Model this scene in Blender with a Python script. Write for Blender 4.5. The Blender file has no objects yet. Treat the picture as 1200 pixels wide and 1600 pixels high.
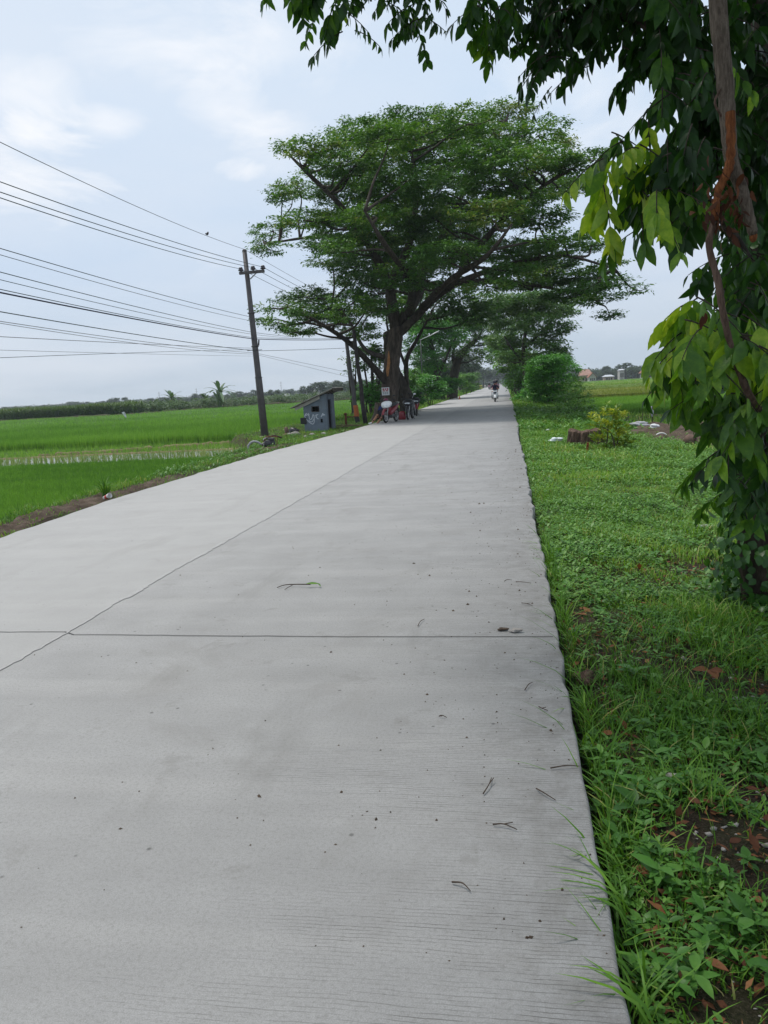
import bpy, bmesh, math, random
import numpy as np
from mathutils import Vector, Matrix

random.seed(5)
RNG = np.random.default_rng(11)
C = bpy.context.scene.collection
R = math.radians

# ------------------------------------------------------------------ camera geometry
F_PX = 1164.0
ROLL = R(3.25)
EYE = np.array([0.0, 0.0, 1.5])


def _level(px, py):
    x = px - 600.0
    y = 800.0 - py
    c, s = math.cos(ROLL), math.sin(ROLL)
    return x * c + y * s, -x * s + y * c


_vx, _vy = _level(790, 597)
PITCH = math.atan(_vy / F_PX)


def _ray0(px, py):
    x, y = _level(px, py)
    cp, sp = math.cos(PITCH), math.sin(PITCH)
    return x, F_PX * cp + y * sp, -F_PX * sp + y * cp


_r = _ray0(790, 597)
YAW = math.atan2(_r[0], _r[1])


def wray(px, py):
    r, fw, up = _ray0(px, py)
    c, s = math.cos(YAW), math.sin(YAW)
    return np.array([r * c - fw * s, r * s + fw * c, up])


def at(px, py, Y):
    """photo pixel -> the point of the place that lies Y metres down the road"""
    d = wray(px, py)
    return d * (Y / d[1]) + EYE


def gd(px, py, z=0.0):
    d = wray(px, py)
    return d * ((z - EYE[2]) / d[2]) + EYE


# ------------------------------------------------------------------ mesh helpers
def np_obj(name, V, faces, mat, parent=None, tint=None, smooth=False, midx=None):
    """faces: list of (n,k) int arrays"""
    V = np.asarray(V, dtype=np.float32)
    me = bpy.data.meshes.new(name)
    faces = [np.asarray(f, dtype=np.int32) for f in faces if len(f)]
    loops = np.concatenate([f.ravel() for f in faces])
    tot = np.concatenate([np.full(len(f), f.shape[1], dtype=np.int32) for f in faces])
    start = np.concatenate([[0], np.cumsum(tot)[:-1]]).astype(np.int32)
    me.vertices.add(len(V))
    me.vertices.foreach_set('co', V.ravel())
    me.loops.add(len(loops))
    me.loops.foreach_set('vertex_index', loops)
    me.polygons.add(len(tot))
    me.polygons.foreach_set('loop_start', start)
    if smooth:
        me.polygons.foreach_set('use_smooth', np.ones(len(tot), dtype=bool))
    if midx is not None:
        me.polygons.foreach_set('material_index', np.asarray(midx, dtype=np.int32))
    me.update(calc_edges=True)
    if tint is not None:
        a = me.attributes.new('tint', 'FLOAT', 'POINT')
        a.data.foreach_set('value', np.asarray(tint, dtype=np.float32))
    for m in (mat if isinstance(mat, (list, tuple)) else [mat]):
        me.materials.append(m)
    o = bpy.data.objects.new(name, me)
    C.objects.link(o)
    if parent is not None:
        o.parent = parent
    return o


def nrm(a):
    return a / np.maximum(np.linalg.norm(a, axis=-1, keepdims=True), 1e-9)


class MB:
    """collects shapes, then links them as ONE mesh object"""

    def __init__(s):
        s.v, s.f, s.m, s.sm = [], [], [], []

    def add(s, V, F, m=0, smooth=False):
        b = len(s.v)
        s.v.extend([tuple(map(float, p)) for p in V])
        for f in F:
            s.f.append([i + b for i in f])
            s.m.append(m)
            s.sm.append(smooth)
        return s

    def box(s, c, d, rot=None, m=0, bev=0.0):
        hx, hy, hz = d[0] / 2, d[1] / 2, d[2] / 2
        if bev <= 0:
            P = [(x, y, z) for x in (-hx, hx) for y in (-hy, hy) for z in (-hz, hz)]
            F = [(0, 1, 3, 2), (4, 6, 7, 5), (0, 4, 5, 1), (2, 3, 7, 6), (0, 2, 6, 4), (1, 5, 7, 3)]
        else:
            bm = bmesh.new()
            bmesh.ops.create_cube(bm, size=1)
            for v in bm.verts:
                v.co = Vector((v.co.x * d[0], v.co.y * d[1], v.co.z * d[2]))
            bmesh.ops.bevel(bm, geom=list(bm.edges), offset=bev, segments=2, affect='EDGES', profile=.5)
            bm.verts.ensure_lookup_table()
            P = [tuple(v.co) for v in bm.verts]
            F = [[v.index for v in f.verts] for f in bm.faces]
            bm.free()
        M = rot if rot is not None else Matrix.Identity(3)
        P = [tuple(M @ Vector(p) + Vector(c)) for p in P]
        return s.add(P, F, m)

    def tube(s, pts, rad, n=8, m=0, caps=True, sq=1.0):
        V, F = tube_np(pts, rad, n, caps)
        return s.add(V, F, m, True)

    def lathe(s, prof, c=(0, 0, 0), axis='z', n=16, m=0, closed=False, a0=0.0, a1=2 * math.pi):
        full = abs(a1 - a0 - 2 * math.pi) < 1e-6
        k = n if full else n + 1
        V = []
        for i in range(k):
            a = a0 + (a1 - a0) * i / n
            for r, h in prof:
                x, y, z = r * math.cos(a), r * math.sin(a), h
                if axis == 'x':
                    x, y, z = z, x, y
                elif axis == 'y':
                    x, y, z = y, z, x
                V.append((x + c[0], y + c[1], z + c[2]))
        p = len(prof)
        F = []
        for i in range(n):
            j = (i + 1) % k
            for q in range(p if closed else p - 1):
                q2 = (q + 1) % p
                F.append((i * p + q, j * p + q, j * p + q2, i * p + q2))
        return s.add(V, F, m, True)

    def ell(s, c, r, m=0, n=12, k=8, rot=None):
        V, F = [], []
        for i in range(k + 1):
            t = math.pi * i / k
            for j in range(n):
                a = 2 * math.pi * j / n
                p = Vector((r[0] * math.sin(t) * math.cos(a), r[1] * math.sin(t) * math.sin(a), r[2] * math.cos(t)))
                if rot is not None:
                    p = rot @ p
                V.append((p.x + c[0], p.y + c[1], p.z + c[2]))
        for i in range(k):
            for j in range(n):
                F.append((i * n + j, (i + 1) * n + j, (i + 1) * n + (j + 1) % n, i * n + (j + 1) % n))
        return s.add(V, F, m, True)

    def loft(s, secs, n=12, m=0, caps=True, p=2.4, axis='y'):
        """secs: (pos along axis, centre of the other two, half sizes of the other two): superellipse sections"""
        V, F = [], []
        for (t, cu, cv, hu, hv) in secs:
            for j in range(n):
                a = 2 * math.pi * j / n
                ca, sa = math.cos(a), math.sin(a)
                u = cu + hu * math.copysign(abs(ca) ** (2 / p), ca)
                v = cv + hv * math.copysign(abs(sa) ** (2 / p), sa)
                V.append((u, t, v) if axis == 'y' else ((u, v, t) if axis == 'z' else (t, u, v)))
        for i in range(len(secs) - 1):
            for j in range(n):
                F.append((i * n + j, i * n + (j + 1) % n, (i + 1) * n + (j + 1) % n, (i + 1) * n + j))
        if caps:
            F.append(list(range(n))[::-1])
            F.append([(len(secs) - 1) * n + j for j in range(n)])
        return s.add(V, F, m, True)

    def build(s, name, mats, parent=None, loc=None):
        me = bpy.data.meshes.new(name)
        me.from_pydata(s.v, [], s.f)
        for mt in (mats if isinstance(mats, (list, tuple)) else [mats]):
            me.materials.append(mt)
        me.polygons.foreach_set('material_index', s.m)
        me.polygons.foreach_set('use_smooth', s.sm)
        me.update()
        o = bpy.data.objects.new(name, me)
        C.objects.link(o)
        if parent is not None:
            o.parent = parent
        if loc is not None:
            o.location = loc
        return o


def tube_np(pts, rad, n=8, caps=True):
    P = np.asarray(pts, dtype=float)
    k = len(P)
    rad = np.broadcast_to(np.asarray(rad, dtype=float), (k,)) if np.ndim(rad) <= 1 else rad
    T = np.gradient(P, axis=0)
    T = nrm(T)
    u = np.cross(T[0], [0, 0, 1.0])
    if np.linalg.norm(u) < 1e-3:
        u = np.cross(T[0], [1.0, 0, 0])
    u = u / np.linalg.norm(u)
    V = []
    ang = np.arange(n) * 2 * math.pi / n
    for i in range(k):
        u = u - T[i] * np.dot(u, T[i])
        u = u / max(np.linalg.norm(u), 1e-9)
        w = np.cross(T[i], u)
        V.append(P[i] + rad[i] * (np.cos(ang)[:, None] * u + np.sin(ang)[:, None] * w))
    V = np.concatenate(V)
    F = []
    for i in range(k - 1):
        for j in range(n):
            F.append((i * n + j, i * n + (j + 1) % n, (i + 1) * n + (j + 1) % n, (i + 1) * n + j))
    if caps:
        F.append([j for j in range(n)][::-1])
        F.append([(k - 1) * n + j for j in range(n)])
    return V, F


def spline(pts, m=6):
    """Catmull-Rom through pts"""
    P = np.asarray(pts, dtype=float)
    Q = np.vstack([2 * P[0] - P[1], P, 2 * P[-1] - P[-2]])
    out = []
    for i in range(1, len(Q) - 2):
        for t in np.linspace(0, 1, m, endpoint=False):
            a, b, c, d = Q[i - 1], Q[i], Q[i + 1], Q[i + 2]
            out.append(.5 * (2 * b + (c - a) * t + (2 * a - 5 * b + 4 * c - d) * t * t + (3 * b - a - 3 * c + d) * t ** 3))
    out.append(P[-1])
    return np.array(out)


def thing(name, label, cat, loc=(0, 0, 0), rz=0.0, group=None):
    o = bpy.data.objects.new(name, None)
    o.empty_display_size = .2
    C.objects.link(o)
    o.location = Vector([float(a) for a in loc])
    o.rotation_euler = (0, 0, rz)
    tag(o, label, cat, group)
    return o


def tag(o, label, cat=None, group=None):
    o['label'] = label
    if cat:
        o['category'] = cat
    if group:
        o['group'] = group
    return o


def struct(o, kind='structure'):
    o['kind'] = kind
    return o


def copy_tree(o, parent=None):
    c = o.copy()
    C.objects.link(c)
    c.parent = parent
    for ch in [x for x in KIDS.get(o.name, [])]:
        copy_tree(ch, c)
    return c


KIDS = {}


def index_kids():
    KIDS.clear()
    for o in C.objects:
        if o.parent is not None:
            KIDS.setdefault(o.parent.name, []).append(o)


# ------------------------------------------------------------------ materials
class NT:
    def __init__(s, name):
        s.m = bpy.data.materials.new(name)
        s.m.use_nodes = True
        s.t = s.m.node_tree
        s.t.nodes.clear()
        s.out = s.t.nodes.new('ShaderNodeOutputMaterial')

    def n(s, typ, **kw):
        x = s.t.nodes.new(typ)
        for k, v in kw.items():
            setattr(x, k, v)
        return x

    def link(s, a, b):
        s.t.links.new(a, b)

    def val(s, sock, v):
        if hasattr(v, 'is_output'):
            s.link(v, sock)
        else:
            sock.default_value = v

    def math(s, op, a, b=0.0, clamp=False):
        x = s.n('ShaderNodeMath', operation=op)
        x.use_clamp = clamp
        s.val(x.inputs[0], a)
        s.val(x.inputs[1], b)
        return x.outputs[0]

    def coord(s, which='Object', scale=(1, 1, 1)):
        tc = s.n('ShaderNodeTexCoord')
        mp = s.n('ShaderNodeMapping')
        mp.inputs['Scale'].default_value = scale
        s.link(tc.outputs[which], mp.inputs[0])
        return mp.outputs[0]

    def noise(s, vec, scale, detail=4, rough=.55, out='Fac', dist=0.0):
        x = s.n('ShaderNodeTexNoise')
        s.link(vec, x.inputs['Vector'])
        x.inputs['Scale'].default_value = scale
        x.inputs['Detail'].default_value = detail
        x.inputs['Roughness'].default_value = rough
        x.inputs['Distortion'].default_value = dist
        return x.outputs[out]

    def ramp(s, fac, stops, interp='LINEAR'):
        x = s.n('ShaderNodeValToRGB')
        x.color_ramp.interpolation = interp
        e = x.color_ramp.elements
        while len(e) < len(stops):
            e.new(.5)
        for i, (p, c) in enumerate(stops):
            e[i].position = p
            e[i].color = (c[0], c[1], c[2], 1) if not np.isscalar(c) else (c, c, c, 1)
        s.link(fac, x.inputs[0])
        return x.outputs[0]

    def mix(s, fac, a, b, mode='MIX'):
        x = s.n('ShaderNodeMix', data_type='RGBA', blend_type=mode)
        s.val(x.inputs[0], fac)
        for sock, v in ((x.inputs[6], a), (x.inputs[7], b)):
            if hasattr(v, 'is_output'):
                s.link(v, sock)
            else:
                sock.default_value = (v[0], v[1], v[2], 1)
        return x.outputs[2]

    def bsdf(s, col, rough=.6, spec=.4, metal=0.0, bump=None, bstr=.3, bdist=.01):
        b = s.n('ShaderNodeBsdfPrincipled')
        if hasattr(col, 'is_output'):
            s.link(col, b.inputs['Base Color'])
        else:
            b.inputs['Base Color'].default_value = (col[0], col[1], col[2], 1)
        s.val(b.inputs['Roughness'], rough)
        b.inputs['Specular IOR Level'].default_value = spec
        b.inputs['Metallic'].default_value = metal
        if bump is not None:
            x = s.n('ShaderNodeBump')
            x.inputs['Strength'].default_value = bstr
            x.inputs['Distance'].default_value = bdist
            s.link(bump, x.inputs['Height'])
            s.link(x.outputs[0], b.inputs['Normal'])
        return b.outputs[0]

    def done(s, sh):
        s.link(sh, s.out.inputs['Surface'])
        return s.m


def paint(name, col, rough=.4, var=.12, scale=9.0, spec=.45, metal=0.0, dirt=.25, bump=.15):
    t = NT(name)
    v = t.coord()
    f = t.noise(v, scale, 5)
    g = t.noise(v, scale * 5.3, 3)
    c = np.array(col)
    base = t.ramp(f, [(.3, c * (1 - var)), (.7, np.minimum(c * (1 + var), 1))])
    dm = t.math('MULTIPLY', t.ramp(t.noise(v, scale * .6, 6, .7), [(.5, 0), (.72, 1)]), dirt)
    base = t.mix(dm, base, (.13, .11, .085))
    return t.done(t.bsdf(base, t.math('ADD', rough, t.math('MULTIPLY', g, .15)), spec, metal, g, bump, .004))


def leafmat(name, stops, trans=.35, tcol=(1.25, 1.2, .45), rough=.45, spec=.35, nscale=.0):
    t = NT(name)
    a = t.n('ShaderNodeAttribute', attribute_name='tint')
    fac = t.math('ADD', a.outputs['Fac'], t.math('MULTIPLY', t.math('SUBTRACT', t.noise(t.coord(), 38, 3, .7), .5), .45))
    col = t.ramp(fac, stops)
    p = t.bsdf(col, rough, spec)
    tr = t.n('ShaderNodeBsdfTranslucent')
    t.link(t.mix(1.0, col, tcol, 'MULTIPLY'), tr.inputs['Color'])
    mx = t.n('ShaderNodeMixShader')
    mx.inputs[0].default_value = trans
    t.link(p, mx.inputs[1])
    t.link(tr.outputs[0], mx.inputs[2])
    return t.done(mx.outputs[0])


def barkmat(name, c0, c1, scale=6.0, moss=None):
    t = NT(name)
    v = t.coord(scale=(1, 1, .35))
    f = t.noise(v, scale, 8, .65)
    g = t.noise(t.coord(scale=(1, 1, .15)), scale * 4, 5, .7)
    col = t.ramp(f, [(.3, c0), (.68, c1)])
    col = t.mix(t.math('MULTIPLY', t.ramp(g, [(.42, 1), (.55, 0)]), .55), col, np.array(c0) * .45)
    if moss:
        col = t.mix(t.math('MULTIPLY', t.ramp(t.noise(t.coord(), scale * .35, 5), [(.5, 0), (.62, 1)]), .7), col, moss)
    return t.done(t.bsdf(col, .9, .15, 0, g, .9, .03))


M = {}
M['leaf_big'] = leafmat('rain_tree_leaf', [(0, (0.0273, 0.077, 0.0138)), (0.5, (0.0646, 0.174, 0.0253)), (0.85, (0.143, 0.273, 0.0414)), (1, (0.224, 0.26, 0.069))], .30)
M['leaf_avenue'] = leafmat('avenue_leaf', [(0, (0.0437, 0.122, 0.0208)), (0.6, (0.101, 0.253, 0.039)), (1, (0.203, 0.374, 0.065))], .28)
M['leaf_olive'] = leafmat('olive_leaf', [(0, (0.0374, 0.101, 0.0216)), (0.6, (0.0835, 0.191, 0.0384)), (1, (0.173, 0.261, 0.066))], .25)
M['leaf_vine'] = leafmat('vine_leaf', [(0, (0.03, 0.108, 0.0174)), (0.6, (0.07, 0.25, 0.029)), (1, (0.151, 0.434, 0.0435))], .25)
M['leaf_near'] = leafmat('near_leaf', [(0, (.012, .035, .012)), (.40, (.026, .085, .018)), (.66, (.09, .21, .025)), (.85, (.24, .40, .04)), (1, (.40, .52, .07))], .52, (1.5, 1.4, .42), .36, .4)  # upper stops brightened to put backlit glow into the leaf colour
M['leaf_ivy'] = leafmat('ivy_leaf', [(0, (0.0216, 0.06, 0.012)), (0.6, (0.0432, 0.132, 0.022)), (1, (0.09, 0.228, 0.03))], .25, rough=.4)
M['leaf_yellow'] = leafmat('yellow_green_leaf', [(0, (.03, .10, .015)), (.45, (.10, .21, .02)), (1, (.5, .52, .05))], .35)
M['leaf_far'] = leafmat('far_tree_leaf', [(0, (.022, .045, .022)), (.6, (.04, .078, .034)), (1, (.07, .11, .045))], .2)
M['leaf_dead'] = leafmat('dead_leaf', [(0, (.05, .02, .012)), (.5, (.14, .055, .026)), (1, (.28, .13, .055))], .25, (1.2, .9, .6), .7, .2)
M['rice'] = leafmat('rice_leaf', [(0, (0.0806, 0.195, 0.0296)), (0.5, (0.148, 0.316, 0.0484)), (1, (0.269, 0.47, 0.0806))], .35, (1.15, 1.2, .5), .55, .2)
M['rice_yellow'] = leafmat('ripening_rice', [(0, (0.11, 0.165, 0.0242)), (0.5, (0.209, 0.275, 0.044)), (1, (0.341, 0.363, 0.077))], .35, (1.1, 1.1, .6), .6, .2)
M['seedling'] = leafmat('rice_seedling', [(0, (.12, .24, .05)), (.5, (.25, .36, .10)), (1, (.48, .5, .24))], .3, (1.1, 1.1, .6), .5, .3)
M['grass'] = leafmat('verge_grass', [(0, (0.0448, 0.123, 0.0157)), (0.5, (0.101, 0.241, 0.0269)), (0.9, (0.202, 0.37, 0.047)), (1, (0.403, 0.37, 0.146))], .35, (1.15, 1.15, .5), .5, .25)
M['weed'] = leafmat('weed_leaf', [(0, (0.0335, 0.103, 0.0166)), (0.5, (0.0709, 0.2, 0.029)), (1, (0.155, 0.301, 0.057))], .28, (1.15, 1.15, .5), .45, .3)
M['maize'] = leafmat('maize_leaf', [(0, (.035, .08, .025)), (.5, (.065, .135, .04)), (1, (.13, .19, .07))], .3)
M['banana'] = leafmat('banana_leaf', [(0, (0.036, 0.084, 0.03)), (0.6, (0.072, 0.144, 0.054)), (1, (0.144, 0.204, 0.096))], .3, rough=.35)
M['bark'] = barkmat('tree_bark', (.045, .035, .028), (.16, .125, .10), 3.0)
M['bark_dark'] = barkmat('dark_bark', (.03, .025, .02), (.10, .082, .066), 4.0)
M['bark_pale'] = barkmat('pale_branch_bark', (.13, .10, .075), (.30, .245, .19), 30.0)
M['bark_torn'] = barkmat('torn_orange_wood', (.16, .05, .02), (.42, .16, .06), 25.0)
M['bark_stump'] = barkmat('weathered_stump', (.07, .045, .033), (.24, .16, .12), 14.0)
M['wood_cut'] = paint('fresh_cut_wood', (.42, .20, .08), .7, .3, 12, .2, dirt=.2)
M['stem'] = paint('green_stem', (.07, .13, .03), .6, .2, 20, .3)
M['twig'] = paint('dry_twig', (.055, .04, .03), .8, .3, 40, .2)
M['white_paint'] = paint('white_paint', (.72, .73, .74), .3, .05, 14, .5, dirt=.15)
M['red_paint'] = paint('red_plastic', (.20, .012, .022), .28, .12, 14, .5, dirt=.15)
M['maroon'] = paint('maroon_plastic', (.16, .012, .06), .35, .12, 14, .5, dirt=.1)
M['black_plastic'] = paint('black_plastic', (.018, .018, .02), .4, .2, 14, .45, dirt=.15)
M['black_rubber'] = paint('tyre_rubber', (.022, .021, .02), .85, .2, 20, .2, dirt=.3)
M['blue_black'] = paint('blue_black_plastic', (.02, .022, .05), .3, .15, 14, .5, dirt=.1)
M['metal'] = paint('bare_metal', (.42, .42, .43), .35, .12, 20, .5, .9, .2)
M['dark_metal'] = paint('dark_metal', (.07, .07, .075), .5, .2, 20, .4, .5, .3)
M['rust'] = paint('rusty_iron', (.14, .06, .035), .8, .35, 25, .2, .2, .2)
M['lens'] = paint('lamp_lens', (.62, .66, .68), .1, .03, 5, .6, dirt=.05)
M['skin'] = paint('brown_skin', (.30, .15, .085), .55, .1, 15, .35, dirt=.05)
M['hair'] = paint('black_hair', (.012, .01, .01), .5, .2, 40, .3, dirt=0)
M['blue_cloth'] = paint('blue_cloth', (.022, .035, .13), .85, .2, 20, .15, dirt=.08)
M['black_cloth'] = paint('black_cloth', (.02, .02, .024), .9, .2, 20, .15, dirt=.08)
M['navy_cloth'] = paint('navy_cloth', (.018, .02, .04), .9, .2, 20, .15, dirt=.08)
M['pink_cloth'] = paint('pink_cloth', (.34, .17, .21), .85, .15, 20, .15, dirt=.08)
M['jeans'] = paint('dark_trousers', (.035, .04, .06), .9, .2, 20, .15, dirt=.1)
M['white_cloth'] = paint('white_cloth', (.62, .63, .65), .9, .1, 20, .15, dirt=.25)
M['grey_sack'] = paint('grey_white_sack', (.36, .36, .385), .8, .12, 18, .2, dirt=.35)
M['black_bag'] = paint('black_rubbish_bag', (.02, .018, .022), .35, .25, 12, .45, dirt=.15)
M['plastic_bag'] = paint('thin_white_plastic', (.62, .68, .70), .35, .08, 14, .5, dirt=.12)
M['clay'] = paint('brown_clay', (.13, .085, .065), .75, .25, 10, .25, dirt=.3)
M['pole_steel'] = paint('grey_brown_pole_steel', (.085, .078, .08), .55, .22, 4, .35, .1, .35)
M['post_dark'] = paint('black_brown_post', (.035, .03, .03), .7, .25, 5, .25, 0, .3)
M['orange_mark'] = paint('orange_paint_mark', (.45, .13, .04), .7, .25, 10, .25, dirt=.3)
M['insulator'] = paint('dark_porcelain', (.03, .022, .03), .2, .15, 9, .6, dirt=.1)
M['wire_black'] = paint('black_cable', (.015, .017, .02), .6, .1, 3, .3, dirt=.05)
M['wire_blue'] = paint('blue_black_cable', (.02, .02, .05), .5, .1, 3, .3, dirt=.05)
M['wire_green'] = paint('green_black_cable', (.02, .04, .035), .55, .1, 3, .3, dirt=.05)
M['wire_grey'] = paint('grey_bare_wire', (.12, .12, .12), .45, .1, 3, .4, .3, .05)
M['booth_wall'] = paint('blue_grey_painted_wall', (.155, .19, .228), .75, .16, 3.5, .25, dirt=.3)
M['booth_side'] = paint('blue_grey_side_boards', (.135, .165, .20), .75, .2, 5, .25, dirt=.35)
M['inside_shade'] = paint('opening_shade', (.012, .012, .014), .9, .2, 5, .1, dirt=.1)  # near-black colour stands in for the shade inside openings
M['roof_sheet'] = paint('pale_corrugated_roof', (.36, .35, .33), .7, .18, 5, .3, dirt=.35)
M['fascia'] = paint('weathered_board', (.40, .38, .34), .8, .2, 7, .2, dirt=.4)
M['roof_wood'] = paint('dark_roof_timber', (.07, .06, .05), .85, .25, 7, .15, dirt=.3)
M['chalk'] = paint('white_spray_paint', (.66, .68, .72), .8, .08, 20, .2, dirt=.05)
M['sign_red'] = paint('sign_red_ink', (.42, .04, .06), .6, .15, 30, .3, dirt=.1)
M['sign_dark'] = paint('sign_dark_ink', (.09, .10, .12), .6, .15, 30, .3, dirt=.1)
M['tile_roof'] = paint('terracotta_tiles', (.26, .12, .085), .8, .22, 1.5, .2, dirt=.3)
M['tile_pink'] = paint('haze_muted_terracotta', (.32, .19, .15), .8, .2, 1.5, .2, dirt=.25)  # saturation lowered to put distance haze into the tile colour
M['plaster'] = paint('pale_plaster', (.42, .41, .38), .85, .08, 1.0, .2, dirt=.25)
M['plaster_tan'] = paint('tan_plaster', (.46, .38, .30), .85, .1, 1.0, .2, dirt=.25)
M['zinc'] = paint('zinc_roof', (.45, .47, .5), .5, .1, 2, .4, .2, .2)
M['yellow_paint'] = paint('yellow_paint', (.62, .50, .06), .5, .1, 4, .4, dirt=.25)
M['stone'] = paint('grey_stone', (.30, .28, .26), .85, .25, 14, .2, dirt=.35, bump=.6)
M['mast'] = paint('far_mast_steel', (.25, .25, .26), .6, .1, 2, .3)
M['bird'] = paint('dark_feathers', (.035, .033, .035), .8, .25, 40, .2, dirt=0)
M['pvc_white'] = paint('white_hose_plastic', (.6, .6, .58), .5, .1, 12, .4, dirt=.3)
M['cup_white'] = paint('paper_cup', (.72, .7, .7), .5, .05, 30, .3, dirt=.1)
M['cup_red'] = paint('red_cup_band', (.5, .06, .05), .5, .1, 30, .3, dirt=.1)


def concrete():
    t = NT('grooved_concrete')
    tc = t.n('ShaderNodeTexCoord')
    sep = t.n('ShaderNodeSeparateXYZ')
    t.link(tc.outputs['Object'], sep.inputs[0])
    X, Y = sep.outputs[0], sep.outputs[1]
    v = tc.outputs['Object']
    big = t.noise(v, .35, 5, .6)
    mid = t.noise(v, 2.2, 6, .6)
    fine = t.noise(v, 70, 6, .8)
    grain = t.noise(v, 260, 3, .8)
    st = t.noise(t.coord(scale=(.35, 3.0, 1)), 1.6, 6, .65)          # trowel streaks running across the road
    st2 = t.noise(t.coord(scale=(.12, 1.2, 1)), 2.2, 4, .6)
    col = t.ramp(big, [(.3, (.285, .284, .28)), (.7, (.35, .349, .344))])
    col = t.mix(.6, col, t.ramp(mid, [(.3, (.258, .257, .254)), (.7, (.36, .359, .354))]))
    col = t.mix(t.math('MULTIPLY', t.ramp(st, [(.42, 1), (.62, 0)]), .22), col, (.24, .237, .23))
    col = t.mix(t.math('MULTIPLY', t.ramp(st2, [(.5, 0), (.66, 1)]), .35), col, (.385, .38, .37))
    col = t.mix(t.math('MULTIPLY', t.ramp(fine, [(.36, 1), (.52, 0)]), .55), col, (.19, .187, .178))
    col = t.mix(t.math('MULTIPLY', t.ramp(grain, [(.40, 1), (.50, 0)]), .38), col, (.17, .167, .16))
    col = t.mix(t.math('MULTIPLY', t.ramp(grain, [(.56, 0), (.66, 1)]), .35), col, (.46, .455, .44))
    ed = t.n('ShaderNodeMapRange')
    t.link(X, ed.inputs[0])
    for i, a in enumerate((-.25, .26, 0, 1)):
        ed.inputs[i + 1].default_value = a
    em = t.math('MULTIPLY', ed.outputs[0], t.ramp(t.noise(v, 7, 7, .75), [(.42, 0), (.62, 1)]))
    col = t.mix(t.math('MULTIPLY', em, .55), col, (.14, .13, .115))
    # grooves drawn across the wet slab
    wob = t.math('MULTIPLY', t.noise(v, 1.3, 3), .05)
    wob2 = t.math('MULTIPLY', t.noise(v, 14, 3), .008)
    ph = t.math('MULTIPLY', t.math('ADD', t.math('ADD', Y, wob), wob2), 2 * math.pi / .0145)
    w = t.math('SINE', ph)
    grv = t.ramp(w, [(.80, 0), (.97, 1)])
    gm = t.noise(t.coord(scale=(.55, 2.3, 1)), 1.1, 5, .6)
    brk = t.ramp(t.noise(t.coord(scale=(5, 60, 1)), 1.0, 4, .7), [(.42, 0), (.58, 1)])
    edge = t.n('ShaderNodeMapRange')
    t.link(X, edge.inputs[0])
    for i, a in enumerate((-2.1, .1, -.32, .24)):
        edge.inputs[i + 1].default_value = a
    gmask = t.math('MULTIPLY', t.ramp(t.math('ADD', gm, edge.outputs[0]), [(.46, 0), (.70, 1)]), brk)
    gfac = t.math('MULTIPLY', grv, gmask)
    col = t.mix(t.math('MULTIPLY', gfac, .85), col, (.10, .097, .09))
    # dirt blotches and pock marks
    spk = t.n('ShaderNodeTexVoronoi')
    t.link(v, spk.inputs['Vector'])
    spk.inputs['Scale'].default_value = 9
    sp = t.math('MULTIPLY', t.ramp(spk.outputs['Distance'], [(.05, 1), (.10, 0)]), t.ramp(t.noise(v, 5, 3), [(.5, 0), (.58, 1)]))
    col = t.mix(t.math('MULTIPLY', sp, .75), col, (.08, .078, .075))
    rub = t.noise(t.coord(scale=(2.2, .6, 1)), 1.0, 4, .6)
    col = t.mix(t.math('MULTIPLY', t.ramp(rub, [(.58, 0), (.70, 1)]), .34), col, (.17, .166, .155))
    smu = t.noise(v, .9, 7, .72, dist=.6)
    col = t.mix(t.math('MULTIPLY', t.ramp(smu, [(.54, 0), (.64, 1)]), .30), col, (.21, .203, .19))
    smu2 = t.noise(t.coord(scale=(1, 1, 2)), 3.1, 7, .7, dist=.4)
    col = t.mix(t.math('MULTIPLY', t.ramp(smu2, [(.60, 0), (.66, 1)]), .35), col, (.185, .18, .168))
    lane = t.ramp(X, [(0, 1), (1, 0)])
    lm = t.n('ShaderNodeMapRange')
    t.link(X, lm.inputs[0])
    for i, a in enumerate((-3.0, -2.94, .35, 0)):
        lm.inputs[i + 1].default_value = a
    col = t.mix(lm.outputs[0], col, (.375, .37, .357))
    b = t.math('SUBTRACT', t.math('ADD', t.math('MULTIPLY', fine, .35), t.math('MULTIPLY', mid, .4)), t.math('MULTIPLY', gfac, .8))
    return t.done(t.bsdf(col, .82, .3, 0, b, .35, .006))


def soil(name, c0, c1, c2, scale=2.0):
    t = NT(name)
    v = t.coord()
    f = t.noise(v, scale, 8, .65)
    g = t.noise(v, scale * 14, 5, .7)
    col = t.ramp(f, [(.3, c0), (.5, c1), (.72, c2)])
    col = t.mix(t.math('MULTIPLY', t.ramp(g, [(.35, 1), (.55, 0)]), .5), col, np.array(c0) * .5)
    return t.done(t.bsdf(col, .95, .15, 0, g, .8, .03))


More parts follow.
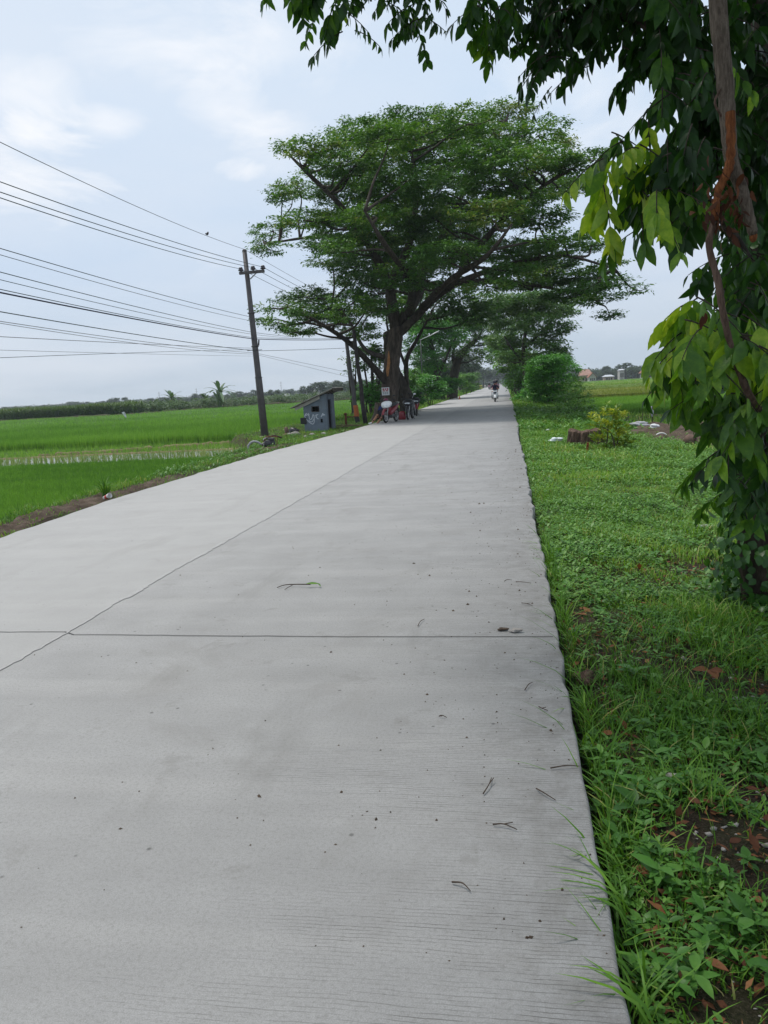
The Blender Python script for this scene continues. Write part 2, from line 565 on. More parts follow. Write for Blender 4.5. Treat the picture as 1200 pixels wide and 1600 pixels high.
def groundmat():
    """dark soil under the grass near the road, greener where the far land is all vegetation"""
    t = NT('soil_and_turf')
    v = t.coord()
    f = t.noise(v, 1.7, 8, .65)
    g = t.noise(v, 24, 5, .7)
    soilc = t.ramp(f, [(.3, (.035, .026, .019)), (.5, (.06, .045, .032)), (.72, (.10, .078, .056))])
    turf = t.ramp(t.noise(v, .6, 6, .6), [(.3, (.05, .10, .022)), (.7, (.085, .15, .035))])
    m = t.ramp(t.noise(v, .9, 5, .6), [(.40, 0), (.56, 1)])
    col = t.mix(t.math('MULTIPLY', m, .4), soilc, turf)
    col = t.mix(t.math('MULTIPLY', t.ramp(g, [(.35, 1), (.55, 0)]), .5), col, (.02, .016, .012))
    gg = t.noise(v, 130, 4, .75)
    col = t.mix(t.math('MULTIPLY', t.ramp(gg, [(.52, 0), (.62, 1)]), .6), col, (.15, .115, .085))
    col = t.mix(t.math('MULTIPLY', t.ramp(gg, [(.36, 1), (.46, 0)]), .6), col, (.016, .012, .009))
    return t.done(t.bsdf(col, .95, .12, 0, t.math('ADD', g, gg), 1.0, .03))


def watermat():
    t = NT('muddy_water')
    v = t.coord()
    n = t.noise(v, 6, 3)
    col = t.ramp(t.noise(v, .5, 4), [(.35, (.10, .095, .06)), (.65, (.15, .14, .09))])
    return t.done(t.bsdf(col, .08, .6, 0, n, .03, .01))


def canopy(name, c0, c1):
    t = NT(name)
    v = t.coord()
    f = t.noise(t.coord(scale=(.08, .35, 1)), 1.0, 6, .6)
    g = t.noise(v, 9, 5, .7)
    col = t.ramp(f, [(.3, c0), (.7, c1)])
    col = t.mix(t.math('MULTIPLY', t.ramp(g, [(.35, 1), (.6, 0)]), .45), col, np.array(c0) * .5)
    return t.done(t.bsdf(col, .8, .15, 0, g, 1.0, .2))


M['concrete'] = concrete()
M['ground'] = groundmat()
M['soil'] = soil('turned_soil', (.05, .036, .027), (.10, .075, .056), (.17, .13, .10), 3.0)
M['joint'] = paint('dark_joint_filler', (.03, .03, .03), .8, .3, 30, .2, dirt=.2)
M['rice_mat'] = canopy('rice_undergrowth', (.05, .12, .02), (.09, .19, .034))
M['rice_far'] = canopy('far_rice', (.09, .17, .024), (.15, .24, .04))
M['rice_ripe'] = canopy('far_ripe_rice', (.17, .20, .035), (.26, .27, .06))
M['bund'] = soil('dry_bund_mud', (.12, .095, .055), (.20, .16, .09), (.29, .24, .14), 1.5)
M['water'] = watermat()

# ------------------------------------------------------------------ the ground
LE_Y = np.array([-12, 8, 11, 19, 28, 45, 78, 200, 600.])
LE_X = np.array([-6.0, -6.04, -6.3, -6.38, -5.98, -5.82, -5.95, -6.6, -7.0])
RE_Y = np.array([-12, 2, 7, 12, 19, 28, 64, 600.])
RE_X = np.array([.25, .25, .275, .275, .31, .38, .48, .5])
PE_Y = np.array([-12, 8, 14, 20, 24.5, 28, 31, 34, 40, 90, 170, 700.])
PE_X = np.array([-7.5, -7.65, -7.75, -8.0, -8.3, -9.7, -11.6, -11.6, -11.4, -12, -13, -16.])


def left_edge(y): return np.interp(y, LE_Y, LE_X)
def right_edge(y): return np.interp(y, RE_Y, RE_X)
def paddy_edge(y): return np.interp(y, PE_Y, PE_X)


def wob(x, y, s=1.0):
    return (np.sin(x * 1.7 * s + 1.3 * np.sin(y * .9 * s)) + np.sin(y * 2.3 * s + 2.1 * np.sin(x * 1.1 * s + .7)) + .6 * np.sin((x + y) * 4.1 * s)) / 2.6


def gz(x, y):
    x = np.asarray(x, dtype=float)
    y = np.asarray(y, dtype=float)
    le, re, pe = left_edge(y), right_edge(y), paddy_edge(y)
    dl = le - x                                  # distance left of the road edge
    tl = np.clip((x - (pe - .55)) / .55, 0, 1)   # 0 in the paddy .. 1 on the verge
    wl = np.maximum(le - pe, .3)
    ridge = -.13 + .05 * np.exp(-((dl - .75) / .35) ** 2) * (y < 24) + .03 * wob(x, y, 1.6)
    zl = -.55 + (ridge + .55) * (tl * tl * (3 - 2 * tl))
    zl = np.where(dl < .12, np.minimum(zl, -.12), zl)
    dr = x - re
    zr = -.10 - .07 * np.exp(-(dr / .10) ** 2) - .25 * np.clip(dr / 4.5, 0, 1) + .035 * wob(x, y, 1.1) * np.clip(dr / .5, 0, 1)
    zr = zr - .2 * np.clip((dr - 5) / 2.0, 0, 1)
    z = np.where(dl > 0, zl, np.where(dr > 0, zr, -.32))
    far = np.clip((np.hypot(x, y) - 200) / 100, 0, 1)
    return z * (1 - far) + (-.58) * far


def grid_axis(stops):
    out = []
    for a, b, st in stops:
        out += list(np.arange(a, b - 1e-6, st))
    out.append(stops[-1][1])
    return np.array(out)


gx = grid_axis([(-1500, -200, 100), (-200, -40, 10), (-40, -14, 1.0), (-14, -5.5, .1), (-5.5, 0, .5), (0, 1.0, .04), (1.0, 8, .14), (8, 30, 1.0), (30, 200, 10), (200, 1500, 100)])
gy = grid_axis([(-14, 0, 1.0), (0, 12, .12), (12, 45, .4), (45, 130, 2.5), (130, 300, 10), (300, 1600, 100)])
GX, GY = np.meshgrid(gx, gy)
GZ = gz(GX, GY)
nx, ny = len(gx), len(gy)
ii = (np.arange(ny - 1)[:, None] * nx + np.arange(nx - 1)[None, :]).ravel()
o = np_obj('ground', np.stack([GX.ravel(), GY.ravel(), GZ.ravel()], 1), [np.stack([ii, ii + 1, ii + nx + 1, ii + nx], 1)], M['ground'], smooth=True)
struct(o)

# the concrete road: a real slab with a slightly ragged edge
ys = grid_axis([(-12, 0, .5), (0, 12, .06), (12, 40, .2), (40, 120, 1.0), (120, 600, 10)])
lx = left_edge(ys) + .02 * np.interp(ys, np.arange(-12, 601, .35), RNG.normal(0, 1, len(np.arange(-12, 601, .35))))
rx = right_edge(ys) + np.where(ys < 3.5, .004, .014) * np.interp(ys, np.arange(-12, 601, .16), RNG.normal(0, 1, len(np.arange(-12, 601, .16)))) + \
    .03 * np.sin(ys * .55 + np.sin(ys * .21)) * np.clip((ys - 7) / 4, 0, 1)
n = len(ys)
mid = -2.97
cols = [(lx, -.3), (lx, -.012), (lx + .015, 0.0), (np.full(n, mid), .012 * 0), (rx - .012, 0.0), (rx, -.012), (rx + .01, -.3)]
V = np.concatenate([np.stack([c, ys, np.full(n, z)], 1) for c, z in cols])
F = []
for k in range(len(cols) - 1):
    i = np.arange(n - 1)
    F.append(np.stack([k * n + i, (k + 1) * n + i, (k + 1) * n + i + 1, k * n + i + 1], 1))
struct(np_obj('road', V, F, M['concrete']))

# sawn joints: the cross joints and the ragged middle seam, laid 4 mm proud as thin strips of filler
def strip(pts, w, z=.004):
    P = np.asarray(pts, dtype=float)
    T = nrm(np.gradient(P, axis=0))
    S = np.stack([-T[:, 1], T[:, 0]], 1)
    w = np.broadcast_to(w, (len(P),))[:, None]
    a = np.concatenate([np.column_stack([P + S * w / 2, np.full(len(P), z)]), np.column_stack([P - S * w / 2, np.full(len(P), z)])])
    k = len(P)
    i = np.arange(k - 1)
    return a, np.stack([i, i + 1, k + i + 1, k + i], 1)


VV, FF, b = [], [], 0
for yj in (4.36, 34.4, 64.4):
    xs = np.linspace(-5.9, .235, 60)
    jy = yj + .012 * np.sin(xs * 1.3) + np.where(xs < -2.97, .05, 0) - .045 * (xs + 3) / 3 * (xs > -2.97)
    jy = jy + RNG.normal(0, .0025, 60)
    v, f = strip(np.stack([xs, jy], 1), .0075 if yj < 10 else .012)
    VV.append(v); FF.append(f + b); b += len(v)
o = np_obj('road_joint', np.concatenate(VV), [np.concatenate(FF)], M['joint'])
struct(o)
t_ = NT('seam_dirt')
v_ = t_.coord()
c_ = t_.ramp(t_.noise(v_, 16, 6, .75), [(.26, (.15, .147, .14)), (.36, (.27, .268, .26)), (.44, (.35, .348, .342))])
M['seam'] = t_.done(t_.bsdf(c_, .9, .2, 0, t_.noise(v_, 40, 4), .6, .01))
ysm = grid_axis([(0, 14, .05), (14, 60, .3), (60, 200, 3)])
xm = mid + .008 * np.interp(ysm, np.arange(0, 201, .5), RNG.normal(0, 1, 402)) + .007 * RNG.normal(0, 1, len(ysm)) * (ysm < 14)
wm = .014 + .022 * np.abs(np.interp(ysm, np.arange(0, 201, .25), RNG.normal(0, 1, len(np.arange(0, 201, .25)))))
v, f = strip(np.stack([xm, ysm], 1), wm, .0045)
struct(np_obj('road_seam', v, [f], M['seam']))


# turned soil heap along the left verge and the dirt patch on the right: lumpy sheets over the ground
def patch(name, x0f, x1f, y0, y1, st, mat, h, seed):
    r = np.random.default_rng(seed)
    yy = np.arange(y0, y1, st)
    m = 14
    P = np.zeros((len(yy), m, 3))
    for i, y in enumerate(yy):
        a, b_ = x0f(y), x1f(y)
        xs = np.linspace(a, b_, m)
        e = np.minimum(np.arange(m), m - 1 - np.arange(m)) / 3.0
        e = np.clip(e, 0, 1) * np.clip(min(i, len(yy) - 1 - i) / 4.0, 0, 1)
        P[i, :, 0] = xs
        P[i, :, 1] = y
        P[i, :, 2] = gz(xs, np.full(m, y)) - .03 + e * (.03 + h * (.55 + .45 * wob(xs, np.full(m, y), 3.1)) + r.normal(0, h * .22, m))
    k = len(yy)
    ij = (np.arange(k - 1)[:, None] * m + np.arange(m - 1)[None, :]).ravel()
    return np_obj(name, P.reshape(-1, 3), [np.stack([ij, ij + 1, ij + m + 1, ij + m], 1)], mat, smooth=False)


struct(patch('soil_ridge', lambda y: left_edge(y) - .95 - .2 * math.sin(y * 1.3), lambda y: left_edge(y) - .30 - .12 * math.sin(y * 2.1), 6.5, 15.0, .05, M['soil'], .055, 1))
struct(patch('soil_ridge', lambda y: left_edge(y) - 1.6, lambda y: left_edge(y) - .55 - .1 * math.sin(y), 19.5, 23.5, .15, M['soil'], .06, 2))
struct(patch('soil_ridge', lambda y: 3.4 + .3 * math.sin(y), lambda y: 7.4 + .3 * math.sin(y * 1.7), 19.8, 27.5, .15, M['soil'], .22, 3))


# ------------------------------------------------------------------ leaves and blades
def blades(P, h, w, lean, rng, tint, name, mat, seg=2, kind='stuff', az=None, parent=None, droop=.35):
    n = len(P)
    az = rng.uniform(0, 2 * math.pi, n) if az is None else az
    D = np.stack([np.cos(az), np.sin(az), np.zeros(n)], 1)
    fa = az + rng.normal(math.pi / 2, .5, n)
    S = np.stack([np.cos(fa), np.sin(fa), np.zeros(n)], 1) * (w / 2)[:, None]
    up = np.array([0, 0, 1.0])
    h1, ln = h[:, None], lean[:, None]
    if seg == 1:
        tip = P + up * h1 * (1 - .3 * ln) + D * h1 * ln
        V = np.stack([P - S, P + S, tip], 1).reshape(-1, 3)
        b = np.arange(n) * 3
        faces = [np.stack([b, b + 1, b + 2], 1)]
        k = 3
    elif seg == 3:
        cols = []
        for t, wf in ((0, .7), (.3, 1), (.58, .85), (.82, .5)):
            c_ = P + up * h1 * (t - droop * 1.15 * ln * t * t) + D * h1 * ln * (.25 * t + .85 * t * t)
            cols += [c_ - S * wf, c_ + S * wf]
        cols.append(P + up * h1 * (1 - droop * 1.15 * ln) + D * h1 * ln * 1.1)
        V = np.stack(cols, 1).reshape(-1, 3)
        b = np.arange(n) * 9
        q = lambda *k: np.stack([b + i for i in k], 1)
        faces = [np.concatenate([q(0, 1, 3, 2), q(2, 3, 5, 4), q(4, 5, 7, 6)]), q(6, 7, 8)]
        k = 9
    else:
        m1 = P + up * h1 * .55 + D * h1 * ln * .35
        tip = P + up * h1 * (1 - droop * ln * 1.3) + D * h1 * ln * 1.15
        V = np.stack([P - S * .8, P + S * .8, m1 + S, m1 - S, tip], 1).reshape(-1, 3)
        b = np.arange(n) * 5
        faces = [np.stack([b, b + 1, b + 2, b + 3], 1), np.stack([b + 3, b + 2, b + 4], 1)]
        k = 5
    o = np_obj(name, V, faces, mat, parent, np.repeat(tint, k))
    if kind:
        o['kind'] = kind
    return o


def leaf_lo(P, D, N, L, W):
    """diamond leaf: base P, direction D, face normal N"""
    S = nrm(np.cross(D, N))
    L, W = L[:, None], W[:, None]
    mid_ = P + D * L * .45 - N * L * .02
    V = np.stack([P, mid_ + S * W / 2 + N * W * .12, P + D * L - N * L * .06, mid_ - S * W / 2 + N * W * .12], 1).reshape(-1, 3)
    b = np.arange(len(P)) * 4
    return V, [np.stack([b, b + 1, b + 2], 1), np.stack([b, b + 2, b + 3], 1)], 4


def leaf_hi(P, D, N, L, W, droop=.25):
    S = nrm(np.cross(D, N))
    L, W = L[:, None], W[:, None]
    ts = [(.18, .62), (.45, 1.0), (.75, .66)]
    cols = [P]
    for t, w in ts:
        c = P + D * L * t - N * L * droop * t * t
        cols += [c + S * W / 2 * w + N * W * .13 * w, c, c - S * W / 2 * w + N * W * .13 * w]
    cols.append(P + D * L - N * L * droop)
    V = np.stack(cols, 1).reshape(-1, 3)
    b = np.arange(len(P)) * 11
    q = lambda *k: np.stack([b + i for i in k], 1)
    F = [q(0, 1, 2), q(0, 2, 3), q(1, 4, 5, 2), q(2, 5, 6, 3), q(4, 7, 8, 5), q(5, 8, 9, 6), q(7, 10, 8), q(8, 10, 9)]
    return V, F, 11


class LeafBag:
    def __init__(s): s.V, s.F, s.t, s.n = [], [], [], 0

    def put(s, res, tint):
        V, F, k = res
        s.V.append(V)
        s.F += [f + s.n for f in F]
        s.t.append(np.repeat(tint, k))
        s.n += len(V)

    def build(s, name, mat, parent=None, smooth=False):
        tri = [f for f in s.F if f.shape[1] == 3]
        quad = [f for f in s.F if f.shape[1] == 4]
        faces = ([np.concatenate(tri)] if tri else []) + ([np.concatenate(quad)] if quad else [])
        return np_obj(name, np.concatenate(s.V), faces, mat, parent, np.concatenate(s.t), smooth)


# ------------------------------------------------------------------ the paddies
def sheet(name, poly, z, mat):
    o = np_obj(name, [(x, y, z) for x, y in poly], [np.arange(len(poly))[None, :]], mat)
    return struct(o)


def rice(name, mat, n, sampler, h, w, tip, blades_per, seed, zb, lean=.35, label=None, edge=None):
    r = np.random.default_rng(seed)
    xy = sampler(r, n)
    if n:
        st_ = .24 if w < .02 else .42
        xy[:, 1] = np.round(xy[:, 1] / st_) * st_ + r.normal(0, st_ * .12, len(xy))
    n = len(xy)
    hh = h * (1 + .12 * wob(xy[:, 0], xy[:, 1], .35) + r.normal(0, .11, n))
    P = np.repeat(np.column_stack([xy, np.full(n, zb)]), blades_per, 0)
    m = len(P)
    P[:, :2] += r.normal(0, w * 1.8, (m, 2))
    H = np.repeat(hh, blades_per) * r.uniform(.72, 1.08, m)
    tn = np.clip(np.repeat(.45 + .22 * wob(xy[:, 0], xy[:, 1], .12) + .12 * wob(xy[:, 0], xy[:, 1] * 2.2, .6) + r.normal(0, .14, n), blades_per) + r.normal(0, .18, m) + tip, 0, 1)
    o = blades(P, H, w * r.uniform(.7, 1.2, m), r.uniform(.05, lean, m), r, tn, name, mat, seg=1)
    return o


def in_strip(x0f, x1f, y0, y1, power=1.0):
    def f(r, n):
        y = y0 + (y1 - y0) * r.uniform(0, 1, n) ** power
        a, b_ = x0f(y), x1f(y)
        return np.stack([a + (b_ - a) * r.uniform(0, 1, n), y], 1)
    return f


# near paddy
sheet('paddy_field', [(-45, 5), (-7.9, 5), (-8.1, 12), (-8.3, 20), (-8.6, 24.2), (-45, 24.2)], -.47, M['rice_mat'])
rice('near_rice', M['rice'], 34000, in_strip(lambda y: np.maximum(-1.0 * y - 2, -34.0), lambda y: paddy_edge(y) - .25, 6.5, 23.8, 1.0), .16, .012, .03, 9, 21, -.5, .45)
# flooded strips with young seedlings
sheet('paddy_water', [(-46, 24.2), (-8.6, 24.2), (-9.6, 27.6), (-46, 27.6)], -.50, M['water'])
sheet('paddy_water', [(-46, 27.6), (-10.0, 27.6), (-11.9, 33.6), (-46, 33.6)], -.505, M['water'])


def rows(x0, x1f, y0, y1, dx, dy, jit):
    def f(r, n):
        ys_ = np.arange(y0, y1, dy)
        out = []
        for y in ys_:
            xs_ = np.arange(x0, float(x1f(y)) - .3, dx)
            out.append(np.stack([xs_ + r.normal(0, jit, len(xs_)), y + r.normal(0, jit, len(xs_))], 1))
        return np.concatenate(out)
    return f


rice('rice_seedlings', M['seedling'], 0, rows(-40, paddy_edge, 24.6, 27.4, .24, .36, .035), .26, .02, .05, 7, 22, -.51, .38)
rice('rice_seedlings', M['rice'], 0, rows(-40, paddy_edge, 28.4, 31.0, .2, .3, .05), .22, .02, .25, 7, 23, -.51, .4)
rice('rice_seedlings', M['rice'], 0, rows(-40, paddy_edge, 31.6, 33.4, .22, .3, .05), .20, .02, -.05, 6, 24, -.51, .4)


def bund(name, pts, w, h, z0, mat, seed):
    r = np.random.default_rng(seed)
    P = spline(pts, 14)
    T = nrm(np.gradient(P, axis=0))
    S = np.stack([-T[:, 1], T[:, 0]], 1)
    prof = [(-.5, 0), (-.32, .75), (0, 1), (.32, .75), (.5, 0)]
    k = len(P)
    V = []
    hv = h * (1 + r.normal(0, .18, k))
    wv = w * (1 + r.normal(0, .10, k))
    for a, b_ in prof:
        V.append(np.column_stack([P + S * (a * wv)[:, None], z0 + b_ * hv]))
    V = np.concatenate(V)
    F = [np.stack([q * k + np.arange(k - 1), (q + 1) * k + np.arange(k - 1), (q + 1) * k + np.arange(1, k), q * k + np.arange(1, k)], 1) for q in range(4)]
    return struct(np_obj(name, V, F, mat, smooth=True))


bund('paddy_bund', [(-46, 27.9), (-32, 28.0), (-24, 28.1), (-18, 28.4), (-14, 28.2), (-9.7, 28.0)], .30, .065, -.53, M['bund'], 1)
bund('paddy_bund', [(-19.5, 28.7), (-17, 29.4), (-15, 30.4), (-12.8, 31.4), (-11.2, 31.6)], .30, .14, -.53, M['bund'], 2)
bund('paddy_bund', [(-46, 31.3), (-30, 31.4), (-19, 31.3), (-12, 31.5)], .25, .08, -.53, M['rice_mat'], 3)

# the main field on the left, to the far hedge
sheet('paddy_field', [(-140, 33.9), (-11.9, 33.9), (-12, 90), (-13, 150), (-140, 118)], -.27, M['rice_mat'])
rice('main_rice', M['rice'], 26000, in_strip(lambda y: -.95 * y - 3, lambda y: paddy_edge(y) - .2, 33.6, 60, 1.5), .50, .03, .05, 8, 25, -.52, .32)
rice('main_rice', M['rice'], 24000, in_strip(lambda y: -.95 * y - 3, lambda y: paddy_edge(y) - .2, 60, 146, 1.4), .48, .07, .12, 5, 26, -.52, .3)
# right-hand fields
sheet('paddy_field', [(5.2, 39.6), (70, 39.6), (90, 60), (6.5, 60)], -.18, M['rice_mat'])
rice('right_rice', M['rice'], 22000, in_strip(lambda y: 4.5 + 0 * y, lambda y: y * .42 + 3, 38.6, 45, 1.6), .55, .026, .0, 8, 27, -.56, .3)
rice('right_rice', M['rice'], 20000, in_strip(lambda y: 5 + 0 * y, lambda y: y * .42 + 3, 45, 60, 1.0), .50, .04, .30, 7, 28, -.5, .3)
sheet('paddy_field', [(6.5, 69), (100, 69), (130, 104), (8, 104)], -.10, M['rice_ripe'])
rice('ripening_rice', M['rice_yellow'], 16000, in_strip(lambda y: 6 + 0 * y, lambda y: y * .42 + 4, 68.6, 104, 1.5), .66, .05, .0, 7, 29, -.58, .3)
sheet('paddy_field', [(8, 108), (130, 108), (150, 150), (10, 150)], -.12, M['rice_far'])
rice('ripening_rice', M['rice_yellow'], 9000, in_strip(lambda y: 8 + 0 * y, lambda y: y * .42 + 5, 108, 150, 1.3), .6, .09, -.1, 6, 30, -.58, .3)
sheet('paddy_field', [(10, 155), (150, 155), (240, 240), (14, 240)], -.2, M['rice_ripe'])
sheet('paddy_field', [(14, 244), (240, 244), (330, 330), (18, 330)], -.2, M['rice_far'])
rice('ripening_rice', M['rice'], 9000, in_strip(lambda y: 9 + 0 * y, lambda y: y * .42 + 5, 155, 325, 1.3), .6, .16, .2, 6, 31, -.55, .3)
bund('paddy_bund', [(4, 38.2), (20, 38.4), (60, 38.2)], .6, .15, -.62, M['bund'], 4)
# grass growing on soil on the far side of the left field
bund('field_bank', [(-150, 118), (-88, 120), (-62, 115.5), (-60, 132), (-48, 146), (-30, 152), (-13, 153)], 1.6, .5, -.58, M['ground'], 5)

# ------------------------------------------------------------------ verge grass and weeds
def verge_pts(r, n, x0f, x1f, y0, y1, pw=1.0, bare=None):
    xy = in_strip(x0f, x1f, y0, y1, pw)(r, n)
    if bare is not None:
        xy = xy[r.uniform(0, 1, len(xy)) > bare(xy[:, 0], xy[:, 1])]
    return np.column_stack([xy, gz(xy[:, 0], xy[:, 1]) - .01])


def bare_near(x, y):
    w1 = wob(x * 1.6 + 3, y * 1.6, 1.0)
    w2 = wob(x * 4.3 + 1, y * 4.3 + 2, 1.0)
    b = np.clip((w1 + .55 * w2 + .12) * 2.2, 0, .96) * np.clip((7.5 - y) / 4.0, .0, 1)
    b = np.maximum(b, np.clip((.6 + .5 * w2), 0, .95) * np.exp(-((x - .45) / .17) ** 2) * (y > 2.6) * (y < 7))
    b = np.maximum(b, np.clip((w2 - .25) * 2.5, 0, .8) * (y >= 5))
    b = np.maximum(b, .95 * np.exp(-(((x - 1.15) / .28) ** 2 + ((y - 2.35) / .45) ** 2)))
    b = np.maximum(b, .92 * np.exp(-(((x - .38) / .16) ** 2 + ((y - 3.75) / .25) ** 2)))
    b = np.maximum(b, .9 * np.exp(-(((x - .42) / .2) ** 2 + ((y - 5.1) / .3) ** 2)))
    b = np.maximum(b, .85 * np.exp(-(((x - 1.5) / .4) ** 2 + ((y - 3.9) / .3) ** 2)))
    return b


def grass(seed, n, x0f, x1f, y0, y1, hm, wm_, mat, base_t, pw=1.0, bare=None, seg=2, lean=(.2, 1.0)):
    r = np.random.default_rng(seed)
    P = verge_pts(r, n, x0f, x1f, y0, y1, pw, bare)
    m = len(P)
    patchy = wob(P[:, 0] + 9, P[:, 1], .8)
    p2 = wob(P[:, 0] * 2.7 + 2, P[:, 1] * 2.7, 1.0)
    h = hm * np.clip(1 + .55 * patchy + .5 * p2, .25, 2.5) * r.lognormal(0, .32, m)
    t = np.clip(base_t + .18 * wob(P[:, 0], P[:, 1] + 4, .5) + .14 * p2 + r.normal(0, .17, m), 0, .93)
    t = np.where(r.uniform(0, 1, m) < .05, 1.0, t)
    return blades(P, np.clip(h, .02, .45), wm_ * r.uniform(.6, 1.4, m), r.uniform(lean[0], lean[1], m), r, t, 'grass', mat, 3 if (y1 < 6 and seg == 2) else seg)


re_ = lambda y: right_edge(y) + .05
grass(31, 30000, re_, lambda y: np.minimum(y * .42 + .5, 3.4), 1.2, 5.5, .075, .0052, M['grass'], .42, 1.0, bare_near)
grass(32, 40000, re_, lambda y: 2.2 + .16 * y, 5.0, 12, .07, .007, M['grass'], .66, 1.0, bare_near)
grass(33, 32000, re_, lambda y: 3.0 + .1 * y, 12, 22, .085, .014, M['grass'], .70, 1.2)
grass(34, 26000, re_, lambda y: 4.5 + 0 * y, 22, 45, .12, .03, M['grass'], .62, 1.3, seg=1)
grass(35, 14000, re_, lambda y: 5.0 + 0 * y, 45, 130, .22, .09, M['grass'], .55, 1.6, seg=1)
grass(36, 5000, lambda y: 5 + 0 * y, lambda y: 17 + 0 * y, 28, 38.5, .15, .05, M['grass'], .75, 1.0, seg=1)
# tall tufts right on the broken slab edge, leaning over the concrete
r = np.random.default_rng(41)
tu = []
for y in list(r.uniform(1.4, 7.5, 150)):
    k = r.integers(3, 8)
    c = np.array([right_edge(y) + r.uniform(.015, .12), y, 0])
    q = np.repeat(c[None], k, 0) + np.column_stack([r.normal(0, .015, (k, 2)), np.zeros(k)])
    tu.append(q)
P = np.concatenate(tu)
P[:, 2] = -.13
m = len(P)
blades(P, r.lognormal(math.log(.15), .4, m), r.uniform(.004, .009, m), r.uniform(.3, 1.15, m), r, np.clip(r.normal(.45, .2, m), 0, .95), 'edge_grass', M['grass'], 3,
       az=np.where(r.uniform(0, 1, m) < .33, r.normal(math.pi, .8, m), r.uniform(0, 6.28, m)))
# a few long bright blades reaching far over the slab
bl = []
for (px, py, L) in [(960, 1390, .20), (958, 1375, .24), (962, 1408, .22), (985, 1560, .22), (975, 1545, .2), (930, 1290, .16), (922, 1215, .15), (900, 1085, .14), (890, 1040, .13), (850, 862, .2), (846, 850, .26), (850, 875, .18), (965, 1470, .16), (945, 1330, .13)]:
    g_ = gd(px, py)
    for k in range(3):
        bl.append([g_[0] + .035 + random.gauss(0, .01), g_[1] + random.gauss(0, .015), -.07, L * random.uniform(.75, 1.25)])
bl = np.array(bl)
m = len(bl)
blades(bl[:, :3], bl[:, 3] * .95, r.uniform(.007, .012, m), r.uniform(.75, 1.15, m), r, np.clip(r.normal(.6, .15, m), 0, .9), 'edge_grass', M['grass'], 3, az=r.normal(math.pi, .55, m), droop=.5)


# broad-leaved weeds: whorls of leaves on short stems
def weeds(seed, n, x0f, x1f, y0, y1, L, mat, bare=None, per=6, hi=True, hh=.09, pw=1.0, bt=.4, stalk=True):
    r = np.random.default_rng(seed)
    P = verge_pts(r, n, x0f, x1f, y0, y1, pw, bare)
    keep = wob(P[:, 0] * 1.3, P[:, 1] * 1.3 + 7, 1.0) + r.normal(0, .35, len(P)) > -.1
    P = P[keep]
    n = len(P)
    bag = LeafBag()
    sc = r.lognormal(0, .3, n)
    hgt = hh * r.uniform(.25, 1.2, n)
    tb = np.clip(bt + r.normal(0, .18, n), 0, 1)
    a0 = r.uniform(0, 6.28, n)
    for k in range(per):
        a = a0 + k * 2.4 + r.normal(0, .25, n)
        el = r.uniform(-.05, .75, n)
        D = np.stack([np.cos(a) * np.cos(el), np.sin(a) * np.cos(el), np.sin(el)], 1)
        Nn = nrm(np.array([0, 0, 1.0]) - D * np.sin(el)[:, None])
        Q = P.copy()
        Q[:, 2] += hgt * (.45 + .55 * k / per)
        LL = L * sc * r.uniform(.65, 1.15, n)
        f = leaf_hi(Q, D, Nn, LL, LL * r.uniform(.36, .52, n)) if hi else leaf_lo(Q, D, Nn, LL, LL * .5)
        bag.put(f, np.clip(tb + r.normal(0, .1, n), 0, 1))
    o = bag.build('weeds', mat)
    o['kind'] = 'stuff'
    return o


weeds(51, 5200, re_, lambda y: np.minimum(y * .42 + .5, 3.2), 1.2, 5.6, .034, M['weed'], bare_near, 6, hh=.07, bt=.48)
weeds(50, 7000, re_, lambda y: np.minimum(y * .42 + .5, 3.2), 1.2, 5.6, .018, M['weed'], bare_near, 5, False, hh=.03, bt=.6)
weeds(52, 620, re_, lambda y: np.minimum(y * .42 + .5, 3.2), 1.2, 4.2, .052, M['weed'], bare_near, 6, hh=.09)
weeds(53, 17000, re_, lambda y: 2.2 + .16 * y, 5.4, 12, .040, M['weed'], None, 5, False, hh=.10, bt=.72)
weeds(54, 16000, re_, lambda y: 3.0 + .1 * y, 12, 24, .055, M['weed'], None, 5, False, hh=.14, bt=.75)
weeds(55, 5000, re_, lambda y: 4.5 + 0 * y, 24, 48, .13, M['weed'], None, 5, False, hh=.2, bt=.6)

# left verge
lv1 = lambda y: left_edge(y) - .06
grass(61, 20000, lambda y: paddy_edge(y) - .55, lv1, 6, 24, .085, .011, M['grass'], .5, 1.3, lambda x, y: .78 * (np.abs(left_edge(y) - x - .62) < .40) * (y < 16) + .6 * (np.abs(left_edge(y) - x - 1.0) < .5) * (y > 19.5) * (y < 23.5))
grass(62, 18000, lambda y: paddy_edge(y) - .4, lv1, 24, 42, .085, .018, M['grass'], .6, 1.0, seg=1)
grass(63, 16000, lambda y: paddy_edge(y) + 1, lambda y: left_edge(y) - .1, 42, 110, .24, .07, M['grass'], .6, 1.4, seg=1)
grass(64, 5000, lambda y: -13 + 0 * y, lambda y: left_edge(y) - .1, 110, 320, .5, .25, M['grass'], .5, 1.3, seg=1)
grass(65, 5000, lambda y: right_edge(y) + .1, lambda y: 8 + 0 * y, 110, 320, .4, .25, M['grass'], .5, 1.3, seg=1)
weeds(66, 2500, lambda y: paddy_edge(y) - .3, lv1, 15, 42, .07, M['weed'], None, 5, False, hh=.12, bt=.6)


# ------------------------------------------------------------------ trees
def rand_dir(r, n):
    v = r.normal(0, 1, (n, 3))
    return nrm(v)


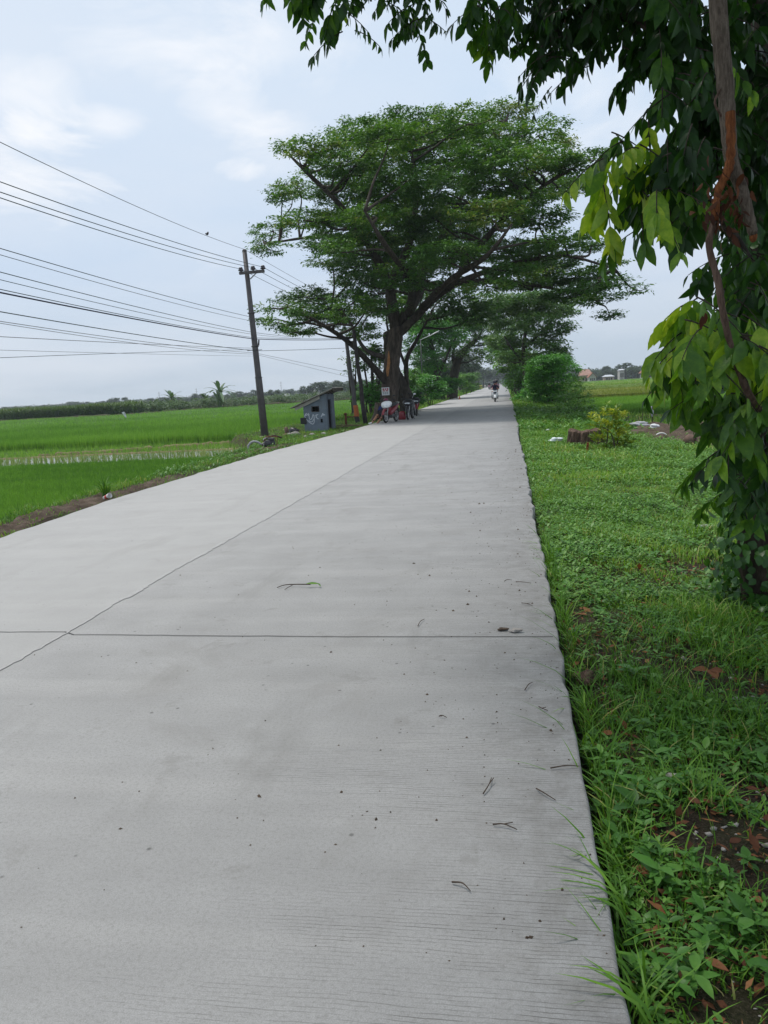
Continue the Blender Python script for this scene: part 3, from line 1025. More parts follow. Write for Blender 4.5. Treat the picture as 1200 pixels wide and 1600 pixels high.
def foliage(bag, clumps, r, per, L, W, twigs=9, twig_r=.30, flat=.5, tint0=.4, hi=False, droop=.15):
    """clumps: (centre, (rx,ry,rz), tint offset). Leaves sit in small twig sprays scattered through each clump."""
    for c, rad, dt in clumps:
        c = np.asarray(c, float)
        rad = np.asarray(rad, float)
        vol = rad[0] * rad[1]
        k = max(4, int(twigs * vol))
        d = rand_dir(r, k)
        d[:, 2] = d[:, 2] * .9 + .18
        q = c + d * rad * (r.uniform(.25, 1.0, k) ** .45)[:, None]
        n = k * per
        Q = np.repeat(q, per, 0)
        out = nrm(np.repeat(d, per, 0) * np.array([1, 1, .15]) + r.normal(0, .75, (n, 3)) * np.array([1, 1, .45]))
        tw = twig_r * r.uniform(.6, 1.3, n)[:, None]
        P = Q + r.normal(0, 1, (n, 3)) * tw * np.array([1, 1, flat * .55]) * .6
        N = nrm(np.array([0, 0, 1.0]) + r.normal(0, .38, (n, 3)))
        D = nrm(out - N * np.sum(out * N, 1, keepdims=True) - np.array([0, 0, droop]))
        N = nrm(N - D * np.sum(N * D, 1, keepdims=True))
        LL = L * r.uniform(.65, 1.3, n)
        tt = np.clip(tint0 + dt + np.repeat(r.normal(0, .13, k), per) + r.normal(0, .10, n), 0, 1)
        bag.put(leaf_hi(P, D, N, LL, LL * W) if hi else leaf_lo(P, D, N, LL, LL * W), tt)


def limb_tubes(paths, n=8, jitter=.0, r=None):
    V, F4, FN, b = [], [], [], 0
    mb = MB()
    for pts, r0, r1 in paths:
        P = spline(pts, 6)
        k = len(P)
        rad = np.linspace(1, 0, k) ** .8 * (r0 - r1) + r1
        if r is not None and jitter:
            rad = rad * (1 + r.normal(0, jitter, k))
        mb.tube(P, rad, n)
    return mb


def attach(limbs, c, r, r0=.05, r1=.012, sag=.25):
    """a branch from the nearest lower limb point out to a clump centre"""
    best, bd = None, 1e9
    for pts, a, b_ in limbs:
        P = spline(pts, 5)
        d = np.linalg.norm((P - c) * np.array([1, 1, 1.3]), axis=1) + np.maximum(P[:, 2] - c[2] + .2, 0) * 3
        i = int(np.argmin(d))
        if d[i] < bd:
            bd, best = d[i], P[i]
    m1 = best * .6 + c * .4 + np.array([0, 0, -sag * .25]) + r.normal(0, .12, 3)
    m2 = best * .25 + c * .75 + np.array([0, 0, sag * .1]) + r.normal(0, .12, 3)
    return ([best, m1, m2, c], r0, r1)


# --- the big spreading tree
r = np.random.default_rng(101)
bt = thing('rain_tree', 'huge spreading rain tree with layered umbrella crown leaning over the road beyond the grey booth', 'tree', (-6.35, 39.3, -.15))
B0 = np.array([-6.35, 39.3, -.15])


def T(px, py, Y): return at(px, py, Y) - B0


YC = 39.0
trunk = [([T(606, 662, 39.3), T(607, 640, 39.3), T(610, 605, 39.2), T(612, 570, 39.2), T(617, 535, 39.2), T(620, 510, 39.2)], .50, .36)]
limbs = [
    ([T(620, 515, 39.2), T(613, 480, 39.1), T(612, 440, 39), T(640, 380, 38.8), T(650, 300, 38.5), T(640, 220, 38)], .34, .05),
    ([T(620, 525, 39.2), T(650, 495, 38.8), T(680, 465, 38.2), T(720, 440, 37.5), T(790, 415, 36.5), T(880, 400, 36), T(960, 420, 35.5)], .23, .03),
    ([T(618, 520, 39.2), T(638, 480, 39.4), T(660, 430, 40), T(700, 350, 40.5), T(740, 270, 41), T(780, 190, 41)], .26, .05),
    ([T(700, 452, 37.8), T(770, 360, 36), T(850, 290, 35.5), T(920, 250, 35.2)], .17, .04),
    ([T(613, 460, 39), T(585, 400, 38), T(540, 330, 37), T(480, 270, 36.5), T(450, 240, 36.3)], .2, .04),
    ([T(612, 440, 39), T(570, 380, 39.5), T(500, 370, 40), T(420, 380, 40)], .16, .04),
    ([T(606, 600, 39.1), T(580, 570, 38), T(545, 535, 37), T(500, 505, 36.2), T(450, 480, 36)], .2, .04),
    ([T(606, 560, 39.1), T(570, 545, 40), T(545, 500, 40.5), T(520, 470, 41)], .14, .03),
    ([T(640, 490, 39), T(640, 440, 35), T(600, 380, 32), T(570, 330, 31)], .2, .04),
    ([T(660, 480, 38.6), T(700, 440, 34.5), T(760, 400, 32), T(800, 350, 31)], .18, .04),
    ([T(640, 490, 39), T(660, 450, 43), T(660, 400, 46), T(640, 330, 47)], .2, .04),
    ([T(720, 440, 37.5), T(790, 440, 40), T(860, 450, 41), T(930, 465, 41)], .15, .03),
]
# clumps: px, py, half width px, half height px, depth Y, tint
CL = []
sil = [(585, 205, 60, 26), (655, 195, 60, 28), (720, 190, 48, 24), (785, 180, 44, 22), (835, 205, 40, 26), (545, 222, 30, 22), (490, 232, 42, 20), (460, 240, 26, 18),
       (880, 245, 48, 22), (925, 245, 30, 14), (530, 262, 60, 26), (600, 255, 66, 30), (680, 245, 66, 30), (755, 240, 60, 30), (820, 255, 55, 26),
       (470, 300, 40, 20), (450, 318, 26, 16), (540, 305, 60, 26), (610, 305, 66, 30), (690, 300, 66, 30), (770, 295, 60, 28), (850, 292, 60, 22), (905, 285, 36, 16),
       (430, 360, 38, 20), (405, 372, 20, 16), (475, 345, 50, 22), (540, 355, 60, 26), (610, 360, 66, 30), (690, 355, 66, 30), (770, 350, 62, 28), (840, 345, 48, 20),
       (435, 400, 34, 14), (880, 375, 50, 18), (925, 385, 36, 14), (955, 408, 32, 14), (985, 450, 22, 12),
       (560, 410, 60, 26), (630, 415, 60, 28), (700, 405, 62, 28), (780, 395, 60, 24), (850, 405, 55, 20), (905, 430, 50, 17), (950, 445, 34, 14), (965, 488, 26, 12),
       (520, 400, 40, 20), (590, 455, 40, 22), (660, 440, 45, 20), (830, 440, 50, 16), (890, 462, 45, 15), (935, 478, 36, 13),
       (480, 460, 44, 22), (430, 480, 30, 18), (450, 505, 34, 20), (500, 495, 44, 24), (545, 470, 44, 26), (560, 515, 36, 20), (420, 495, 18, 14), (470, 520, 30, 12),
       (760, 440, 40, 14), (700, 395, 50, 20), (565, 280, 50, 24), (640, 280, 60, 24), (720, 275, 60, 24), (575, 335, 60, 24), (650, 335, 60, 24), (730, 330, 60, 24), (810, 325, 50, 20),
       (520, 380, 50, 22), (600, 385, 60, 24), (660, 388, 60, 24), (740, 378, 60, 22), (560, 440, 46, 20), (610, 440, 44, 20), (590, 490, 34, 18), (530, 495, 34, 20), (475, 490, 34, 18),
       (800, 420, 46, 14), (860, 425, 46, 14), (910, 450, 40, 12), (870, 265, 40, 16), (780, 215, 44, 20), (620, 225, 55, 22), (700, 215, 55, 22)]
for (px, py, hw, hh) in sil:
    # distance from the crown's axis limits how far in front of or behind the trunk a clump may sit
    u = (px - 690) / 310.0
    v = (py - 350) / 200.0
    dep = 8.0 * math.sqrt(max(.04, 1 - u * u * .9 - .5 * v * v * (v < 0)))
    for k in range(2 if abs(u) < .75 else 1):
        Y = YC + (r.uniform(-1, 1) if k == 0 else r.choice([-1, 1]) * r.uniform(.4, 1)) * dep
        s = Y / F_PX
        c = T(px + r.normal(0, 8), py + r.normal(0, 5), Y)
        CL.append((c, (hw * s * .95, hw * s * .95 * r.uniform(.7, 1.0), hh * s * .66), r.normal(0, .15) + .10 * (py < 260)))  # upper clumps tinted lighter, putting sunlit tops into the leaf colour
bag = LeafBag()
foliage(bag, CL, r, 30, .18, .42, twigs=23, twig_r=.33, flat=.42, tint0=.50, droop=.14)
limb_all = trunk + limbs
br = [attach(limb_all, np.array(c), r, .07, .015) for c, _, _ in CL]
tw = []
for c, rad, _ in CL:
    for k in range(4):
        d = rand_dir(r, 1)[0] * np.array([1, 1, .3])
        e = c + d * np.array(rad) * .9
        tw.append(([c - d * .1, (c + e) / 2 + np.array([0, 0, -.08]), e], .022, .008))
mbt = limb_tubes(trunk, 18, .035, r)
# root flare
for k in range(8):
    a = k * .785 + r.normal(0, .2)
    q = np.array([math.cos(a), math.sin(a), 0])
    mbt.tube(spline([q * .22 + [0, 0, .9], q * .38 + [0, 0, .35], q * .62 + [0, 0, .02], q * .85 + [0, 0, -.12]], 4), [.28, .27, .26, .25, .24, .22, .21, .19, .17, .15, .13, .1, .06], 8)
mbt.build('trunk', M['bark'], bt)
mb = limb_tubes(limbs, 10, .05, r)
for pts, a, b_ in br:
    P = spline(pts, 6)
    mb.tube(P, np.linspace(a, b_, len(P)), 6)
for a in tw:
    mb.tube(a[0], np.linspace(a[1], a[2], len(a[0])), 4)
mb.build('limb', M['bark_dark'], bt)
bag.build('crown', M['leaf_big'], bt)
# torn orange strip on the trunk where a bough was cut
mb = MB()
a, b_ = T(607, 558, 38.55), T(606, 585, 38.5)
mb.loft([(T(0, 0, 1)[2] * 0 + z, x, y, w, .05) for z, x, y, w in
         [(b_[2] - .1, b_[0] - .02, b_[1], .04), (b_[2] + .2, b_[0], b_[1], .085), (b_[2] + .6, a[0], a[1], .075), (a[2] + .1, a[0] + .02, a[1], .05), (a[2] + .3, a[0] + .03, a[1], .015)]], 10, axis='z')
mb.build('cut_scar', M['wood_cut'], bt)

# white and red notice nailed on the trunk
p = at(602.5, 611.5, 38.55)
sg = thing('trunk_sign', 'small white notice with red and grey lines nailed to the big tree trunk', 'sign', p)
MB().box((0, 0, 0), (.40, .02, .40), m=0, bev=.004).build('panel', M['white_paint'], sg)
mb = MB()
for i, (w, x) in enumerate([(.09, -.11), (.07, 0), (.08, .11)]):
    mb.box((x, -.0125, .115), (w, .004, .075))
for i, (w, x) in enumerate([(.12, -.09), (.12, .07)]):
    mb.box((x, -.0125, .03), (w, .004, .05))
mb.build('red_lettering', M['sign_red'], sg)
mb = MB()
for j in range(3):
    for k, x in enumerate((-.12, -.02, .08)):
        mb.box((x + .012 * j, -.0125, -.04 - j * .045), (.07, .004, .022))
mb.build('small_lettering', M['sign_dark'], sg)


# --- generic trees and bushes
def make_tree(name, label, base, trunk_pts, r0, clumps, leaf, bark='bark_dark', L=.2, W=.42, per=16, twigs=10, twr=.32, seed=1, tint=.4, group=None, cat='tree', flat=.7, moss=None, hi=False, droop=.2, extra=None):
    """points are world coordinates; trunk_pts a list of (points, r0, r1)"""
    rr = np.random.default_rng(seed)
    o = thing(name, label, cat, base, group=group)
    b0 = np.asarray(base, float)
    tr = [([np.asarray(q, float) - b0 for q in pts], a, b_) for pts, a, b_ in trunk_pts]
    cl = [(np.asarray(c, float) - b0, rad, dt) for c, rad, dt in clumps]
    mb = limb_tubes(tr, 10, .05, rr)
    if cl:
        for pts, a, b_ in [attach(tr, c, rr, r0 * .28, .012) for c, _, _ in cl]:
            P = spline(pts, 6)
            mb.tube(P, np.linspace(a, b_, len(P)), 5)
    mb.build('trunk', M[bark], o)
    if cl:
        bag = LeafBag()
        foliage(bag, cl, rr, per, L, W, twigs, twr, flat, tint, hi, droop)
        bag.build('crown', M[leaf], o)
    return o


def px_clumps(lst, Yc, dY, rr, sq=.8):
    out = []
    for (px, py, hw, hh) in lst:
        Y = Yc + rr.uniform(-dY, dY)
        s = Y / F_PX
        out.append((at(px, py, Y), (hw * s, hw * s * rr.uniform(.7, 1.1), hh * s * sq), rr.normal(0, .12)))
    return out


rr = np.random.default_rng(7)
# second, leaning tree just behind the big one
Yb = 47
base = gd(633, 648, -.15)
base = np.array([at(638, 645, Yb)[0], Yb, -.2])
make_tree('leaning_tree', 'tree with dark forked trunk leaning left behind the big rain tree, above the parked motorbikes', base,
          [([base, at(634, 625, Yb), at(625, 602, Yb), at(617, 585, Yb), at(610, 560, Yb), at(607, 520, Yb + .5)], .55, .34),
           ([at(634, 625, Yb), at(635, 595, Yb), at(636, 560, Yb), at(652, 530, Yb), at(668, 500, Yb)], .2, .06),
           ([at(635, 575, Yb), at(625, 545, Yb), at(630, 510, Yb)], .1, .04)], .3,
          px_clumps([(640, 500, 40, 22), (680, 490, 40, 22), (720, 480, 44, 20), (760, 470, 40, 18), (600, 480, 40, 20), (655, 465, 40, 18), (700, 455, 40, 18), (745, 500, 40, 16)], 50, 5, rr),
          'leaf_big', L=.26, per=20, twigs=24, seed=8, tint=.38)

# left avenue: two dark trunks with dense creeper-green crowns
Ya = 84
ba = np.array([at(688, 612, Ya)[0], Ya, -.3])
make_tree('avenue_tree', 'left of the two dark leaning trunks on the left verge beyond the motorbikes', ba,
          [([ba, at(685, 605, Ya), at(681, 585, Ya), at(678, 560, Ya), at(672, 530, Ya)], .62, .22), ([at(682, 590, Ya), at(695, 565, Ya), at(705, 540, Ya)], .22, .07)], .4,
          px_clumps([(660, 560, 28, 18), (680, 545, 30, 20), (650, 540, 26, 18), (670, 522, 34, 20), (700, 530, 32, 20), (690, 505, 38, 20), (655, 510, 30, 18), (720, 510, 36, 18), (675, 575, 22, 14)], Ya, 3, rr),
          'leaf_vine', L=.34, per=18, twigs=22, twr=.5, seed=9, tint=.52)
Yb2 = 88
bb = np.array([at(706, 611, Yb2)[0], Yb2, -.3])
make_tree('avenue_tree', 'right of the two dark leaning trunks on the left verge, curving right over the road', bb,
          [([bb, at(707, 600, Yb2), at(711, 580, Yb2), at(717, 560, Yb2), at(728, 545, Yb2), at(745, 530, Yb2)], .72, .2), ([at(712, 575, Yb2), at(708, 555, Yb2), at(712, 535, Yb2)], .26, .08)], .4,
          px_clumps([(730, 530, 30, 16), (755, 520, 34, 18), (745, 552, 24, 10), (775, 535, 26, 12), (765, 505, 36, 18), (715, 545, 24, 14), (760, 560, 16, 8), (790, 515, 28, 16), (735, 500, 34, 16)], Yb2, 4, rr),
          'leaf_olive', L=.34, per=15, twigs=13, twr=.5, seed=10, tint=.5)
# right avenue trees
Yr = 68
b1 = np.array([at(824, 606, Yr)[0], Yr, -.3])
make_tree('avenue_tree', 'tall olive-green tree with a thin straight trunk behind the creeper-covered bush right of the road', b1,
          [([b1, at(822, 600, Yr), at(820, 575, Yr), at(818, 545, Yr), at(822, 515, Yr), at(828, 490, Yr)], .27, .1), ([at(820, 570, Yr), at(800, 545, Yr), at(788, 525, Yr)], .12, .05), ([at(818, 545, Yr), at(845, 520, Yr), at(862, 500, Yr)], .12, .05)], .25,
          px_clumps([(800, 560, 26, 14), (790, 535, 28, 18), (815, 530, 34, 20), (850, 535, 30, 18), (870, 545, 20, 14), (800, 505, 36, 20), (840, 505, 36, 20), (872, 515, 24, 14), (820, 480, 44, 18), (862, 485, 36, 14), (780, 480, 40, 16), (880, 490, 22, 10), (780, 560, 18, 12), (845, 560, 24, 14), (830, 465, 40, 12)], Yr, 4, rr),
          'leaf_olive', L=.30, per=18, twigs=30, twr=.42, seed=11, tint=.50)
Yr2 = 80
b2 = np.array([at(807, 603, Yr2)[0], Yr2, -.3])
make_tree('avenue_tree', 'dark-trunked leafy tree at the right road edge behind the oncoming scooter', b2,
          [([b2, at(807, 598, Yr2), at(806, 585, Yr2), at(803, 565, Yr2), at(800, 545, Yr2)], .36, .15)], .3,
          px_clumps([(800, 580, 18, 12), (788, 570, 16, 12), (812, 575, 16, 12), (795, 555, 24, 16), (820, 560, 22, 16), (806, 590, 14, 8), (785, 545, 22, 14)], Yr2, 3, rr),
          'leaf_avenue', L=.34, per=18, twigs=26, twr=.45, seed=12, tint=.58)

# bushes
def make_bush(name, label, cl, base, leaf, L, per, twigs, twr, seed, tint, group=None, stems=5, flat=.8, W=.45, hi=False, droop=.15):
    rr_ = np.random.default_rng(seed)
    o = thing(name, label, 'bush', base, group=group)
    b0 = np.asarray(base, float)
    cl = [(np.asarray(c, float) - b0, rad, dt) for c, rad, dt in cl]
    mb = MB()
    for k in range(min(stems, len(cl))):
        c = cl[k][0]
        s0 = np.array([rr_.normal(0, .12), rr_.normal(0, .12), -.05])
        mb.tube(spline([s0, s0 * .5 + c * .5 + rr_.normal(0, .08, 3), c], 5), np.linspace(.03, .008, 11) * max(.7, c[2] / 1.2), 6)
    mb.build('stem', M['bark_dark'], o)
    bag = LeafBag()
    foliage(bag, cl, rr_, per, L, W, twigs, twr, flat, tint, hi, droop)
    bag.build('foliage', M[leaf], o)
    return o


Yv = 51
make_bush('vine_bush', 'rounded bright green bush smothered in creeper at the right road edge',
          px_clumps([(848, 600, 26, 26), (870, 600, 26, 26), (845, 575, 24, 18), (872, 572, 26, 14), (862, 562, 26, 8), (890, 585, 16, 20), (835, 610, 14, 20), (858, 622, 26, 16), (885, 615, 20, 18), (838, 590, 14, 14)], Yv, .9, rr, .9),
          (at(858, 636, Yv)[0], Yv, -.3), 'leaf_vine', .16, 22, 90, .24, 13, .72)
make_bush('shrub', 'low grey-green shrub sprawling in front of the creeper-covered bush',
          px_clumps([(890, 640, 24, 16), (910, 635, 20, 18), (880, 625, 16, 14), (905, 615, 18, 14), (925, 645, 16, 12), (870, 645, 14, 8), (898, 600, 14, 12)], 40, 1.6, rr, .9),
          (at(895, 655, 39)[0], 39, -.3), 'leaf_avenue', .13, 18, 90, .2, 14, .62)
make_bush('shrub', 'yellow-green shrub with pale tips growing beside the brown stump',
          px_clumps([(950, 655, 14, 14), (933, 664, 9, 12), (968, 662, 9, 14), (955, 680, 16, 16), (948, 638, 5, 10), (940, 648, 6, 9), (962, 642, 5, 10), (975, 652, 5, 8), (972, 690, 12, 14), (955, 702, 14, 10), (925, 652, 5, 6), (938, 686, 10, 10), (982, 676, 6, 8)], 18.2, .25, rr, .95),
          (at(955, 718, 18.2)[0], 18.2, -.28), 'leaf_yellow', .12, 10, 560, .07, 15, .66, W=.30, droop=-.55, stems=3)
# left-hand undergrowth under the trees
for i, (px, py, hw, hh, Y, lf, lab) in enumerate([
        (648, 618, 20, 16, 50, 'leaf_vine', 'leafy bush on the left verge right behind the parked motorbikes'),
        (672, 606, 20, 22, 62, 'leaf_vine', 'tall dense bush left of the two dark avenue trunks'),
        (655, 596, 18, 22, 66, 'leaf_avenue', 'pale leafy bush between the leaning tree and the dark avenue trunks'),
        (640, 600, 16, 20, 60, 'leaf_avenue', 'bush seen between the two trunks of the big tree'),
        (694, 612, 10, 8, 80, 'leaf_vine', 'small round bush at the foot of the left avenue trunk'),
        (572, 620, 16, 26, 46, 'leaf_vine', 'dark leafy bush behind the two leaning posts'),
        (585, 590, 16, 26, 48, 'leaf_olive', 'thin open shrub left of the big tree trunk'),
        (548, 570, 20, 18, 47, 'leaf_olive', 'thin sprig of dark leaves left of the leaning posts'),
        (725, 598, 16, 16, 115, 'leaf_avenue', 'bush right of the curving avenue trunk on the left verge'),
        (738, 596, 14, 14, 140, 'leaf_olive', 'dark bush at the far left road edge near the yellow barriers'),
        (812, 598, 14, 18, 70, 'leaf_avenue', 'leafy bush filling the right road edge in front of the dark-trunked tree'),
        (838, 596, 14, 22, 60, 'leaf_vine', 'tall green bush between the thin trunk and the creeper-covered bush'),
        (799, 601, 7, 9, 92, 'leaf_vine', 'small bright bush at the far right road edge behind the scooter'),
        (704, 602, 14, 12, 82, 'leaf_vine', 'bush between the feet of the two dark avenue trunks'),
        (580, 560, 22, 22, 46, 'leaf_big', 'spray of leaves hanging between the leaning posts and the big tree trunk'),
        (590, 625, 14, 22, 43, 'leaf_vine', 'dark leafy bush right behind the big tree trunk foot'),
        (820, 618, 12, 10, 62, 'leaf_vine', 'low bright bush at the right road edge beside the thin trunk'),
        (833, 625, 12, 8, 56, 'leaf_avenue', 'low bush filling the gap left of the creeper-covered bush')]):
    s = Y / F_PX
    c0 = at(px, py, Y)
    rr_ = np.random.default_rng(200 + i)
    cl = []
    for k in range(7):
        d = rr_.uniform(-1, 1, 3)
        cl.append((c0 + d * np.array([hw * s * .7, hw * s * .7, hh * s * .65]), (hw * s * .6, hw * s * .6, hh * s * .4), rr_.normal(0, .12)))
    if 'sprig' in lab:
        cl = cl[:4]
    make_bush('bush', lab, cl, (c0[0], Y, -.3), lf, .16 + Y * .0014, 12 if 'open' in lab or 'sprig' in lab else 18, (8 if 'open' in lab or 'sprig' in lab else 60) if Y < 100 else 30, .22 + Y * .002, 300 + i, .45)

# trees closing the far end of the road
far_proto = []
for k in range(4):
    rr_ = np.random.default_rng(400 + k)
    H = [9, 8, 10, 7][k]
    cl = []
    for q in range([14, 11, 16, 10][k]):
        d = rand_dir(rr_, 1)[0]
        cl.append((np.array([d[0] * H * .34, d[1] * H * .34, H * .62 + d[2] * H * .26]), (H * .17, H * .17, H * .11), rr_.normal(0, .15)))
    o = make_tree('distant_tree', 'x', (0, 0, 0), [([(0, 0, -.3), (.1, 0, H * .25), (-.1, .1, H * .5), (0, 0, H * .7)], H * .03, H * .012)], H * .03, cl, 'leaf_far', L=H * .075, per=12, twigs=9 * (9 / H) ** 2, twr=H * .06, seed=410 + k, tint=.45, flat=.9)
    far_proto.append(o)
index_kids()
used = set()


def far_tree(k, x, y, s, label, group, rz=None, name='distant_tree', sx=1.0):
    o = far_proto[k]
    if k in used:
        o = copy_tree(o)
    used.add(k)
    o.location = (x, y, float(gz(np.array([x]), np.array([y]))[0]))
    o.rotation_euler = (0, 0, random.uniform(0, 6.28) if rz is None else rz)
    o.scale = (s * sx, s * sx, s)
    o['label'] = label
    o['group'] = group
    o['category'] = 'tree'
    return o


G1 = 'hazy trees lining the far end of the road'
L1 = 'hazy green tree of the avenue where the road disappears'
for (x, y, s) in [(-11, 118, .85), (-12, 150, 1.0), (-11, 185, 1.0), (-13, 230, 1.1), (-12, 280, 1.2), (-10, 350, 1.3), (7, 118, .75), (7.5, 145, .9), (8, 180, .9), (7, 230, 1.0), (8, 290, 1.15), (7, 360, 1.2), (-4, 430, 1.2), (3, 440, 1.3), (-14, 400, 1.3), (12, 400, 1.2), (-20, 300, 1.0), (-22, 380, 1.2)]:
    far_tree(random.randrange(4), x, y, s, L1, G1)
G2 = 'trees of the far treeline across the left paddies'
L2 = 'hazy blue-green tree in the far treeline behind the left paddies'
rr_ = np.random.default_rng(55)
for k in range(64):
    px = -40 + k * 9.4 + rr_.normal(0, 4)
    Y = rr_.uniform(430, 640)
    d = at(px, 640, Y)
    far_tree(int(rr_.integers(4)), float(d[0]), Y, float(rr_.uniform(.38, .78)), L2, G2, sx=float(rr_.uniform(1.1, 1.6)))
for (px, Y, s) in [(489, 330, 1.0), (500, 300, .8), (511, 320, .8), (522, 310, .8), (532, 300, .75), (480, 340, .65), (545, 280, .7), (558, 270, .7), (590, 250, .8), (610, 240, .8), (428, 330, .55), (396, 420, .75), (370, 420, .65)]:
    d = at(px, 610, Y)
    far_tree(int(rr_.integers(4)), float(d[0]), Y, s, 'hazy green tree of the nearer clump seen above the grey booth roof' if 470 < px < 540 else L2, 'clump of trees above the booth' if 470 < px < 540 else G2, sx=1.1)
G3 = 'trees of the far treeline across the right fields'
L3 = 'hazy blue-green tree in the far treeline behind the right fields'
for k in range(40):
    px = 895 + k * 8.5 + rr_.normal(0, 3)
    Y = rr_.uniform(345, 470)
    d = at(px, 585, Y)
    far_tree(int(rr_.integers(4)), float(d[0]), Y, float(rr_.uniform(.55, .95)) * (1.3 if 960 < px < 985 else 1), L3, G3, sx=1.3)

# maize hedge beyond the left field
r = np.random.default_rng(71)
bag = LeafBag()
n = 9000
tq = r.uniform(0, 1, n)
hx = np.interp(tq, [0, .55, 1], [-135, -86, -62]) + r.normal(0, .4, n)
hy = np.interp(tq, [0, .55, 1], [118, 121, 117]) + r.uniform(0, 5, n)
for k in range(6):
    a = r.uniform(0, 6.28, n)
    el = r.uniform(.2, 1.1, n)
    D = np.stack([np.cos(a) * np.cos(el), np.sin(a) * np.cos(el), np.sin(el)], 1)
    N = nrm(np.array([0, 0, 1.0]) - D * np.sin(el)[:, None] + r.normal(0, .1, (n, 3)))
    zz = -.5 + (1.9 * k / 6 + r.uniform(0, .3, n)) * (1 + .12 * wob(hx * .3, hy, .5))
    bag.put(leaf_lo(np.stack([hx, hy, zz], 1), D, N, r.uniform(.5, .9, n), r.uniform(.10, .16, n)), np.clip(.25 + .09 * k + r.normal(0, .12, n), 0, 1))
o = bag.build('maize_crop', M['maize'])
o['kind'] = 'stuff'
# rough scrub along the bank
r = np.random.default_rng(72)
bag = LeafBag()
cl = []
for k in range(150):
    t = r.uniform(0, 1)
    x = float(np.interp(t, [0, .25, .5, 1], [-64, -61, -48, -13]))
    y = float(np.interp(t, [0, .25, .5, 1], [118, 134, 148, 156])) + r.uniform(-1, 4)
    s = r.uniform(.9, 1.75)
    cl.append((np.array([x, y, -.2 + .5 * s]), (1.2 * s, 1.0 * s, .75 * s), r.normal(0, .15)))
for k in range(120):
    x = r.uniform(-150, -14)
    cl.append((np.array([x, 190 + r.uniform(-12, 12), .4]), (2.6, 1.5, 1.1), r.normal(0, .15)))
foliage(bag, cl, r, 12, .34, .4, 7, .35, .9, .5)
o = bag.build('bank_scrub', M['maize'])
o['kind'] = 'stuff'
# a low band of far woodland behind the single trees
r = np.random.default_rng(73)
bag = LeafBag()
cl = []
for k in range(420):
    px = r.uniform(-60, 640)
    Y = r.uniform(640, 720)
    d = at(px, 640, Y)
    cl.append((np.array([d[0], Y, .8 + r.uniform(0, 1.4)]), (9, 5, 2.3), r.normal(0, .15)))
for k in range(260):
    px = r.uniform(880, 1300)
    Y = r.uniform(470, 520)
    d = at(px, 585, Y)
    cl.append((np.array([d[0], Y, 1.0 + r.uniform(0, 2.2)]), (7, 4, 3.0), r.normal(0, .15)))
for k in range(90):
    px = r.uniform(690, 900)
    Y = r.uniform(470, 560)
    d = at(px, 597, Y)
    cl.append((np.array([d[0], Y, 1.0 + r.uniform(0, 4.5)]), (6, 4, 3.0), r.normal(0, .15)))
foliage(bag, cl, r, 9, 1.8, .5, .9, 1.5, .9, .4)
o = bag.build('far_woods', M['leaf_far'])
o['kind'] = 'stuff'


# banana plants on the bank
def banana(label, px, py_base, Y, h, seed, n=12):
    r = np.random.default_rng(seed)
    c = at(px, py_base, Y)
    o = thing('banana_plant', label, 'banana plant', (c[0], Y, -.4))
    mb = MB()
    for k in range(3):
        a = k * 2.1
        q = np.array([math.cos(a), math.sin(a), 0]) * .55 * (k > 0)
        mb.tube([q, q * 1.1 + [0, 0, h * .3], q * 1.3 + [0, 0, h * (.62 - .15 * (k > 0))]], [.2, .16, .09], 8)
    mb.build('stem', M['stem'], o)
    V, F, tn, b = [], [], [], 0
    for k in range(n + 8):
        main = k < n
        a = k * 2.4 + r.normal(0, .3)
        top = np.array([0, 0, h * .46]) if main else np.array([math.cos(k % 2 * 2.1 + 2.1), math.sin(k % 2 * 2.1 + 2.1), 0]) * .7 + np.array([0, 0, h * .26])
        el = r.uniform(.1, 1.35)
        L = h * r.uniform(.5, .74) * (1 if main else .8)
        d = np.array([math.cos(a), math.sin(a), 0])
        S = np.array([-math.sin(a), math.cos(a), 0])
        ts = np.linspace(0, 1, 9)
        path = [top + d * L * (t * math.cos(el)) + np.array([0, 0, 1.0]) * L * (t * math.sin(el) - .50 * t * t * (1.25 - .5 * math.sin(el))) for t in ts]
        wv = .30 * np.sin(np.pi * np.clip(ts * .93 + .05, 0, 1)) ** .6 * (1 + r.normal(0, .12, 9))
        for i, (q, w) in enumerate(zip(path, wv)):
            V += [q + S * w + [0, 0, .05 * w], q - [0, 0, .03], q - S * w + [0, 0, .05 * w]]
        for i in range(8):
            F += [(b + i * 3, b + i * 3 + 1, b + i * 3 + 4, b + i * 3 + 3), (b + i * 3 + 1, b + i * 3 + 2, b + i * 3 + 5, b + i * 3 + 4)]
        tn += [float(np.clip(.45 + r.normal(0, .2), 0, 1))] * 27
        b += 27
    np_obj('leaf', np.array(V), [np.array(F)], M['banana'], o, np.array(tn))


banana('lower banana plant with drooping leaves on the far bank, left of the taller one', 270, 642, 143, 5.2, 3)
banana('taller banana plant with upright central leaf on the far bank left of the utility pole', 346, 640, 139, 6.6, 4, 15)
banana('small banana plant half hidden in the scrub beside the taller banana plant', 322, 641, 144, 3.6, 5, 8)


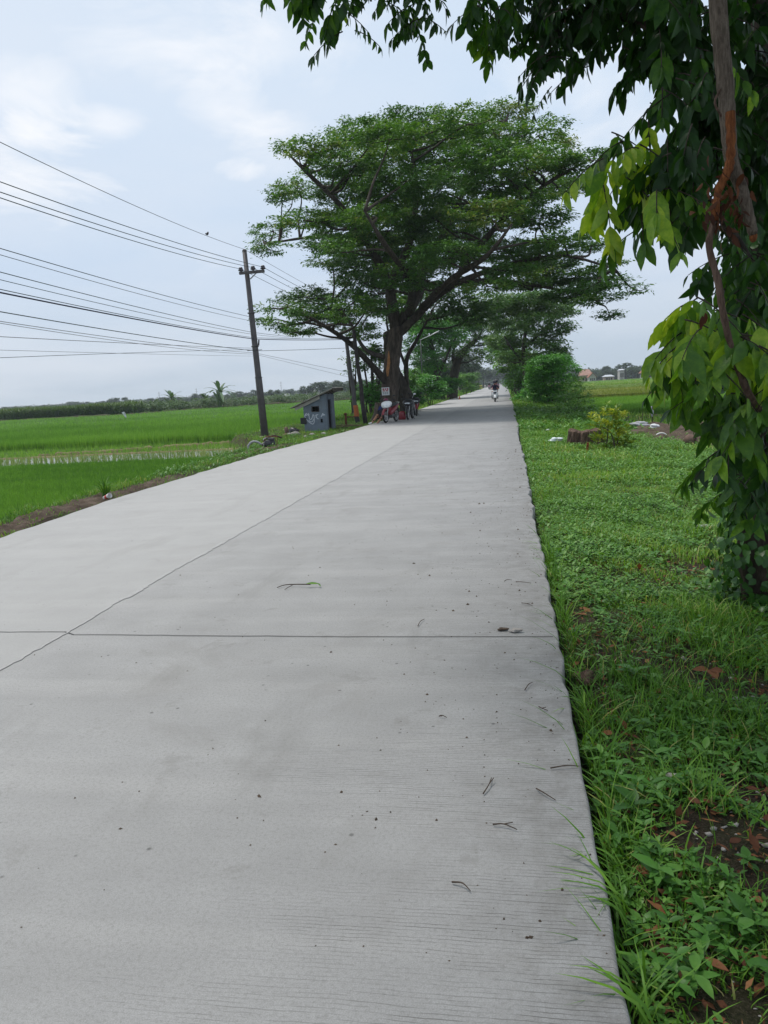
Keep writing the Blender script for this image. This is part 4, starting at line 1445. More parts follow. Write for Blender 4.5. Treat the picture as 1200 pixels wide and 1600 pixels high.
# --- the roadside tree on the right, its crown hanging over the camera
r = np.random.default_rng(131)
NB = np.array([1.86, 5.45, -.2])
nt = thing('roadside_tree', 'ivy-clad roadside tree at the right edge with leafy boughs hanging over the near road', 'tree', NB)
NTK = [(at(1198, 1010, 5.45), at(1194, 800, 5.4), at(1198, 600, 5.35), at(1204, 400, 5.3), at(1215, 200, 5.25), at(1205, 0, 5.2), at(1180, -250, 5.1))]
nlimbs = [
    ([p - NB for p in NTK[0]], .17, .10),
    ([at(1205, 30, 5.2) - NB, at(1120, -60, 5.0) - NB, at(980, -90, 4.8) - NB, at(800, -80, 4.6) - NB, at(600, -70, 4.4) - NB, at(470, -50, 4.3) - NB], .075, .015),
    ([at(1208, 200, 5.2) - NB, at(1150, 120, 4.6) - NB, at(1060, 60, 4.3) - NB, at(960, 20, 4.2) - NB], .05, .015),
    ([at(1212, 500, 5.3) - NB, at(1180, 430, 4.6) - NB, at(1120, 330, 4.0) - NB, at(1060, 290, 3.8) - NB, at(1000, 265, 3.7) - NB], .035, .008),
    ([at(1214, 700, 5.3) - NB, at(1195, 640, 4.3) - NB, at(1150, 590, 3.6) - NB, at(1090, 540, 3.4) - NB], .03, .007),
    ([at(1205, -100, 5.1) - NB, at(1000, -400, 5.2) - NB, at(700, -500, 5.5) - NB], .09, .03),
    ([at(1190, -180, 5.1) - NB, at(1250, -500, 6) - NB, at(1300, -700, 7) - NB], .09, .03)]
limb_tubes(nlimbs[:1], 14, .05, r).build('trunk', M['bark'], nt)
limb_tubes(nlimbs[1:], 8, .04, r).build('limb', M['bark_dark'], nt)


def sprays(bag, c, n, spread, Lr, m, leafL, droop, tint, r, Wr=.40, down=.35, twigs=None):
    """pinnate leaves: a drooping rachis with pairs of leaflets"""
    for _ in range(n):
        p = c + r.normal(0, 1, 3) * spread * .55
        a = r.uniform(0, 6.28)
        d = np.array([math.cos(a), math.sin(a), -down + r.normal(0, .25)])
        d /= np.linalg.norm(d)
        S = np.cross(d, [0, 0, 1.0])
        S /= np.linalg.norm(S)
        L = Lr * r.uniform(.7, 1.2)
        ts = np.linspace(.15, 1, m)
        Q = p + d * L * ts[:, None] - np.array([0, 0, 1.0]) * (L * .35 * ts * ts)[:, None]
        if twigs is not None:
            twigs.append((np.vstack([p, Q[::max(1, m // 3)], Q[-1]]), .0035, .0015))
        tb = np.clip(tint + r.normal(0, .10), 0, 1)
        Ps, Ds = [], []
        for sgn in (-1, 1):
            Ps.append(Q)
            Ds.append(S * sgn * .7 + d * .45 + np.array([0, 0, -droop]) + r.normal(0, .16, (m, 3)))
        Ps.append(Q[-1:])
        Ds.append((d + np.array([0, 0, -droop]))[None])
        P = np.concatenate(Ps)
        D = nrm(np.concatenate(Ds))
        U = np.array([0, 0, 1.0]) * .55 + d * .5 + r.normal(0, .25, (len(P), 3))
        N = nrm(U - D * np.sum(U * D, 1, keepdims=True))
        LL = leafL * r.choice([.75, 1.0, 1.2]) * r.uniform(.62, 1.15, len(P)) * np.where(np.arange(len(P)) % m < 1, .7, 1)
        bag.put(leaf_hi(P, D, N, LL, LL * r.uniform(Wr * .85, Wr * 1.25, len(P)), r.uniform(.02, .34)), np.clip(tb + r.normal(0, .06, len(P)), 0, 1))


bag, tws = LeafBag(), []
NC = [  # px, py, half w, half h, Y, sprays, tint (high puts in backlight), leaflet length, droop
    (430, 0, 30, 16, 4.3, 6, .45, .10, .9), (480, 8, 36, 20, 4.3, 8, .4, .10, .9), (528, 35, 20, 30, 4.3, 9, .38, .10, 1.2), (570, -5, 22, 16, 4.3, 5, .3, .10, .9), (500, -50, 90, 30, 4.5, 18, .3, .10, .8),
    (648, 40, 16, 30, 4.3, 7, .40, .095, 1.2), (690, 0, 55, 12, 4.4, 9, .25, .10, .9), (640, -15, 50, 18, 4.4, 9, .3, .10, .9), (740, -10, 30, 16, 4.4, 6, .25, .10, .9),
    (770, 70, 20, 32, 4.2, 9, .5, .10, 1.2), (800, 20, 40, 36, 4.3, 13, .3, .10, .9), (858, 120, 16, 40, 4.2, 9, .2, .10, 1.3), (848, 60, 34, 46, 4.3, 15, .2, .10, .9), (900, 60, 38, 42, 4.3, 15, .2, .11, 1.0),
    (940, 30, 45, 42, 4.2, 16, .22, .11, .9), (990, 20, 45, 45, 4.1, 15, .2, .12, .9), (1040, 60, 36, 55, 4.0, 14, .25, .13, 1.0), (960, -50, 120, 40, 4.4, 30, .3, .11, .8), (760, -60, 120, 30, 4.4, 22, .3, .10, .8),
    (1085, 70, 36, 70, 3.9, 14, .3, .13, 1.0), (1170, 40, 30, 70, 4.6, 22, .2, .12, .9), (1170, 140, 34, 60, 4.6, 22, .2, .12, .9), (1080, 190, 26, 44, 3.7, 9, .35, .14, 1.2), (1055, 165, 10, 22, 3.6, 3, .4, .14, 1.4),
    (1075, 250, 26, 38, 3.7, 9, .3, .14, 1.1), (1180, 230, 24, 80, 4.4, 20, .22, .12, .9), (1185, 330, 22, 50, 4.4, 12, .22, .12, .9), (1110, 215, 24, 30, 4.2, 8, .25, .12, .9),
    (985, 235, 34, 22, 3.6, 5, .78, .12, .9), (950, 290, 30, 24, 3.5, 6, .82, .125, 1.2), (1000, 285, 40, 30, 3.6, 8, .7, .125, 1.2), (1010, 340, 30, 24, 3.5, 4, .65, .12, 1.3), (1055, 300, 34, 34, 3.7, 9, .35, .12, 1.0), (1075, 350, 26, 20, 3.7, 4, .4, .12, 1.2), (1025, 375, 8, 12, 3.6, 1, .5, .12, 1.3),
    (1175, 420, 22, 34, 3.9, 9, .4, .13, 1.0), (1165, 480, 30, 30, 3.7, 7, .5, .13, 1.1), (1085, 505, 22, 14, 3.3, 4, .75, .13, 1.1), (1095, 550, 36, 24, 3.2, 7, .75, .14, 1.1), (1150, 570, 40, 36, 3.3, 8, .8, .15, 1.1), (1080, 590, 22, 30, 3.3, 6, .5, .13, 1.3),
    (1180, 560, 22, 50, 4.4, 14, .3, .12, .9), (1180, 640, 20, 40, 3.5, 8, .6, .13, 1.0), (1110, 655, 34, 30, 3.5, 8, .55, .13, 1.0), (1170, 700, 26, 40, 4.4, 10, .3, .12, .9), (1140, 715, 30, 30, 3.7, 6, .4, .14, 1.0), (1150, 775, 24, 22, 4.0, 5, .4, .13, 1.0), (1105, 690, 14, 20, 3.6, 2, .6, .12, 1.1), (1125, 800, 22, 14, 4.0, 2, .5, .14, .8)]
for (px, py, hw, hh, Y, n, tn, lf, dr) in NC:
    s = Y / F_PX
    if px > 1050 and py > 150 and Y < 4.1:
        lf, n = min(lf, .112), int(n * 1.6)
    if px < 960 and py < 200:
        lf, n = lf * .82, int(n * 1.7)
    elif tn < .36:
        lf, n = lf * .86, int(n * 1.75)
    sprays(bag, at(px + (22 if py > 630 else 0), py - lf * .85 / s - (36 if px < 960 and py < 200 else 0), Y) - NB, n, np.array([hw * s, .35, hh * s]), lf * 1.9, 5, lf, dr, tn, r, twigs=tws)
# unseen rest of the crown above the view, thickened to shade the near verge
cl = []
while len(cl) < 190:
    x, y = r.uniform(-2.2, 5.5), r.uniform(.5, 9.5)
    z = r.uniform(3.6, 7.2)
    if z < 2.3 + .62 * y or ((x - 1.9) / 3.8) ** 2 + ((y - 5.2) / 4.8) ** 2 > 1:
        continue
    cl.append((np.array([x, y, z]) - NB, (.65, .65, .4), r.normal(0, .1)))
foliage(bag, cl, r, 12, .14, .42, 26, .16, .8, .4)
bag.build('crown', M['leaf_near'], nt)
mb = limb_tubes([attach(nlimbs[5:], c, r, .014, .006) for c, _, _ in cl], 5)
for q in NC:
    if q[1] > -100:
        continue
    a = attach(nlimbs[1:], at(q[0], q[1] - 10, q[4]) - NB, r, .003, .002, .1)
    mb.tube(spline(a[0], 5), np.linspace(a[1], a[2], 16), 5)
for p_, a, b_ in tws:
    mb.tube(p_, np.linspace(a, b_, len(p_)), 4)
mb.build('twig', M['bark_dark'], nt)
# ivy on the trunk
bag = LeafBag()
TP = spline(NTK[0], 8) - NB
n = 3600
tt = r.uniform(0, 30.9, n) * (r.uniform(0, 1, n) < .8) + r.uniform(0, 14, n) * 0
tt = np.clip(r.uniform(0, 1, n) ** 1.25 * 33, 0, 33)
i0 = tt.astype(int)
c = TP[i0] + (TP[np.minimum(i0 + 1, len(TP) - 1)] - TP[i0]) * (tt - i0)[:, None]
a = r.uniform(0, 6.28, n)
Rr = r.uniform(.17, .30, n) * np.where(c[:, 2] < .6, 1.25, 1)
out = np.stack([np.cos(a), np.sin(a), np.zeros(n)], 1)
P = c + out * Rr[:, None]
D = nrm(np.array([0, 0, -1.0]) + out * .35 + r.normal(0, .35, (n, 3)))
N = nrm(out + np.array([0, 0, .5]) + r.normal(0, .3, (n, 3)))
N = nrm(N - D * np.sum(N * D, 1, keepdims=True))
LL = r.uniform(.04, .075, n)
bag.put(leaf_hi(P, D, N, LL, LL * r.uniform(.75, 1.0, n), .15), np.clip(r.normal(.45, .2, n), 0, 1))
m = 900   # ivy running out over the ground at the foot
gxy = np.stack([r.normal(1.78, .28, m), r.normal(5.3, .42, m)], 1)
P = np.column_stack([gxy, gz(gxy[:, 0], gxy[:, 1]) + r.uniform(.02, .22, m) * np.exp(-((gxy[:, 0] - 1.86) / .3) ** 2)]) - NB
D = nrm(np.column_stack([r.normal(-.3, .6, (m, 1)), r.normal(-.4, .6, (m, 1)), r.normal(-.1, .3, (m, 1))]))
N = nrm(np.array([0, 0, 1.0]) + r.normal(0, .3, (m, 3)))
N = nrm(N - D * np.sum(N * D, 1, keepdims=True))
LL = r.uniform(.04, .07, m)
bag.put(leaf_hi(P, D, N, LL, LL * r.uniform(.75, 1.0, m), .15), np.clip(r.normal(.45, .2, m), 0, 1))
bag.build('ivy', M['leaf_ivy'], nt)
# the snapped hanging bough with its torn orange wood and dead leaves
mb = MB()
mb.tube(spline([at(1118, -60, 3.05), at(1124, 40, 3.02), at(1133, 130, 3.0), at(1138, 200, 3.0), at(1143, 250, 3.0), at(1160, 300, 3.02), at(1172, 345, 3.03), at(1177, 366, 3.04)], 6) - NB,
        np.interp(np.linspace(0, 1, 43), [0, .4, .7, 1], [.031, .027, .021, .016]) * (1 + r.normal(0, .04, 43)), 12)
mb.build('snapped_bough', M['bark_pale'], nt)
mb = MB()
mb.tube(spline([at(1141, 175, 2.975), at(1142, 230, 2.97), at(1138, 265, 2.97), at(1122, 300, 2.98), at(1116, 345, 2.99)], 6) - NB, np.linspace(.016, .013, 25) * (1 + r.normal(0, .12, 25)), 8)
mb.ell(at(1177, 370, 3.04) - NB, (.014, .014, .02))
mb.build('torn_wood', M['bark_torn'], nt)
mb = MB()
mb.tube(spline([at(1116, 345, 2.99), at(1108, 385, 2.98), at(1122, 440, 2.98), at(1130, 490, 2.98), at(1146, 555, 3.0), at(1170, 616, 3.02), at(1185, 640, 3.2)], 6) - NB, np.linspace(.012, .013, 37) * (1 + r.normal(0, .08, 37)), 8)
mb.tube(spline([at(1125, 140, 2.98), at(1117, 160, 2.95), at(1127, 182, 2.97)], 6) - NB, .004, 5)
mb.build('hanging_branch', M['bark_stump'], nt)
bag = LeafBag()
n = 80
P = at(1132, 315, 3.0) - NB + r.normal(0, 1, (n, 3)) * np.array([.045, .05, .06])
D = nrm(r.normal(0, .5, (n, 3)) + np.array([0, 0, -.9]))
N = rand_dir(r, n)
N = nrm(N - D * np.sum(N * D, 1, keepdims=True))
LL = r.uniform(.03, .06, n)
bag.put(leaf_hi(P, D, N, LL, LL * .38, .4), np.clip(r.normal(.15, .2, n), 0, 1))
P = np.array([at(1098, 493, 3.0) - NB, at(1102, 488, 3.0) - NB])
D = nrm(np.array([[-.1, 0, -1.0], [.1, .1, -1.0]]))
N = np.array([[0, -1.0, 0], [.3, -1.0, 0]])
bag.put(leaf_hi(P, D, nrm(N - D * np.sum(N * D, 1, keepdims=True)), np.array([.05, .045]), np.array([.02, .018]), .2), np.array([.1, .2]))
bag.build('dead_leaves', M['leaf_dead'], nt)


# ------------------------------------------------------------------ utility pole, posts, wires
PB = gd(415, 688, -.35)
PB = np.array([at(415, 688, 29)[0], 29.0, -.5])
PT = at(382, 392, 29)
pole = thing('utility_pole', 'tall grey steel utility pole leaning left with a short crossarm and three insulators', 'utility pole', PB)
v = PT - PB
mb = MB()
mb.tube([PB * 0, v * .35, v * .36, v * .68, v * .69, v], [.155, .135, .122, .11, .10, .085], 16)
mb.lathe([(0, 0), (.09, 0), (.09, .05), (.05, .09), (0, .1)], tuple(v - [0, 0, .03]), n=12)
mb.build('shaft', M['pole_steel'], pole)
al, ar = at(374, 427, 28.86) - PB, at(413, 423.5, 28.86) - PB
mb = MB()
d = (ar - al)
ang = math.atan2(d[2], d[0])
rotm = Matrix.Rotation(-ang, 3, 'Y')
mb.box(tuple((al + ar) / 2), (float(np.linalg.norm(d)), .10, .11), rot=rotm, bev=.006)
mb.build('crossarm', M['pole_steel'], pole)
mb = MB()
mb.tube([at(402, 425, 28.85) - PB, at(391, 436, 28.9) - PB], .022, 6)
mb.build('brace', M['metal'], pole)
ins_pos = []
for (px, py) in [(376.5, 424), (395.5, 422), (411, 421)]:
    q = at(px, py, 28.86)
    ins_pos.append(q + np.array([0, 0, .09]))
    mb = MB()
    mb.lathe([(0, -.06), (.025, -.06), (.03, .0), (.10, .02), (.105, .06), (.07, .08), (.085, .10), (.06, .15), (0, .165)], tuple(q - PB), n=12)
    mb.build('insulator', M['insulator'], pole)
mb = MB()
for f_ in (.36, .52, .69):
    q = v * f_
    mb.lathe([(.135, -.02), (.15, -.02), (.15, .02), (.135, .02)], tuple(q), n=14, closed=True)
q = v * .5
mb.tube([q + [-.3, -.1, 0], q + [.3, -.1, .0]], .012, 5)
mb.tube([at(404, 540, 28.85) - PB, at(404.5, 531, 28.85) - PB], .03, 6)
mb.build('clamp', M['dark_metal'], pole)
mb = MB()
mb.lathe([(.25, 0), (.30, .35), (.2, .40), (0, .42)], (0, 0, .0), n=14)
mb.build('foot_collar', M['stone'], pole)


def wire(label, p0, pm, p1, rad, mat, Ye=12.6, after=None):
    """p0: pixel at the photo's left edge (Y = Ye), pm: a pixel between with its Y, p1: world point at the pole"""
    A = at(p0[0], p0[1], Ye)
    B = np.asarray(p1, float)
    t = np.array([0, 1.0])
    sag = pm
    ys_ = np.linspace(-18, B[1], 60)
    u = (ys_ - A[1]) / (B[1] - A[1])
    x = A[0] + (B[0] - A[0]) * u
    z = A[2] + (B[2] - A[2]) * u - 4 * sag * u * (1 - u)
    P = np.stack([x, ys_, z], 1)
    if after is not None:
        E_ = np.asarray(after[0], float)
        s = np.linspace(0, 1, 30)[1:]
        Q = B + (E_ - B) * s[:, None] - np.array([0, 0, 1.0]) * (4 * after[1] * s * (1 - s))[:, None]
        P = np.vstack([P, Q])
    c0 = P[0].copy()
    mb = MB()
    mb.tube(P - c0, rad * .78, 6)
    o = mb.build('overhead_wire', M[mat], None, tuple(c0))
    return tag(o, label, 'wire', 'overhead wires strung along the left side')


def onpole(py):
    f_ = (py - 392) / (688 - 392)
    return PT + (PB - PT) * f_ + np.array([.0, -.12, 0])


nxt = lambda z, x=-9.3, y=76: (np.array([x, y, z]), .25)
wire('topmost thin overhead wire running to the tip of the pole, small bird sitting on it', (0, 222), .12, PT + [0, 0, .06], .009, 'wire_grey', after=nxt(6.6))
wire('upper of the three wires tied to the crossarm insulators, ending at the right insulator', (0, 284), .10, ins_pos[2], .011, 'wire_green', after=nxt(5.9, -8.7))
wire('middle of the three wires tied to the crossarm, ending at the insulator beside the shaft', (0, 300), .10, ins_pos[1], .011, 'wire_green', after=nxt(5.9, -9.2))
wire('lowest of the three wires tied to the crossarm, ending at the left insulator', (0, 309), .10, ins_pos[0], .011, 'wire_green', after=nxt(5.9, -9.8))
wire('upper wire of the close pair meeting the pole a third of the way down', (0, 388), .06, onpole(490), .010, 'wire_green', after=(at(445, 512, 37), .02))
wire('lower wire of the close pair meeting the pole a third of the way down', (0, 398), .07, onpole(496), .008, 'wire_grey', after=(at(450, 516, 37), .02))
wire('thin green wire just above the thick blue-black cable bundle', (0, 425), .06, onpole(513), .010, 'wire_green', after=(at(470, 527, 40), .02))
wire('thin grey wire lying closest over the thick cable, second above it', (0, 437), .07, onpole(516), .008, 'wire_green', after=(at(470, 529, 40), .02))
wire('twisted thin wire directly above the thick blue-black cable', (0, 452), .06, onpole(521), .010, 'wire_green', after=(at(550, 528, 37), .04))
wire('thickest blue-black cable of all the overhead lines', (0, 457), .05, onpole(523), .019, 'wire_blue', after=(at(548, 530, 37), .04))
wire('green-black wire below the thick cable running on to the two leaning posts', (0, 487), .05, onpole(541), .012, 'wire_green', after=(at(556, 543, 36.2), .02))
wire('upper of two thin wires sagging together under the green-black wire', (0, 502), .07, onpole(544), .008, 'wire_grey', after=(at(545, 582, 38), .0))
wire('lower of two thin wires sagging together under the green-black wire', (0, 505), .10, onpole(546), .007, 'wire_grey', after=(at(548, 590, 38), .0))
wire('nearly level thin wire crossing the low sky left of the pole', (0, 526), .02, onpole(537), .008, 'wire_grey')
wire('faint hair-thin wire lowest but one near the horizon haze', (0, 547), .01, onpole(549), .005, 'wire_grey')
wire('lowest overhead wire, rising gently toward the pole', (0, 559), -.02, onpole(539), .007, 'wire_green')
# small bird on the topmost wire
A_, B_ = at(0, 222, 12.6), PT + [0, 0, .06]
Yb_ = 24.3
u_ = (Yb_ - 12.6) / (29 - 12.6)
q = A_ + (B_ - A_) * u_ - np.array([0, 0, 4 * .12 * u_ * (1 - u_)])
bd = thing('bird', 'small dark bird perched on the topmost wire left of the pole', 'bird', q)
mb = MB()
mb.loft([(-.13, 0, .03, .012, .005), (-.07, 0, .045, .022, .014), (-.03, 0, .055, .035, .03), (.02, 0, .075, .038, .04), (.05, 0, .105, .028, .03), (.075, 0, .125, .027, .027), (.098, 0, .128, .014, .014), (.125, 0, .125, .004, .004)], 10)
for s in (-1, 1):
    mb.tube([(s * .015, 0, .045), (s * .012, .005, .008)], .004, 4)
mb.build('body', M['bird'], bd)
mb = MB()
for s in (-1, 1):
    mb.loft([(-.12, s * .02, .05, .004, .008), (-.05, s * .034, .068, .007, .022), (.02, s * .038, .085, .006, .02), (.04, s * .033, .09, .003, .008)], 8)
mb.build('wing', M['bird'], bd)

# two leaning posts
def post(name, label, pxb, pxt, Y, zb, r0, r1, mat, mark=None):
    a = np.array([at(pxb[0], pxb[1], Y)[0], Y, zb])
    b_ = at(pxt[0], pxt[1], Y)
    o = thing(name, label, 'post', a)
    mb = MB()
    P = np.linspace(a, b_, 8) - a + np.random.default_rng(3).normal(0, .008, (8, 3))
    mb.tube(P, np.linspace(r0, r1, 8), 12)
    mb.build('shaft', M[mat], o)
    if mark:
        mb = MB()
        mb.tube([P[0] + (P[-1] - P[0]) * mark[0], P[0] + (P[-1] - P[0]) * mark[1]], [r0 * 1.02 + .003, r0 * .98 + .004], 12, caps=False)
        mb.build('paint_band', M['orange_mark'], o)
    return o


post('leaning_post', 'dark leaning post with an orange band near its foot, left of two beside booth', (559, 662), (541, 535), 37, -.2, .125, .085, 'pole_steel', (.10, .24))
post('leaning_post', 'plain black leaning post, right of two, in front of the big tree trunk', (571, 660), (552, 515), 35.5, -.15, .11, .08, 'post_dark')

# street lamp far along the left verge
Yl = 72
lb = np.array([at(661, 616, Yl)[0], Yl, -.3])
sl = thing('street_lamp', 'thin street lamp with a white arm slanting over the left verge trees', 'street lamp', lb)
top = at(657, 530, Yl) - lb
MB().tube([(0, 0, 0), top * .5, top], [.06, .05, .04], 8).build('pole', M['dark_metal'], sl)
mb = MB()
mb.tube([top - [0, 0, .05], at(668, 526, Yl - .2) - lb, at(677, 522, Yl - .4) - lb], .03, 6)
mb.build('arm', M['white_paint'], sl)
mb = MB()
hp = at(679.5, 520.5, Yl - .5) - lb
mb.loft([(-.35, hp[1], hp[2] - .14, .06, .03), (-.1, hp[1], hp[2] - .04, .12, .055), (.25, hp[1], hp[2] + .11, .12, .05), (.42, hp[1], hp[2] + .19, .05, .03)], 10, axis='x')
for i, p_ in enumerate(mb.v):
    mb.v[i] = (p_[0] + hp[0], p_[1], p_[2])
mb.build('lamp_head', M['white_paint'], sl)

# far masts
for (px, pt, pb, Y, lab) in [(251, 612, 640, 260, 'faint thin mast above the scrub left of the first banana plant'), (309.5, 606, 638, 280, 'faint thin mast between the two banana plants'), (441, 596, 628, 300, 'faint thin mast just right of the utility pole')]:
    a = at(px, pb, Y)
    mb = MB()
    hgt = at(px, pt, Y)[2] + .6
    mb.tube([(0, 0, 0), (0, 0, hgt)], [.11, .06], 6)
    for f_ in (.8, .92):
        mb.tube([(-.5, 0, hgt * f_), (.5, 0, hgt * f_)], .04, 4)
    tag(mb.build('mast', M['mast'], None, (a[0], Y, -.6)), lab, 'mast')

# ------------------------------------------------------------------ the grey booth
X0, X1, Y0, Y1 = -8.62, -7.60, 31.4, 32.95
ZB, ZL, ZR = -.22, 1.04, 1.44
BO = np.array([(X0 + X1) / 2, Y0, ZB])
bo = thing('roadside_booth', 'small blue-grey wall booth with a slanting roof and white graffiti at the field edge', 'booth', BO)


def wall(name, quad, th, n_, mat, holes=()):
    pass


W_ = X1 - X0
zr = lambda x: ZL + (ZR - ZL) * (x - X0) / W_ - ZB


def slab_x(mb, x0, x1, z0, z1f, y, th, m=0):
    """upright board in the XZ plane, sloping top"""
    P = []
    for yy in (y, y + th):
        P += [(x0 - BO[0], yy - BO[1], z0), (x1 - BO[0], yy - BO[1], z0), (x1 - BO[0], yy - BO[1], z1f(x1)), (x0 - BO[0], yy - BO[1], z1f(x0))]
    mb.add(P, [(0, 1, 2, 3), (5, 4, 7, 6), (0, 4, 5, 1), (1, 5, 6, 2), (2, 6, 7, 3), (3, 7, 4, 0)], m)


wx0, wx1, wz0, wz1 = X0 + .36, X0 + .70, .92, 1.16
mb = MB()
slab_x(mb, X0, wx0, 0, zr, Y0, .06)
slab_x(mb, wx1, X1, 0, zr, Y0, .06)
slab_x(mb, wx0, wx1, 0, lambda x: wz0, Y0, .06)
slab_x(mb, wx0, wx1, wz1, zr, Y0, .06)
mb.build('front_wall', M['booth_wall'], bo)
mb = MB()
slab_x(mb, X0, X1, 0, zr, Y1 - .06, .06)
mb.build('back_wall', M['booth_wall'], bo)
mb = MB()
mb.box((X0 + .03 - BO[0], (Y0 + Y1) / 2 - BO[1], (ZL - ZB) / 2), (.06, Y1 - Y0 - .124, ZL - ZB - .005))
mb.build('left_wall', M['booth_wall'], bo)
# road side: jambs, door set half open
xr = X1 - BO[0] - .03
mb = MB()
hR = ZR - ZB - .02
mb.box((xr, .18, hR / 2), (.06, .22, hR))
mb.box((xr, Y1 - Y0 - .32, hR / 2), (.06, .5, hR))
mb.box((xr, .70, hR - .11), (.06, .53, .22))
mb.build('right_wall', M['booth_side'], bo)
mb = MB()
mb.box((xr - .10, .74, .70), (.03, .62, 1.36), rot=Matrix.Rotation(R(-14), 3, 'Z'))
mb.build('door', M['inside_shade'], bo)  # leaf coloured near-black for the shade of the open doorway
mb = MB()
mb.box((0, .80, .012), (W_ - .13, Y1 - Y0 - .13, .02))
mb.build('floor_slab', M['stone'], bo)
# frame of the little window
mb = MB()
cx, cz = (wx0 + wx1) / 2 - BO[0], (wz0 + wz1) / 2
for (x, z, w, h) in [(cx, wz0 + .012, wx1 - wx0, .024), (cx, wz1 - .012, wx1 - wx0, .024), (wx0 - BO[0] + .012, cz, .024, wz1 - wz0 - .05), (wx1 - BO[0] - .012, cz, .024, wz1 - wz0 - .05)]:
    mb.box((x, .012, z), (w, .05, h))
mb.build('window_frame', M['roof_wood'], bo)
mb = MB()
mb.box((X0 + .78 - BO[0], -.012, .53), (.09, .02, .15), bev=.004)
mb.build('vent_shade_block', M['inside_shade'], bo)  # solid block with a hole's shade put into its colour
# roof: corrugated sheet over a board
ra = math.atan2(ZR - ZL, W_)
mb = MB()
xa, xb = X0 - .50, X1 + .42
nn = 40
ys_ = np.linspace(-.28, Y1 - Y0 + .2, nn)
P, Fq = [], []
for off in (0, .02):
    for yy in ys_:
        zc = .012 * math.sin(yy * 60)
        for x in (xa, xb):
            P.append((x - BO[0], yy, zr(x) + .055 + off + zc))
for k in range(nn - 1):
    Fq += [(2 * k, 2 * k + 2, 2 * k + 3, 2 * k + 1), (2 * nn + 2 * k, 2 * nn + 2 * k + 1, 2 * nn + 2 * k + 3, 2 * nn + 2 * k + 2)]
Fq += [(0, 1, 2 * nn + 1, 2 * nn)]
mb.add(P, Fq)
roof = mb.build('roof', M['roof_sheet'], bo)
mb = MB()
for (x0, x1, yy, h, th) in [(X0 - .34, X1 - .25, -.10, .13, .035)]:
    Pq = []
    for y_ in (yy, yy + th):
        Pq += [(x0 - BO[0], y_, zr(x0) - h + .02), (x1 - BO[0], y_, zr(x1) - h + .02), (x1 - BO[0], y_, zr(x1) + .03), (x0 - BO[0], y_, zr(x0) + .03)]
    mb.add(Pq, [(0, 1, 2, 3), (5, 4, 7, 6), (0, 4, 5, 1), (1, 5, 6, 2), (2, 6, 7, 3), (3, 7, 4, 0)])
mb.build('fascia_board', M['fascia'], bo)
mb = MB()
for yy in (.08, .75, 1.45):
    x0, x1 = X0 - .3, X1 + .40
    Pq = []
    for y_ in (yy, yy + .06):
        Pq += [(x0 - BO[0], y_, zr(x0) + .002), (x1 - BO[0], y_, zr(x1) + .002), (x1 - BO[0], y_, zr(x1) + .04), (x0 - BO[0], y_, zr(x0) + .04)]
    mb.add(Pq, [(0, 1, 2, 3), (5, 4, 7, 6), (0, 4, 5, 1), (1, 5, 6, 2), (2, 6, 7, 3), (3, 7, 4, 0)])
mb.box((X1 + .40 - BO[0], .72, zr(X1 + .4) + .0), (.03, Y1 - Y0 + .45, .13))
mb.build('rafter', M['roof_wood'], bo)
# graffiti strokes, traced as sprayed lines on the front wall
def wp(u, v_):   # photo pixel in the enlarged crop -> wall
    px, py = 450 + u / 13.333, 590 + v_ / 13.333
    d = wray(px, py)
    q = d * (Y0 / d[1]) + EYE
    return (q[0] - BO[0], -.004, q[2] - BO[2])


mb = MB()
for st in [[(345, 800), (385, 740), (370, 790), (405, 770), (425, 745), (420, 800)], [(345, 800), (395, 880), (450, 935), (510, 968), (540, 945), (548, 880), (540, 800), (520, 770), (505, 830), (480, 870), (450, 860), (440, 800), (440, 760)],
           [(430, 890), (480, 925), (520, 900), (530, 860)], [(560, 790), (600, 775), (630, 765)], [(605, 770), (595, 820), (615, 855), (640, 860)], [(690, 820), (725, 745), (735, 775), (770, 780)], [(715, 790), (760, 765)], [(590, 830), (570, 812)]]:
    pts = spline([wp(*q) for q in st], 5)
    V_, F_ = tube_np(pts, .0125, 6)
    V_[:, 1] = -.003 + (V_[:, 1] + .004) * .2
    mb.add(V_, F_)
mb.build('graffiti', M['chalk'], bo)
# black meter box hung on the left corner
mb = MB()
mb.box((X0 - BO[0] - .02, -.03, .56), (.26, .10, .27), bev=.02)
mb.build('meter_box', M['black_plastic'], bo)

# ------------------------------------------------------------------ small things on the left verge
# pump with flywheel and a loop of suction hose
q = np.array([at(420, 703, 22.5)[0], 22.5, -.2])
pm = thing('water_pump', 'dark little engine pump with a hose loop standing in front of the utility pole foot', 'water pump', q, R(10))
mb = MB()
mb.box((.08, 0, .20), (.26, .22, .22), bev=.03)
mb.box((.10, 0, .35), (.22, .20, .09), bev=.03)
mb.lathe([(0, -.02), (.11, -.02), (.12, .02), (.10, .06), (0, .06)], (.0, -.14, .22), 'y', 16)
mb.build('engine', M['dark_metal'], pm)
mb = MB()
mb.lathe([(0, -.05), (.075, -.05), (.085, 0), (.05, .07), (0, .07)], (-.12, -.02, .19), 'y', 14)
mb.tube([(-.12, 0, .26), (-.12, 0, .36), (-.05, 0, .4)], .03, 8)
mb.build('pump_housing', M['metal'], pm)
mb = MB()
for s in (-1, 1):
    mb.tube([(-.22, s * .15, .03), (.27, s * .15, .03), (.27, s * .15, .42), (-.05, s * .15, .45), (-.22, s * .15, .03)], .013, 6)
mb.tube([(.27, -.15, .42), (.27, .15, .42)], .013, 6)
mb.build('frame', M['rust'], pm)
mb = MB()
